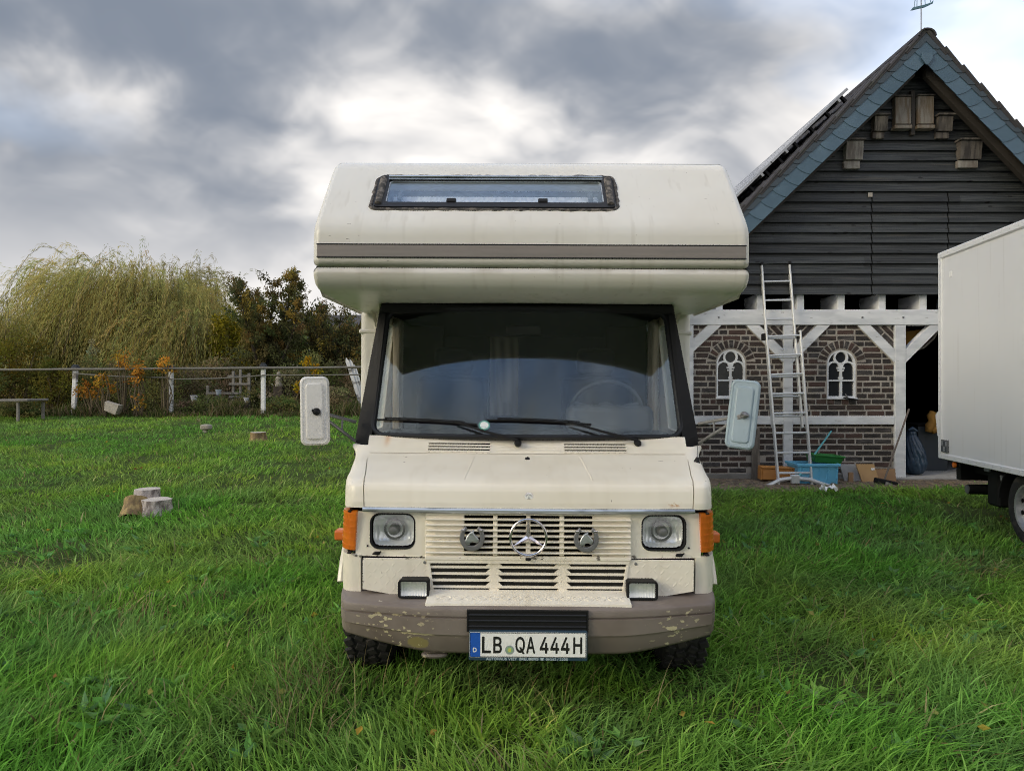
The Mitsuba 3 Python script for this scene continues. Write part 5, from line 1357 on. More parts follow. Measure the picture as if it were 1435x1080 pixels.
# dark blue bag in the doorway
mat('m_bag', proc(lambda p, n, uv: mix((0.014, 0.030, 0.055), (0.035, 0.065, 0.105), fbm(p.x * 9, p.y * 9, p.z * 9, 3))), 0.28)
BG = thing('refuse_sack', 'dark blue plastic sack standing in the barn doorway', 'sack')
ico = trimesh.creation.icosphere(5)
v = ico.vertices.copy()
zz = v[:, 2]
rad = np.interp(zz, [-1, -0.9, -0.5, 0.1, 0.5, 0.75, 0.9, 1.0], [0.8, 1.0, 1.08, 0.98, 0.72, 0.5, 0.62, 0.4])
rn = np.maximum(np.hypot(v[:, 0], v[:, 1]), 1e-6)
ang = np.arctan2(v[:, 1], v[:, 0])
base_r = np.sqrt(np.maximum(0, 1 - np.abs(zz) ** 6))
fold = 1 + 0.12 * (meshkit.fbm(np.stack([np.cos(ang) * 3, np.sin(ang) * 3, zz * 2.2], -1), 4, 8) - 0.5) * 2 + 0.06 * np.abs(np.sin(ang * 7 + 4 * zz))
v = np.stack([v[:, 0] / rn * rad * base_r * fold * 0.15, v[:, 1] / rn * rad * base_r * fold * 0.14, zz * 0.35], 1)
bc = atd(1279, 640, 10.85)
v += [bc[0] + 0.02 * 0, 10.85, GZ + 0.045 + 0.34]
v[:, 0] += -0.05 * ss(-0.4, 0.9, zz) + 0.03
add(BG + '__body', TM(v, ico.faces, process=False), 'm_bag', True)
add(BG + '__knot', xf(cat(tube([(-0.06, 0, 0.0), (0, 0, 0.03), (0.07, 0, -0.01)], [0.02, 0.03, 0.018], 7)), trimesh.transformations.translation_matrix([bc[0] - 0.03, 10.80, GZ + 0.72])), 'm_bag', True)
# yellow cloth figure hanging in the dark doorway, grey bin
mat('m_ochre', proc(lambda p, n, uv: mix((0.36, 0.19, 0.04), (0.27, 0.13, 0.03), fbm(p.x * 9, p.y * 9, p.z * 9, 3))), 0.9)
YC = thing('yellow_cloth', 'ochre yellow bundle of cloth inside the dark doorway beside the trailer', 'cloth')
pts = [atd(u, v_, 11.2) for u, v_ in ((1308, 577), (1305, 583), (1307, 590), (1303, 597), (1301, 605), (1306, 604), (1314, 600))]
add(YC + '__bundle', cat(*[trimesh.creation.icosphere(2, r).apply_translation(p) for p, r in zip(pts[:0], [])], tube(pts[:5], [0.05, 0.065, 0.06, 0.07, 0.045], 10), tube(pts[5:], [0.05, 0.06], 10)), 'm_ochre', True)
GB = thing('grey_crate', 'dark grey crate standing inside the barn behind the sack', 'crate')
add(GB + '__body', frustum(X(1290) * 1.06, X(1335) * 1.06, GZ + 0.046, GZ + 0.75, 11.3, 11.8), 'm_dash')
add(GB + '__lid', bx(X(1290) * 1.06 - 0.02, X(1335) * 1.06 + 0.02, 11.28, 11.82, GZ + 0.752, GZ + 0.79, 0.01), 'm_interior')
PL = thing('curved_panel', 'yellowish curved board propped under the lintel of the doorway', 'board')
cu = [(atd(1268, 466, 10.9)), atd(1276, 492, 10.9), atd(1290, 487, 10.9), atd(1303, 475, 10.9), atd(1312, 459, 10.9)]
add(PL + '__board', front(Polygon([(p[0], p[2]) for p in cu]).buffer(0.01), 10.95, 0.03), 'm_ochre')
add(PL + '__edge', tube([p + [0, -0.09, 0] for p in cu[1:]], 0.018, 8), 'm_box_grey', True)
BK = thing('brown_blanket', 'reddish brown board in the upper left corner of the doorway', 'board')
mat('m_redbrown', (0.13, 0.05, 0.025), 0.8)
add(BK + '__board', bx(X(1268), X(1295), 10.98, 11.02, Z(480), Z(457)), 'm_redbrown')
# stacked boards in the window corner: tool lying on the sill of the right window
TL = thing('trowel', 'small dark hand tool lying on the sill of the right brick window', 'tool')
t0_, t1_ = np.array([X(1180), YW - 0.05, Z(557)]), np.array([X(1199), YW - 0.06, Z(560)])
add(TL + '__handle', tube([t0_, t1_], 0.012, 8), 'm_black', True)
add(TL + '__blade', tube([t0_ + [0.02, -0.01, 0.06], t0_ + [0.05, -0.01, 0.0]], [0.006, 0.02], 6), 'm_steel', True)

# dirt strip
dx = np.linspace(2.2, 6.9, 60); dy = np.linspace(9.35, 10.6, 16)
A_, B_ = np.meshgrid(dx, dy, indexing='ij')
edge = 0.25 * (meshkit.fbm(np.stack([A_ * 1.7, 0 * A_, 0 * A_], -1), 3, 9) - 0.5) + 0.12 * np.clip(A_ - 5.0, 0, 2)
B2 = B_ + edge * ss(10.6, 9.4, B_)
idx = np.arange(A_.size).reshape(A_.shape)
q = np.stack([idx[:-1, :-1], idx[1:, :-1], idx[1:, 1:], idx[:-1, 1:]], -1).reshape(-1, 4)
zz = ground_z(A_, B2) + 0.012 + 0.02 * meshkit.fbm(np.stack([A_ * 6, B2 * 6, 0 * A_], -1), 3, 2) * ss(9.35, 9.7, B_) - 0.03 * ss(9.6, 9.35, B_)
mat('m_dirt', proc(lambda p, n, uv: mix(mix((0.135, 0.105, 0.078), (0.085, 0.068, 0.048), fbm(p.x * 6, p.y * 6, 0, 4)), (0.22, 0.16, 0.10), smoothstep(0.6, 0.75, noise(p.x * 40, p.y * 40, 0)))), 0.95,
    bump=proc(lambda p, n, uv: fbm(p.x * 30, p.y * 30, 0, 3), 3e-3), bscale=0.02)
scene['dirt_strip'] = mikit.ply(TM(np.stack([A_, B2, zz], -1).reshape(-1, 3), np.vstack([q[:, [0, 1, 2]], q[:, [0, 2, 3]]]), process=False), 'm_dirt', smooth=True)
labels['dirt_strip'] = {'label': 'bare brown earth along the foot of the barn wall', 'kind': 'structure'}
rg = np.random.default_rng(12)
sm = []
for _ in range(420):
    x, y = rg.uniform(2.9, 6.3), rg.uniform(9.45, 10.45)
    s_ = rg.uniform(0.008, 0.035)
    m = trimesh.creation.icosphere(1, 1.0); m.apply_scale([s_ * rg.uniform(0.7, 1.6), s_ * rg.uniform(0.7, 1.4), s_ * 0.5])
    m.apply_transform(rot([0, 0, 1], rg.uniform(0, 360))); m.apply_translation([x, y, float(ground_z(x, y)) + 0.022])
    sm.append(m)
mat('m_litter', proc(lambda p, n, uv: mix((0.22, 0.16, 0.10), (0.09, 0.07, 0.055), mikit.cell_rand(p.x * 14, p.y * 14, 0))), 0.9)
add('gravel', cat(*sm), 'm_litter', True, kind='stuff', label='pebbles and fallen leaves on the bare earth by the wall')
labels['gravel']['category'] = 'gravel'

# ================================================================ the trailer
TRL = thing('box_trailer', 'large white box trailer cut off by the right edge of the picture', 'trailer')
mat('m_trailer', proc(lambda p, n, uv: mix(mix((0.655, 0.66, 0.67), (0.59, 0.595, 0.61), fbm(p.x * 0.8, p.y * 0.8, p.z * 0.9, 3)), (0.46, 0.45, 0.44), 0.25 * smoothstep(0.6, 0.8, fbm(p.y * 25, p.x * 3, p.z * 1.0, 3)))), 0.36, bump=proc(lambda p, n, uv: noise(p.x * 1.8, p.y * 1.8, p.z * 1.8), 8e-3), bscale=0.006)
c0 = np.array([(1317 - 717.5) * 8.2e-3, 8.2]); c1 = np.array([4.69, 6.5])
dv = (c0 - c1) / np.linalg.norm(c0 - c1)           # along the side, away from the camera
nv = np.array([dv[1], -dv[0]])                       # towards the far side of the trailer (+x)
LEN, WID = 5.6, 2.1
zt, zb = 1.6 + 0.184 * 8.2, 1.6 - 0.098 * 8.2
Mt = np.eye(4); Mt[:3, 0] = [nv[0], nv[1], 0]; Mt[:3, 1] = [dv[0], dv[1], 0]; Mt[:3, 3] = [c0[0], c0[1], 0]
ta = lambda name, mesh, m_, smooth=False, parent=TRL, **kw: add(parent + '__' + name, mesh, m_, smooth, xf=Mt, **kw)
# local: x to the far side, y from the far end (0) towards the camera (negative)
ta('box', bx(0, WID, -LEN, 0, zb, zt, 0.02), 'm_trailer', label='plain white panel body')
ta('corner_trim', bx(-0.016, 0.10, -0.075, 0.012, zb + 0.02, zt - 0.03, 0.008), 'm_trailer')
ta('top_rail', bx(-0.02, 0.10, -LEN, 0.014, zt - 0.065, zt + 0.012, 0.012), 'm_trailer')
ta('bottom_rail', bx(-0.014, 0.08, -LEN, 0.008, zb - 0.03, zb + 0.03, 0.006), 'm_trailer')
dent = ta('corner_step', hull([(-0.02, 0.012, z) for z in (1.30, 1.02)] + [(0.05, 0.09, 1.30), (0.05, 0.06, 1.02), (-0.02, 0.06, 1.26), (0.05, 0.01, 1.3), (0.05, 0.01, 1.02)]), 'm_trailer')
mat('m_grille_grey', (0.10, 0.105, 0.11), 0.5)
vg = ta('type_plate', bx(-0.020, -0.002, -0.225, -0.075, zb + 0.05, zb + 0.19, 0.003), 'm_grille_grey', label='small dark square plate near the lower corner')
for i in range(3):
    for j in range(2):
        ta('plate_mark', bx(-0.0235, -0.0195, -0.215 + 0.047 * i, -0.182 + 0.047 * i, zb + 0.064 + 0.062 * j, zb + 0.112 + 0.062 * j, 0.001), 'm_panel_frame' if (i + j) % 2 else 'm_dash', parent=vg)
riv = []
for yy in np.arange(-LEN + 0.1, -0.05, 0.155):
    for xx, zz in ((-0.019, zt - 0.03), (-0.0135, zb + 0.004)):
        riv.append(xf(lathe([(0, 0), (0.007, 0), (0.005, 0.003), (0, 0.004)], 8, np.eye(4)), trimesh.transformations.translation_matrix([xx, yy, zz]) @ rot([0, 1, 0], -90)))
for zz in np.arange(zb + 0.25, zt - 0.08, 0.16):
    riv.append(xf(lathe([(0, 0), (0.007, 0), (0.005, 0.003), (0, 0.004)], 8, np.eye(4)), trimesh.transformations.translation_matrix([-0.0155, -0.035, zz]) @ rot([0, 1, 0], -90)))
ta('rivets', cat(*riv), 'm_panel_frame', kind='stuff')
ta('patch', bx(-0.004, 0.0, -0.30, -0.23, zt - 0.30, zt - 0.24, 0.001), 'm_plate_white')
ta('marker_lamp', cat(xf(lathe([(0, 0), (0.035, 0), (0.03, 0.02), (0, 0.026)], 18, np.eye(4)), trimesh.transformations.translation_matrix([0.03, -0.30, zb - 0.075]) @ rot([0, 1, 0], -90))), 'm_amber', 30, label='round amber side lamp under the box')
ta('lamp_bracket', bx(0.03, 0.06, -0.32, -0.28, zb - 0.10, zb - 0.031, 0.004), 'm_black')
gz_ = 0.10
ta('chassis', cat(bx(0.28, 0.40, -LEN, -0.05, zb - 0.17, zb - 0.032), bx(WID - 0.40, WID - 0.28, -LEN, -0.05, zb - 0.17, zb - 0.032), bx(0.2, WID - 0.2, -1.0, -0.9, zb - 0.22, zb - 0.04), bx(0.2, WID - 0.2, -2.6, -2.5, zb - 0.22, zb - 0.04), bx(0.15, WID - 0.15, -0.16, -0.06, zb - 0.26, zb - 0.06)), 'm_black')
ta('tool_box', cat(bx(0.16, 0.50, -0.92, -0.70, zb - 0.44, zb - 0.05, 0.02)), 'm_black')
ta('rear_tube', tube([(0.16, -0.30, 0.455), (1.5, -0.30, 0.455)], 0.055, 16), 'm_black', 40)
ta('tube_end', tube([(0.150, -0.30, 0.455), (0.159, -0.30, 0.455)], 0.048, 16), 'm_steel')
ta('label_plate', bx(0.10, 0.12, -0.86, -0.76, zb - 0.085, zb - 0.035, 0.003), 'm_panel_frame')
ta('stay_rod', tube([(0.14, -1.02, zb - 0.10), (0.14, -1.08, zb - 0.26)], 0.016, 8), 'm_panel_frame')
t2, b2, d2 = wheel_parts(0.36, 0.20, 0.225)
ywl = -1.64
for yy in (ywl, ywl - 0.82):
    for xx, sg in ((0.15, -1), (WID - 0.15, 1)):
        Mw = trimesh.transformations.translation_matrix([xx, yy, gz_ + 0.36]) @ rot([0, 1, 0], 90 * sg)
        w = ta('wheel', xf(t2, Mw), 'm_tyre', 35)
        dsc = trimesh.creation.revolve(np.array([(0, 0.06), (0.05, 0.06), (0.06, 0.03), (0.11, 0.03), (0.15, 0.055), (0.205, 0.045), (0.212, 0.095), (0.228, 0.10), (0.228, -0.08), (0.20, -0.08), (0.19, 0.0), (0, 0.0)]), sections=48)
        ta('rim', xf(dsc, Mw), 'm_panel_frame', 35, parent=w)
        ta('hand_holes', xf(cat(*[mv(trimesh.creation.cylinder(0.021, 0.02, sections=16), 0.178 * math.cos(a), 0.178 * math.sin(a), 0.047) for a in np.linspace(0, 2 * PI, 11)[:-1]]), Mw), 'm_void', 35, parent=w)
        ta('wheel_nuts', xf(cat(*[mv(trimesh.creation.cylinder(0.011, 0.03, sections=6), 0.082 * math.cos(a), 0.082 * math.sin(a), 0.04) for a in np.linspace(0, 2 * PI, 6)[:-1]]), Mw), 'm_steel', False, parent=w)
for xx in (0.03, WID - 0.27):
    a = np.radians(np.linspace(5, 175, 24))
    yc_ = ywl
    out = np.column_stack([yc_ + 0.47 * np.cos(a), gz_ + 0.36 + 0.43 * np.sin(a)])
    inn = np.column_stack([yc_ + 0.455 * np.cos(a), gz_ + 0.36 + 0.415 * np.sin(a)])
    ta('mudguard', sidep(Polygon(np.vstack([out, inn[::-1]])), xx, 0.24), 'm_black')
ta('hitch', cat(tube([(WID * 0.3, -LEN, zb - 0.1), (WID / 2, -LEN - 1.3, zb - 0.15)], 0.05, 8), tube([(WID * 0.7, -LEN, zb - 0.1), (WID / 2, -LEN - 1.3, zb - 0.15)], 0.05, 8)), 'm_black')
# ================================================================ plants
def leaf_mat(key, dt=0.9, rough=0.55):
    scene[key] = {'type': 'principledthin', 'base_color': {'type': 'mesh_attribute', 'name': 'vertex_color'}, 'roughness': rough, 'spec_trans': 0.0, 'diff_trans': dt, 'eta': 1.35}
    return key


leaf_mat('m_leaf', 0.8)
leaf_mat('m_grass', 0.75, 0.5)
mat('m_bark', proc(lambda p, n, uv: mix((0.075, 0.058, 0.044), (0.028, 0.023, 0.019), fbm(p.x * 16, p.y * 16, p.z * 5, 4))), 0.9)
mat('m_twig', (0.11, 0.085, 0.05), 0.8)


def leaf_mesh(P, Dr, L, W, rng, fold=0.25):
    n = len(P)
    Dr = Dr / (np.linalg.norm(Dr, axis=1, keepdims=True) + 1e-9)
    r = rng.normal(size=(n, 3))
    S = np.cross(Dr, r); S /= np.linalg.norm(S, axis=1, keepdims=True) + 1e-9
    N = np.cross(Dr, S)
    L, W = np.broadcast_to(L, n)[:, None], np.broadcast_to(W, n)[:, None]
    mid = P + Dr * L * 0.45
    v = np.stack([P, mid + S * W / 2 + N * W * fold, P + Dr * L, mid - S * W / 2 + N * W * fold], 1).reshape(-1, 3)
    k = np.arange(n) * 4
    f = np.concatenate([np.stack([k, k + 1, k + 2], 1), np.stack([k, k + 2, k + 3], 1)])
    return TM(v, f, process=False)


def pal(rng, n, cols, w=None, var=0.18):
    c = np.array(cols)[rng.choice(len(cols), n, p=w)]
    return np.clip(c * (1 + var * rng.normal(size=(n, 1))) * (1 + 0.06 * rng.normal(size=(n, 3))), 0.003, 0.9)


def add_leaves(key, P, Dr, L, W, cols, rng, **kw):
    m = leaf_mesh(P, Dr, L, W, rng)
    return add(key, m, 'm_leaf', True if False else False, color=np.repeat(cols, 4, 0), **kw)


def gz(x, y): return float(ground_z(x, y))


# ---------------------------------------------------------------- willows
WIL = [(0.497, 0.431, 0.151), (0.429, 0.397, 0.139), (0.373, 0.364, 0.139), (0.565, 0.452, 0.163), (0.271, 0.276, 0.104)]


def willow(label, x, y, r, top, nst, seed, skew=-0.35):
    rng = np.random.default_rng(seed)
    k = thing('willow_tree', label, 'tree', None)
    z0 = gz(x, y)
    H = top - z0
    tr = np.array([[x, y, z0 - 0.1], [x + 0.1, y, z0 + 0.25 * H], [x + 0.05, y + 0.1, z0 + 0.42 * H]])
    trunk = [tube(tr, [0.24, 0.18, 0.15], 9)]
    tips = []
    for i in range(11):
        a = i * 2.4 + rng.uniform(-0.3, 0.3)
        rr = r * rng.uniform(0.35, 0.8)
        p0 = tr[1] + (tr[2] - tr[1]) * rng.uniform(0, 1)
        p2 = np.array([x + rr * math.cos(a), y + rr * math.sin(a), z0 + H * rng.uniform(0.72, 0.97)])
        p1 = (p0 + p2) / 2 + [0, 0, 0.10 * H]
        pts = [(1 - t) ** 2 * p0 + 2 * t * (1 - t) * p1 + t * t * p2 for t in np.linspace(0, 1, 8)]
        trunk.append(tube(pts, np.linspace(0.10, 0.025, 8), 6))
        tips += [(p, 0.3 + 0.7 * j / 7) for j, p in enumerate(pts) if j > 2]
    add(k + '__trunk', cat(*trunk), 'm_bark', True)
    tp = np.array([t[0] for t in tips]); tw = np.array([t[1] for t in tips]); tw /= tw.sum()
    li = rng.choice(len(tp), nst, p=tw)
    src = tp[li] + rng.normal(size=(nst, 3)) * [0.16 * r, 0.16 * r, 0.22]
    limb_tone = np.exp(0.30 * rng.normal(size=16))[li // 5 % 16]
    out = src - [x, y, 0]; out[:, 2] = 0
    out /= np.linalg.norm(out, axis=1, keepdims=True) + 0.3
    out += rng.normal(size=(nst, 3)) * 0.35
    up = rng.uniform(0.0, 0.75, nst) * (rng.random(nst) < 0.7)
    ln = rng.uniform(0.8, 2.7, nst)
    NL = 46
    t = (np.arange(NL) + 0.5) / NL
    drop = rng.uniform(0.75, 1.25, nst)
    Px = src[:, None, :] + (out * ln[:, None] * 0.72)[:, None, :] * np.sqrt(t)[None, :, None]
    Px[:, :, 0] += skew * (ln[:, None] * t[None, :] ** 1.5) * rng.uniform(0.3, 1.0, nst)[:, None]
    Px[:, :, 2] += (up * ln)[:, None] * (1.6 * t - 1.6 * t ** 2)[None, :] * 1.3 - (drop * ln)[:, None] * (t ** 1.8)[None, :]
    ok = Px[:, :, 2] > ground_z(Px[:, :, 0], Px[:, :, 1]) + 0.05
    tang = np.gradient(Px, axis=1)
    P = Px[ok] + rng.normal(size=(ok.sum(), 3)) * 0.035
    Dv = tang[ok]; Dv = Dv / (np.linalg.norm(Dv, axis=1, keepdims=True) + 1e-9) + rng.normal(size=Dv.shape) * 0.20 + [0, 0, -0.2]
    strand_c = pal(rng, nst, WIL, [0.26, 0.26, 0.2, 0.12, 0.16], 0.14) * limb_tone[:, None]
    C = np.repeat(strand_c[:, None], NL, 1)[ok] * (1 + 0.12 * rng.normal(size=(ok.sum(), 1)))
    add_leaves(k + '__crown', P, Dv, rng.uniform(0.11, 0.20, len(P)), rng.uniform(0.013, 0.022, len(P)), np.clip(C, 0.01, 1), rng)
    # bare drooping twigs
    sel = rng.choice(nst, min(nst, 420), replace=False)
    tw_ = [tube(Px[i, ::9], 0.007, 3) for i in sel if ok[i].all()]
    add(k + '__twigs', cat(*tw_), 'm_twig', True, kind='stuff')
    return k


willow('tall olive willow with wispy top and long drooping twigs behind the white fence', -13.6, 25.5, 3.0, 5.9, 3600, 4)
willow('willow at the left picture edge with thin wind-blown top', -18.2, 24.5, 3.1, 4.35, 3200, 5)
willow('lower willow between the tall willow and the yellow bush', -10.9, 24.0, 1.8, 3.9, 1700, 6)


# ---------------------------------------------------------------- orchard trees with upright limbs
def orchard(label, x, y, r, top, cols, w, nl, seed, z_start=0.32):
    rng = np.random.default_rng(seed)
    k = thing('fruit_tree', label, 'tree')
    z0 = gz(x, y); H = top - z0
    base = np.array([x, y, z0 - 0.1])
    wood_, tws = [tube([base, base + [0.05, 0, 0.2 * H], base + [0.0, 0, 0.36 * H]], [0.15, 0.12, 0.10], 8)], []
    for i in range(10):
        a = i * 2.4 + rng.uniform(-0.4, 0.4); rr = r * rng.uniform(0.25, 0.9)
        p0 = base + [0, 0, H * rng.uniform(0.15, 0.36)]
        p2 = np.array([x + rr * math.cos(a), y + rr * math.sin(a) * 0.9, z0 + H * rng.uniform(0.62, 1.0) * (1 - 0.16 * rr / r)])
        p1 = p0 * 0.35 + p2 * 0.65; p1[2] -= 0.12 * H
        pts = np.array([(1 - t) ** 2 * p0 + 2 * t * (1 - t) * p1 + t * t * p2 for t in np.linspace(0, 1, 9)])
        wood_.append(tube(pts, np.linspace(0.06, 0.012, 9), 6))
        for j in range(2, 9):
            for _ in range(3):
                d = rng.normal(size=3) * [0.6, 0.6, 0.25] + [0, 0, 0.75]; d /= np.linalg.norm(d)
                L = rng.uniform(0.25, 0.75) * (0.7 + 0.4 * (j < 7))
                q0 = pts[j]; q1 = q0 + d * L
                wood_.append(tube([q0, (q0 + q1) / 2 + rng.normal(size=3) * 0.03, q1], [0.012, 0.009, 0.005], 4)); tws.append((q0, q1))
        for j in range(1, 5):     # low side twigs that hang
            d = rng.normal(size=3) * [1, 1, 0.4]; d /= np.linalg.norm(d)
            q1 = pts[j] + d * rng.uniform(0.4, 0.9)
            wood_.append(tube([pts[j], q1], [0.012, 0.005], 4)); tws.append((pts[j], q1))
    add(k + '__trunk', cat(*wood_), 'm_bark', True)
    A = np.array([t[0] for t in tws]); B = np.array([t[1] for t in tws])
    i = rng.choice(len(A), nl)
    t = rng.random(nl) ** 0.8
    P = A[i] + (B - A)[i] * t[:, None] + rng.normal(size=(nl, 3)) * 0.055
    Dv = rng.normal(size=(nl, 3)) * 0.6 + (B - A)[i] * 0.5 + [0, 0, -0.65]
    tc = pal(rng, len(A), cols, w, 0.12)
    C = tc[i] * (1 + 0.2 * rng.normal(size=(nl, 1)))
    add_leaves(k + '__crown', P, Dv, rng.uniform(0.07, 0.13, nl), rng.uniform(0.03, 0.055, nl), np.clip(C, 0.006, 1), rng)
    return k


DK = [(0.137, 0.146, 0.059), (0.193, 0.161, 0.059), (0.238, 0.165, 0.065), (0.101, 0.113, 0.051), (0.329, 0.238, 0.055)]
orchard('dark brownish green fruit tree with upright branches left of the van', -7.45, 21.6, 1.6, 5.5, DK, [0.35, 0.25, 0.12, 0.22, 0.06], 21000, 14)
orchard('narrow dark leafy tree close to the left edge of the van roof', -5.7, 22.2, 0.95, 4.6, DK, [0.3, 0.25, 0.15, 0.25, 0.05], 9000, 15)
orchard('thin brown twiggy tree just left of the van cab', -4.75, 22.5, 0.9, 3.95, DK, [0.25, 0.25, 0.25, 0.15, 0.1], 5200, 18)


# ---------------------------------------------------------------- shrubs
def shrub(name, label, cat_, x, y, rx, ry, h, cols, w, nl, L, W, seed, zlow=0.0, clumps=26, group=None, hang=-0.1):
    rng = np.random.default_rng(seed)
    k = thing(name, label, cat_, group)
    z0 = gz(x, y)
    a = rng.uniform(0, 2 * PI, clumps); q = np.sqrt(rng.random(clumps)); zz = rng.random(clumps)
    prof_ = np.sqrt(np.clip(1 - (zz * 1.0) ** 2.2, 0.04, 1))
    C = np.stack([x + rx * q * prof_ * np.cos(a), y + ry * q * prof_ * np.sin(a), z0 + zlow + (h - zlow) * (0.06 + 0.9 * zz)], 1)
    st = [tube([(x + rng.normal() * 0.15 * rx, y, z0 - 0.05), (c + np.array([x, y, z0])) / 2 + rng.normal(size=3) * 0.08, c], [0.022, 0.015, 0.006], 5) for c in C]
    add(k + '__stem', cat(*st), 'm_twig', True)
    i = rng.choice(clumps, nl)
    sc = 0.42 * np.array([rx, ry, (h - zlow) * 0.42]) / (clumps / 26) ** 0.33
    u = rng.normal(size=(nl, 3)); u /= np.linalg.norm(u, axis=1, keepdims=True); u *= rng.random((nl, 1)) ** 0.45
    P = C[i] + u * sc * (0.6 + 0.8 * rng.random(clumps)[i][:, None])
    P[:, 2] = np.maximum(P[:, 2], z0 + 0.02)
    Dv = u + rng.normal(size=(nl, 3)) * 0.7 + [0, 0, hang]
    cc = pal(rng, clumps, cols, w, 0.15)
    Cc = cc[i] * (1 + 0.2 * rng.normal(size=(nl, 1)))
    add_leaves(k + '__foliage', P, Dv, rng.uniform(0.7, 1.3, nl) * L, rng.uniform(0.7, 1.3, nl) * W, np.clip(Cc, 0.005, 1), rng)
    return k


YG = [(0.16, 0.15, 0.03), (0.11, 0.12, 0.03), (0.22, 0.17, 0.03)]
GR = [(0.166, 0.219, 0.074), (0.227, 0.245, 0.088), (0.122, 0.158, 0.056), (0.263, 0.245, 0.096)]
OR = [(0.52, 0.24, 0.045), (0.40, 0.17, 0.035), (0.55, 0.32, 0.05), (0.13, 0.14, 0.04)]
BRN = [(0.252, 0.202, 0.126), (0.319, 0.252, 0.151), (0.185, 0.168, 0.092), (0.168, 0.193, 0.076)]
px = lambda u, d: (u - 717.5) * d / 1000
zv = lambda v, d: 1.6 + (540 - v) * d / 1000
shrub('yellow_bush', 'bright yellow-green bush glowing between the willow and the dark tree', 'bush', px(322, 23), 23.0, 0.75, 0.6, 3.15, [(0.30, 0.27, 0.03), (0.22, 0.22, 0.03), (0.36, 0.29, 0.03)], None, 4200, 0.10, 0.05, 31, 0.9)
for i, (u, d, rx, vt, cols, nl, lab) in enumerate((
        (22, 19.6, 1.1, 470, YG, 5200, 'tall yellowish green shrub behind the low table at the left edge'),
        (72, 19.4, 0.55, 507, YG, 2600, 'yellow leaved shrub growing over the rail left of the first fence post'),
        (-30, 19.2, 1.0, 500, GR, 3000, 'green shrub cut by the left edge of the picture'),
        (125, 20.2, 0.7, 505, GR, 3000, 'dark green shrub behind the first fence post'),
        (215, 20.0, 0.75, 498, GR, 3600, 'green bush just left of the second fence post'),
        (262, 20.6, 0.7, 520, BRN, 2600, 'brownish shrub right of the second fence post'),
        (310, 21.2, 0.9, 505, BRN, 3400, 'thin brown shrub behind the grey trellis'),
        (352, 20.4, 0.6, 545, GR, 2200, 'low green shrub left of the third fence post'),
        (400, 20.4, 0.8, 520, BRN, 3400, 'brownish shrub right of the third fence post'),
        (440, 20.8, 0.8, 495, GR, 3600, 'dark shrub behind the left wing mirror'),
        (492, 21.0, 0.7, 505, BRN, 2800, 'brown shrub beside the white pointed boards'),
        (170, 21.5, 0.9, 515, BRN, 3000, 'dry brown shrub under the tall willow'))):
    shrub('shrub', lab, 'shrub', px(u, d), d, rx, 0.55, zv(vt, d) - gz(px(u, d), d), cols, None, nl, 0.075, 0.04, 50 + i)
for i, (u, d, rx, vt, cols, nl, lab) in enumerate((
        (255, 19.35, 0.45, 562, BRN, 1300, 'low dry weed clump right of the second fence post'),
        (296, 19.45, 0.55, 553, GR, 1700, 'low green weed clump in front of the trellis'),
        (330, 19.4, 0.45, 563, BRN, 1300, 'low brown weed clump left of the third fence post'),
        (395, 19.5, 0.6, 556, GR, 1900, 'low green weed clump right of the third fence post'),
        (465, 19.5, 0.8, 545, BRN, 2300, 'brown weed thicket behind the left mirror arm'),
        (150, 19.6, 0.5, 545, GR, 1500, 'low green weed clump behind the stone block'),
        (20, 18.6, 0.75, 563, GR, 2600, 'dark weed clump under and behind the low table'))):
    shrub('weed_clump', lab, 'weeds', px(u, d), d, rx, 0.35, zv(vt, d) - gz(px(u, d), d), cols, None, nl, 0.07, 0.03, 150 + i, hang=0.2)
for i, (u, v0, v1, d, rx, nl, lab) in enumerate((
        (126, 556, 528, 18.8, 0.34, 420, 'orange leaved vine low beside the first fence post'),
        (147, 548, 524, 18.75, 0.22, 260, 'orange leaves hanging from the rail above the stone block'),
        (190, 545, 505, 18.8, 0.30, 420, 'orange vine on the rail between the first two fence posts'),
        (172, 520, 492, 18.9, 0.26, 280, 'yellowish orange spray rising above the rail'),
        (197, 575, 552, 18.7, 0.12, 120, 'small orange spray hanging near the grass'),
        (231, 525, 500, 18.9, 0.24, 240, 'orange leaves just left of the second post top'))):
    shrub('orange_vine', lab, 'vine', px(u, d), d, rx, 0.25, zv(v1, d) - gz(px(u, d), d), OR, [0.34, 0.18, 0.26, 0.22], int(nl * 0.8), 0.068, 0.05, 80 + i, zlow=zv(v0, d) - gz(px(u, d), d), clumps=9, hang=-0.4)
for i, (u, v, nl) in enumerate(((443, 518, 60), (433, 507, 70), (418, 543, 50))):
    shrub('yellow_leaves', ['cluster of yellow leaves above the left mirror', 'larger cluster of yellow leaves further left above the left mirror', 'lone yellow leaf cluster between the third post and the left mirror'][i], 'leaves', px(u, 20.0), 20.0, 0.13, 0.1, zv(v - 6, 20.0) - gz(px(u, 20.0), 20.0), [(0.50, 0.36, 0.02), (0.42, 0.25, 0.02)], None, nl, 0.09, 0.06, 95 + i, zlow=zv(v + 6, 20.0) - gz(px(u, 20.0), 20.0), clumps=4)
shrub('seed_head', 'pale creamy seed head hanging in front of the willow', 'plant', px(131, 21), 21.0, 0.13, 0.1, zv(477, 21) - gz(px(131, 21), 21.0), [(0.42, 0.40, 0.25), (0.33, 0.32, 0.20)], None, 200, 0.06, 0.035, 99, zlow=zv(502, 21) - gz(px(131, 21), 21.0), clumps=6)
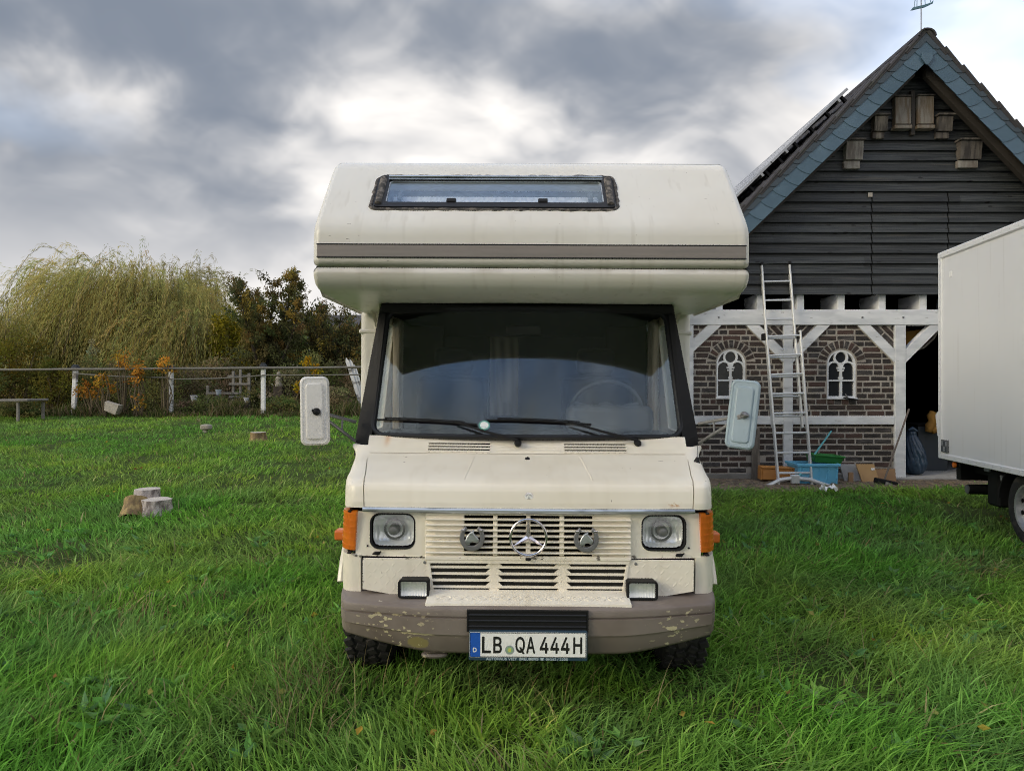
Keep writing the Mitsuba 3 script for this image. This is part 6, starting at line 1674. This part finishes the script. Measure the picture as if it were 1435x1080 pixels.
# the far hedge that closes the view, one mass
rng = np.random.default_rng(300)
n = 42000
hx = rng.uniform(-32, 4, n); hy = rng.uniform(28.5, 31, n)
hh = 2.6 + 1.0 * meshkit.fbm(np.stack([hx * 0.35, 0 * hx, 0 * hx], -1), 3, 4)
P = np.stack([hx, hy, ground_z(hx, hy) + hh * rng.random(n) ** 0.8], 1)
add_leaves('far_hedge', P, rng.normal(size=(n, 3)) + [0, 0, -0.2], rng.uniform(0.16, 0.34, n), rng.uniform(0.10, 0.2, n), pal(rng, n, GR + DK[:2], None, 0.2), rng, kind='stuff', label='dark far hedge seen in the gaps between the trees')
labels['far_hedge']['category'] = 'hedge'
# weeds along the fence foot
def blades(x, y, h, wd, lean, az, cols, z=None, nseg=3):
    n = len(x)
    z = ground_z(x, y) if z is None else z
    ts = np.array([0, 0.4, 0.75, 1.0]) if nseg == 3 else np.array([0, 0.55, 1.0])
    wv = np.array([0.85, 1.0, 0.6, 0.0]) if nseg == 3 else np.array([0.9, 0.8, 0.0])
    dx_, dy_ = np.cos(az), np.sin(az)
    rngb = np.random.default_rng(len(x))
    ta_ = az + PI / 2 + rngb.normal(size=n) * 0.9
    sx_, sy_ = np.cos(ta_), np.sin(ta_)
    rows = []
    for t, w in zip(ts, wv):
        hor = h * lean * (0.25 * t + 0.75 * t * t)
        ver = h * (t - 0.42 * np.minimum(lean, 1.25) * t * t)
        c = np.stack([x + dx_ * hor, y + dy_ * hor, z - 0.01 + ver], 1)
        if w > 0:
            s = np.stack([sx_, sy_, 0 * x], 1) * (wd * w / 2)[:, None]
            rows += [c - s, c + s]
        else:
            rows += [c]
    v = np.stack(rows, 1); m = v.shape[1]
    k = np.arange(n)[:, None] * m
    base = [[0, 1, 3], [0, 3, 2], [2, 3, 5], [2, 5, 4], [4, 5, 6]] if nseg == 3 else [[0, 1, 3], [0, 3, 2], [2, 3, 4]]
    f = np.concatenate([k + np.array(b)[None] for b in base])
    return v.reshape(-1, 3), f, np.repeat(cols, m, 0)


rng = np.random.default_rng(301)
n = 9000
x = rng.uniform(-20, -3.2, n); y = 18.75 + np.abs(rng.normal(size=n)) * 0.45 - 0.25 * (rng.random(n) < 0.3)
cl_ = meshkit.fbm(np.stack([x * 1.3, y * 0, x * 0], -1), 3, 5)
h = (0.12 + 0.75 * np.clip(cl_ - 0.25, 0, 1)) * rng.uniform(0.5, 1.3, n)
wc = np.where((rng.random(n) < 0.5)[:, None], pal(rng, n, [(0.20, 0.165, 0.09), (0.15, 0.125, 0.065), (0.24, 0.20, 0.12)]), pal(rng, n, [(0.06, 0.095, 0.025), (0.085, 0.11, 0.03)]))
v, f, c = blades(x, y, h, rng.uniform(0.012, 0.028, n), rng.uniform(0.1, 0.8, n), rng.uniform(0, 2 * PI, n), wc)
add('tall_weeds', TM(v, f, process=False), 'm_leaf', False, color=c, kind='stuff', label='dry grass and weeds along the foot of the fence')
labels['tall_weeds']['category'] = 'weeds'

# ================================================================ the fence and the things behind it
FD = 19.0
mat('m_post', proc(lambda p, n, uv: mix((0.66, 0.66, 0.67), (0.20, 0.19, 0.18), smoothstep(0.56, 0.68, fbm(p.x * 5, p.y * 5, p.z * 6, 4)))), 0.7)
mat('m_post_clean', proc(lambda p, n, uv: mix((0.70, 0.70, 0.71), (0.5, 0.49, 0.48), smoothstep(0.5, 0.75, fbm(p.x * 5, p.y * 5, p.z * 6, 4)))), 0.7)
mat('m_galv', proc(lambda p, n, uv: mix((0.19, 0.18, 0.16), (0.12, 0.11, 0.09), fbm(p.x * 2, p.y * 9, p.z * 9, 3))), 0.6, metallic=0.2)
mat('m_cap', (0.03, 0.035, 0.042), 0.6)
FN = thing('rail_fence', 'white post and pipe rail fence with black caps across the back of the lawn', 'fence')
for i, (u, vt, vb, tilt, m_) in enumerate(((-32, 517, 582, 0, 'm_post'), (103, 516, 577, 2.5, 'm_post'), (239, 516, 583, 0.5, 'm_post'), (369, 514, 583, 0.0, 'm_post_clean'), (512, 513, 583, 0, 'm_post_clean'))):
    xx = px(u, FD); g_ = gz(xx, FD)
    p = add(FN + '__post', xf(bx(-0.052, 0.052, -0.05, 0.05, -0.2, zv(vt, FD) - g_, 0.008), trimesh.transformations.translation_matrix([xx, FD, g_]) @ rot([0, 1, 0], tilt)), m_)
    top_ = zv(vt, FD)
    xo = math.tan(math.radians(tilt)) * (top_ - g_)
    add(p + '__cap', cat(bx(xx + xo - 0.085, xx + xo + 0.085, FD - 0.08, FD + 0.08, top_ - 0.05, top_ + 0.06, 0.02), bx(xx + xo - 0.06, xx + xo + 0.06, FD - 0.06, FD + 0.06, top_ + 0.06, top_ + 0.10, 0.02)), 'm_cap')
us = [-60, -32, 104, 239, 369, 512, 560]; vs = [519, 518, 517.5, 516.5, 515.5, 514.5, 514]
for a, b, va_, vb_ in zip(us[:-1], us[1:], vs[:-1], vs[1:]):
    add(FN + '__rail', tube([(px(a, FD), FD - 0.09, zv(va_, FD)), (px((a + b) / 2, FD), FD - 0.09, zv((va_ + vb_) / 2 + 0.4, FD)), (px(b, FD), FD - 0.09, zv(vb_, FD))], 0.032, 8), 'm_galv', 40)
for a, b, va_, vb_, sag in ((104, 239, 523, 529, 3), (239, 369, 531, 526, 3.5), (369, 512, 525.5, 525, 0.5)):
    add(FN + '__lower_rail', tube([(px(a + (b - a) * t, FD), FD - 0.09, zv(va_ + (vb_ - va_) * t + sag * 4 * t * (1 - t) * 0.5, FD)) for t in np.linspace(0, 1, 9)], 0.017, 6), 'm_galv', 40)
# hidden clutter of the garden
mat('m_old_wood', proc(lambda p, n, uv: mix((0.24, 0.225, 0.21), (0.13, 0.12, 0.105), fbm(p.x * 6, p.y * 6, p.z * 6, 4))), 0.85)
GF = thing('trellis', 'grey wooden trellis of posts and bars standing in the garden behind the fence', 'frame')
gd = 20.2
for u, vt in ((327, 520), (337, 517), (349, 523), (291, 540)):
    add(GF + '__upright', bx(px(u, gd) - 0.035, px(u, gd) + 0.035, gd - 0.03, gd + 0.03, gz(px(u, gd), gd) - 0.05, zv(vt, gd), 0.006), 'm_old_wood')
for u0, u1, v, yy in ((290, 339, 551, gd - 0.06), (322, 352, 538, gd - 0.06), (322, 352, 556, gd - 0.06), (318, 350, 527, gd + 0.06)):
    add(GF + '__bar', bx(px(u0, gd), px(u1, gd), yy - 0.02, yy + 0.02, zv(v, gd) - 0.03, zv(v, gd) + 0.03, 0.005), 'm_old_wood')
mat('m_pale_pot', (0.55, 0.55, 0.56), 0.6)
mat('m_bluish_pot', (0.35, 0.40, 0.46), 0.6)
for u, v, s_, lab, m_ in ((272, 558, 0.10, 'pale pot in the weeds right of the second fence post', 'm_pale_pot'), (306, 549, 0.08, 'bluish pot behind the brown shrub left of the trellis', 'm_bluish_pot'), (345, 560, 0.07, 'small white pot inside the trellis', 'm_pale_pot')):
    k = thing('plant_pot', lab, 'pot')
    yy = 19.9
    M = trimesh.transformations.translation_matrix([px(u, yy), yy, zv(v, yy) - s_])
    add(k + '__pot', lathe([(0, 0), (s_ * 0.7, 0), (s_ * 0.95, s_ * 1.7), (s_ * 0.85, s_ * 1.7), (s_ * 0.65, 0.02), (0, 0.02)], 20, M), m_, 40)
    add(k + '__rim', lathe([(s_ * 0.9, s_ * 1.6), (s_ * 1.08, s_ * 1.6), (s_ * 1.08, s_ * 1.85), (s_ * 0.9, s_ * 1.85), (s_ * 0.9, s_ * 1.6)], 20, M), m_, 40)
    add(k + '__block', bx(px(u, yy) - s_ * 0.8, px(u, yy) + s_ * 0.8, yy - s_ * 0.8, yy + s_ * 0.8, gz(px(u, yy), yy) - 0.05, zv(v, yy) - s_ - 0.001, 0.01), 'm_bark')
ST_ = thing('garden_statue', 'pale stone garden figure on the ground right of the third fence post', 'statue')
c = atd(391, 540, 20.3)
add(ST_ + '__body', lathe([(0, 0), (0.11, 0.0), (0.11, 0.05), (0.085, 0.10), (0.10, 0.22), (0.06, 0.28), (0.035, 0.30), (0, 0.31)], 20, trimesh.transformations.translation_matrix([c[0], 20.3, c[2] - 0.02])), 'm_stone', 40)
add(ST_ + '__head', trimesh.creation.icosphere(2, 0.06).apply_translation([c[0] - 0.01, 20.3, c[2] + 0.33]), 'm_stone', True)
add(ST_ + '__plinth', bx(c[0] - 0.13, c[0] + 0.13, 20.17, 20.43, gz(c[0], 20.3) - 0.05, c[2] - 0.021, 0.01), 'm_bark')
WP = thing('pointed_boards', 'weathered white pointed boards leaning behind the left wing mirror and the van', 'boards')
for i, (u0, v0, u1, v1) in enumerate(((485, 501, 500, 548), (490, 503, 503, 549), (495, 510, 507, 551))):
    a_, b_ = atd(u0, v0, 19.7), atd(u1, v1, 19.7)
    b_ = b_ + (b_ - a_) * 0.75
    d_ = (b_ - a_) / np.linalg.norm(b_ - a_); n_ = np.array([-d_[2], 0, d_[0]]) * 0.045
    pg = Polygon([((a_ - n_ + d_ * 0.1)[0], (a_ - n_ + d_ * 0.1)[2]), (a_[0], a_[2]), ((a_ + n_ + d_ * 0.1)[0], (a_ + n_ + d_ * 0.1)[2]), ((b_ + n_)[0], (b_ + n_)[2]), ((b_ - n_)[0], (b_ - n_)[2])])
    add(WP + '__board', front(pg, 19.7 + 0.03 * i, 0.022), 'm_post')
TB = thing('garden_table', 'low grey garden table at the left edge in front of the shrubs', 'table')
td = 17.8
add(TB + '__top', xf(bx(px(-30, td), px(54, td), td - 0.4, td + 0.4, zv(562.5, td), zv(559, td), 0.015), rot([0, 1, 0], -1.0, [px(20, td), td, zv(560, td)])), 'm_old_wood')
for u, yy in ((38, td - 0.33), (48, td + 0.33), (-22, td - 0.33), (-24, td + 0.33)):
    add(TB + '__leg', bx(px(u, td) - 0.03, px(u, td) + 0.03, yy - 0.03, yy + 0.03, gz(px(u, td), td) - 0.05, zv(562.5, td) - 0.012, 0.005), 'm_old_wood')
mat('m_stone', proc(lambda p, n, uv: mix((0.36, 0.33, 0.28), (0.20, 0.18, 0.15), fbm(p.x * 9, p.y * 9, p.z * 9, 4))), 0.9)
SB = thing('stone_block', 'pale tilted stone block in the dry weeds at the fence', 'stone')
c = atd(157, 571, 18.5)
hp_ = np.random.default_rng(8)
m = hull(np.array([[sx_ * 0.20, sy_ * 0.17, sz_ * 0.12] for sx_ in (-1, 1) for sy_ in (-1, 1) for sz_ in (-1, 1)]) * (1 + 0.22 * hp_.normal(size=(8, 3)) * [1, 1, 0.8]))
m.apply_transform(trimesh.transformations.translation_matrix([c[0], 18.5, c[2] - 0.01]) @ rot([0, 1, 0], 16))
add(SB + '__block', m, 'm_stone')
# dark roofed house behind the trees
HS = thing('house', 'dark roofed house behind the trees left of the van roof', 'house')
hd = 42.0
hx0, hx1, hy0, hy1, hz0_, hz1_, hr = -13.5, 0.5, hd, hd + 7, 0.6, 3.6, 6.1
mat('m_house_wall', (0.30, 0.28, 0.27), 0.9)
mat('m_house_roof', proc(lambda p, n, uv: mix((0.05, 0.05, 0.055), (0.085, 0.08, 0.08), fbm(p.x * 2, p.y * 2, p.z * 12, 3))), 0.8)
add(HS + '__wall', bx(hx0, hx1, hy0, hy1, hz0_, hz1_), 'm_house_wall')
add(HS + '__roof', hull([(x_, y_, z_) for x_ in (hx0 - 0.4, hx1 + 0.4) for y_, z_ in ((hy0 - 0.5, hz1_ - 0.1), (hy0 - 0.5, hz1_ + 0.05), (hy1 + 0.5, hz1_ - 0.1), (hy1 + 0.5, hz1_ + 0.05), ((hy0 + hy1) / 2, hr), ((hy0 + hy1) / 2, hr - 0.1))]), 'm_house_roof')
for xx in (-11.5, -8.5, -5.5, -2.5):
    wn = add(HS + '__window', bx(xx - 0.6, xx + 0.6, hy0 - 0.04, hy0 + 0.02, 1.7, 2.9), 'm_white_plastic')
    add(wn + '__pane', bx(xx - 0.52, xx + 0.52, hy0 - 0.05, hy0 - 0.03, 1.78, 2.82), 'm_pane_dark')

# ================================================================ stumps and blocks on the lawn
mat('m_stump_bark', proc(lambda p, n, uv: mix((0.40, 0.36, 0.345), (0.15, 0.125, 0.12), smoothstep(0.38, 0.68, fbm(p.x * 22, p.y * 22, p.z * 7, 4)))), 0.9)
mat('m_cut_wood', proc(lambda p, n, uv: mix((0.46, 0.42, 0.37), (0.34, 0.30, 0.26), fbm(p.x * 9, p.y * 9, p.z * 9, 4))), 0.85)
mat('m_split_wood', proc(lambda p, n, uv: mix((0.32, 0.23, 0.10), (0.16, 0.11, 0.055), smoothstep(0.3, 0.7, fbm(p.x * 24, p.y * 24, p.z * 5, 4)))), 0.85)


def log(key, x, y, r, h, seed, side='m_stump_bark', top='m_cut_wood', tilt=(0, 0), squash=1.0):
    a = np.linspace(0, 2 * PI, 40, endpoint=False)
    zs_ = np.linspace(-0.06, h, 8)
    A, ZZ = np.meshgrid(a, zs_, indexing='ij')
    wob = meshkit.fbm(np.stack([np.cos(A) * 1.7 + seed, np.sin(A) * 1.7, ZZ * 1.5], -1), 4, seed)
    R_ = r * (0.74 + 0.52 * wob) * (1 + 0.10 * np.exp(-np.maximum(ZZ, 0) / 0.04)) * (1 + 0.12 * np.clip(0.1 - ZZ, 0, 1) / 0.1)
    v = np.stack([R_ * np.cos(A) * squash, R_ * np.sin(A), ZZ], -1).reshape(-1, 3)
    idx = np.arange(40 * 8).reshape(40, 8); nx = np.roll(idx, -1, 0)
    q = np.stack([idx[:, :-1], nx[:, :-1], nx[:, 1:], idx[:, 1:]], -1).reshape(-1, 4)
    M = trimesh.transformations.translation_matrix([x, y, gz(x, y)]) @ rot([1, 0, 0], tilt[0]) @ rot([0, 1, 0], tilt[1])
    add(key + '__bark', xf(TM(v, np.vstack([q[:, [0, 1, 2]], q[:, [0, 2, 3]]]), process=False), M), side, True)
    ring_ = v[idx[:, -1]]
    vv = np.vstack([ring_, ring_ * [0.55, 0.55, 1] + [0, 0, 0.004], [[0, 0, h + 0.006]]])
    k = np.arange(40); k2 = (k + 1) % 40
    f = np.vstack([np.stack([k, k2, k2 + 40], 1), np.stack([k, k2 + 40, k + 40], 1), np.stack([k + 40, k2 + 40, k * 0 + 80], 1)])
    add(key + '__cut_face', xf(TM(vv, f, process=False), M), top)


K = thing('tree_stump', 'wide grey log with flat sawn top, right one of the three on the lawn', 'log', None)
log(K, px(219, 8.3), 8.3, 0.17, 0.160, 3)
K = thing('tree_stump', 'taller grey log behind the other two on the lawn', 'log', None)
log(K, px(207, 8.50), 8.50, 0.135, 0.235, 9)
K = thing('split_log', 'split log with dark bark and yellow wood, left one of the three on the lawn', 'log')
log(K, px(188, 8.22), 8.22, 0.125, 0.190, 14, 'm_split_wood', 'm_stump_bark', (-30, -9), 1.0)
K = thing('tree_stump', 'small brown tree stump far back on the lawn left of the mirror', 'stump')
log(K, px(361.5, 14.3), 14.3, 0.15, 0.165, 5, 'm_split_wood', 'm_cut_wood')
K = thing('stone_slab', 'small grey stone far back on the lawn, left of the small stump', 'stone')
ico = trimesh.creation.icosphere(3, 1.0); v = np.sign(ico.vertices) * np.abs(ico.vertices) ** 0.5
v = v * (1 + 0.12 * (meshkit.fbm(v * 2.3, 3, 16) - 0.5))[:, None] * [0.11, 0.10, 0.06]
m = TM(v, ico.faces, process=False); m.apply_translation([px(289, 15.6), 15.6, gz(px(289, 15.6), 15.6) + 0.12])
m2 = bx(px(289, 15.6) - 0.06, px(289, 15.6) + 0.03, 15.55, 15.65, gz(px(289, 15.6), 15.6) - 0.02, gz(px(289, 15.6), 15.6) + 0.10, 0.01)
add(K + '__slab', m, 'm_stone', 40)
add(K + '__foot', m2, 'm_stump_bark')
K = thing('paper_scrap', 'crumpled white scrap lying on the grass in front of the tub', 'litter')
rng = np.random.default_rng(77)
c = np.array([px(1162, 9.0), 9.0, gz(px(1162, 9.0), 9.0) + 0.13])
g0 = np.stack(tuple(np.meshgrid(np.linspace(-0.09, 0.09, 7), np.linspace(-0.06, 0.06, 6), indexing='ij')) + (np.zeros((7, 6)),), -1).reshape(-1, 3) + rng.normal(size=(42, 3)) * [0.008, 0.008, 0.02]
idx = np.arange(42).reshape(7, 6); q = np.stack([idx[:-1, :-1], idx[1:, :-1], idx[1:, 1:], idx[:-1, 1:]], -1).reshape(-1, 4)
sm_ = TM(g0 + c, np.vstack([q[:, [0, 1, 2]], q[:, [0, 2, 3]]]), process=False)
sm_ = TM(np.vstack([sm_.vertices, sm_.vertices - [0, 0, 0.003]]), np.vstack([sm_.faces, sm_.faces[:, ::-1] + 42]), process=False)
add(K + '__sheet', sm_, 'm_plate_white')

# ================================================================ grass
def lawn():
    rng = np.random.default_rng(1000)
    V, F, C, base = [], [], [], 0
    for y0, y1, dens, hm, wm, seg in ((2.0, 4.2, 2900, 0.215, 0.0084, 3), (4.2, 6.2, 1900, 0.20, 0.0095, 3), (6.2, 9.5, 1150, 0.165, 0.012, 3), (9.5, 14, 620, 0.135, 0.015, 2), (14, 20.2, 340, 0.12, 0.022, 2)):
        w1 = 0.80 * y1 + 0.6
        n = int(dens * 2 * w1 * (y1 - y0))
        x, y = rng.uniform(-w1, w1, n), rng.uniform(y0, y1, n)
        keep = np.abs(x) < 0.80 * y + 0.6
        P3 = lambda s, k: np.stack([x * s, y * s, np.full_like(x, k)], -1)
        # places without grass
        keep &= ~((x > 1.95) & (y > 10.2))
        e = meshkit.fbm(P3(2.3, 1.0), 3, 8)
        keep &= ~((x > 2.3) & (x < 6.9) & (y > 9.55 + 0.5 * (e - 0.5) + 0.25 * np.clip(x - 5.2, 0, 1.5)) & (rng.random(n) < 0.93))
        for sx_ in (-1, 1):
            keep &= ~((np.abs(x - 0.08 - sx_ * 0.86) < 0.13) & (np.abs(y - 4.15) < 0.17))
        for (cx_, cy_, cr) in ((px(221, 8.3), 8.3, 0.15), (px(208, 8.52), 8.52, 0.11), (px(186, 8.25), 8.25, 0.10), (px(361.5, 14.3), 14.3, 0.13)):
            keep &= np.hypot(x - cx_, y - cy_) > cr
        bare = meshkit.fbm(P3(1.15, 4.4), 3, 61)
        keep &= (bare > 0.36) | (rng.random(n) < 0.25)
        x, y = x[keep], y[keep]; n = len(x)
        P3 = lambda s, k: np.stack([x * s, y * s, np.full_like(x, k)], -1)
        tuft = meshkit.fbm(P3(2.1, 0.3), 4, 12); wave = meshkit.fbm(P3(0.5, 7.3), 3, 13)
        right = ss(0.5, 2.2, x) * ss(9, 5, y)
        h = hm * (0.20 + 1.25 * tuft) * (0.72 + 0.45 * wave) * rng.uniform(0.55, 1.3, n) * (1 + 0.22 * right)
        near_van = np.exp(-((np.abs(x - 0.08) - 0.95) / 0.25) ** 2) * ss(3.2, 3.6, y) * ss(7, 5, y)
        h *= 1 + 0.25 * near_van
        under = (np.abs(x - 0.08) < 0.85) & (y > 3.5) & (y < 9.3)
        h = np.where(under, h * 0.75, h)
        fore = np.exp(-((np.abs(x - 0.08) - 0.86) / 0.2) ** 2) * ss(3.0, 3.25, y) * ss(4.4, 4.0, y)
        h *= 1 - 0.48 * fore
        ang = 2 * PI * 1.6 * meshkit.fbm(P3(0.42, 2.2), 3, 14) + 2.2 * (meshkit.fbm(P3(2.7, 5.2), 2, 15) - 0.5) * 2
        az = ang + rng.normal(size=n) * 1.15
        lean = np.clip(0.25 + 1.1 * meshkit.fbm(P3(1.0, 3.3), 3, 16) + rng.normal(size=n) * 0.28, 0.05, 1.6)
        g1, g2 = meshkit.fbm(P3(0.7, 9.1), 3, 17), meshkit.fbm(P3(3.0, 1.9), 3, 18)
        a, b, c_ = np.array([0.158, 0.385, 0.056]), np.array([0.300, 0.470, 0.070]), np.array([0.185, 0.355, 0.115])
        t1, t2 = np.clip((g1 - 0.35) * 2.6, 0, 1)[:, None], np.clip((g2 - 0.42) * 3.0, 0, 1)[:, None]
        col = (a * (1 - t1) + b * t1) * (1 - 0.5 * t2) + c_ * 0.5 * t2
        dull = np.clip((meshkit.fbm(P3(1.6, 8.8), 3, 33) - 0.42) * 3.2, 0, 1)[:, None] * 0.55
        col = col * (1 - dull) + np.array([0.175, 0.255, 0.095]) * dull
        col = col * np.exp(0.30 * rng.normal(size=(n, 1)))
        dry = meshkit.fbm(P3(0.9, 6.6), 3, 19)
        ps = 0.022 + 0.30 * np.clip((dry - 0.60) * 4, 0, 1) + 0.5 * np.exp(-((x - 3.9) ** 2 + (y - 6.0) ** 2) / 0.06) + 0.25 * np.exp(-((x + 1.0) ** 2 + (y - 3.75) ** 2) / 0.04) + 0.4 * np.exp(-((x + 4.3) ** 2 + (y - 6.2) ** 2) / 0.10) + 0.3 * np.exp(-((x + 2.6) ** 2 + (y - 5.0) ** 2) / 0.12)
        st_ = rng.random(n) < ps
        col[st_] = pal(rng, int(st_.sum()), [(0.40, 0.36, 0.17), (0.30, 0.27, 0.12), (0.46, 0.41, 0.22), (0.22, 0.17, 0.09)])
        col = np.clip(col, 0.008, 0.6)
        v, f, c = blades(x, y, h, wm * rng.uniform(0.6, 1.35, n), lean, az, col, nseg=seg)
        V.append(v); F.append(f + base); C.append(c); base += len(v)
    # a few taller stalks in front of the van
    n = 240
    x = np.where(rng.random(n) < 0.5, rng.normal(-1.0, 0.16, n), rng.uniform(-2.2, 2.4, n)); y = rng.uniform(3.1, 4.3, n)
    v, f, c = blades(x, y, rng.uniform(0.18, 0.38, n), np.full(n, 0.0042), rng.uniform(0.1, 0.8, n), rng.uniform(0, 2 * PI, n), pal(rng, n, [(0.36, 0.31, 0.16), (0.16, 0.2, 0.06), (0.3, 0.24, 0.12)]))
    V.append(v); F.append(f + base); C.append(c); base += len(v)
    # low broad-leaved weeds among the blades
    cx_, cy_ = [], []
    n = 260
    y = rng.uniform(2.9, 7.5, n); x = rng.uniform(-1, 1, n) * (0.76 * y + 0.3)
    ok = ~((x > 1.9) & (y > 9.3)) & ~((np.abs(x - 0.08) < 1.2) & (y > 3.2))
    x, y = x[ok], y[ok]; n = len(x)
    k = 7
    X_, Y_ = np.repeat(x, k) + rng.normal(size=n * k) * 0.02, np.repeat(y, k) + rng.normal(size=n * k) * 0.02
    P = np.stack([X_, Y_, ground_z(X_, Y_) + 0.05], 1)
    a = rng.uniform(0, 2 * PI, n * k)
    Dv = np.stack([np.cos(a), np.sin(a), rng.uniform(0.25, 0.9, n * k)], 1)
    m = leaf_mesh(P, Dv, rng.uniform(0.06, 0.13, n * k), rng.uniform(0.025, 0.045, n * k), rng)
    V.append(np.array(m.vertices)); F.append(np.array(m.faces) + base); base += len(m.vertices)
    C.append(np.repeat(pal(rng, n * k, [(0.15, 0.34, 0.08), (0.20, 0.38, 0.09), (0.16, 0.31, 0.12)]), 4, 0))
    return np.vstack(V), np.vstack(F), np.vstack(C)


v, f, c = lawn()
add('grass', TM(v, f, process=False), 'm_grass', False, color=c, kind='stuff', label='long green grass of the lawn with straw coloured blades')
labels['grass']['category'] = 'grass'

rng = np.random.default_rng(404)
n = 170
y = rng.uniform(3.0, 15, n); x = rng.uniform(-1, 1, n) * (0.74 * y + 0.2)
ok = ~((x > 1.9) & (y > 9.3)) & ~((np.abs(x - 0.08) < 1.1) & (y > 3.3))
x, y = x[ok], y[ok]; n = len(x)
P = np.stack([x, y, ground_z(x, y) + rng.uniform(0.06, 0.12, n)], 1)
add_leaves('fallen_leaves', P, np.stack([rng.normal(size=n), rng.normal(size=n), rng.uniform(-0.3, 0.4, n)], 1), rng.uniform(0.035, 0.065, n), rng.uniform(0.025, 0.04, n), pal(rng, n, [(0.42, 0.30, 0.06), (0.26, 0.15, 0.06), (0.35, 0.33, 0.10)]), rng, kind='stuff', label='scattered yellow and brown fallen leaves on the lawn')
labels['fallen_leaves']['category'] = 'leaves'
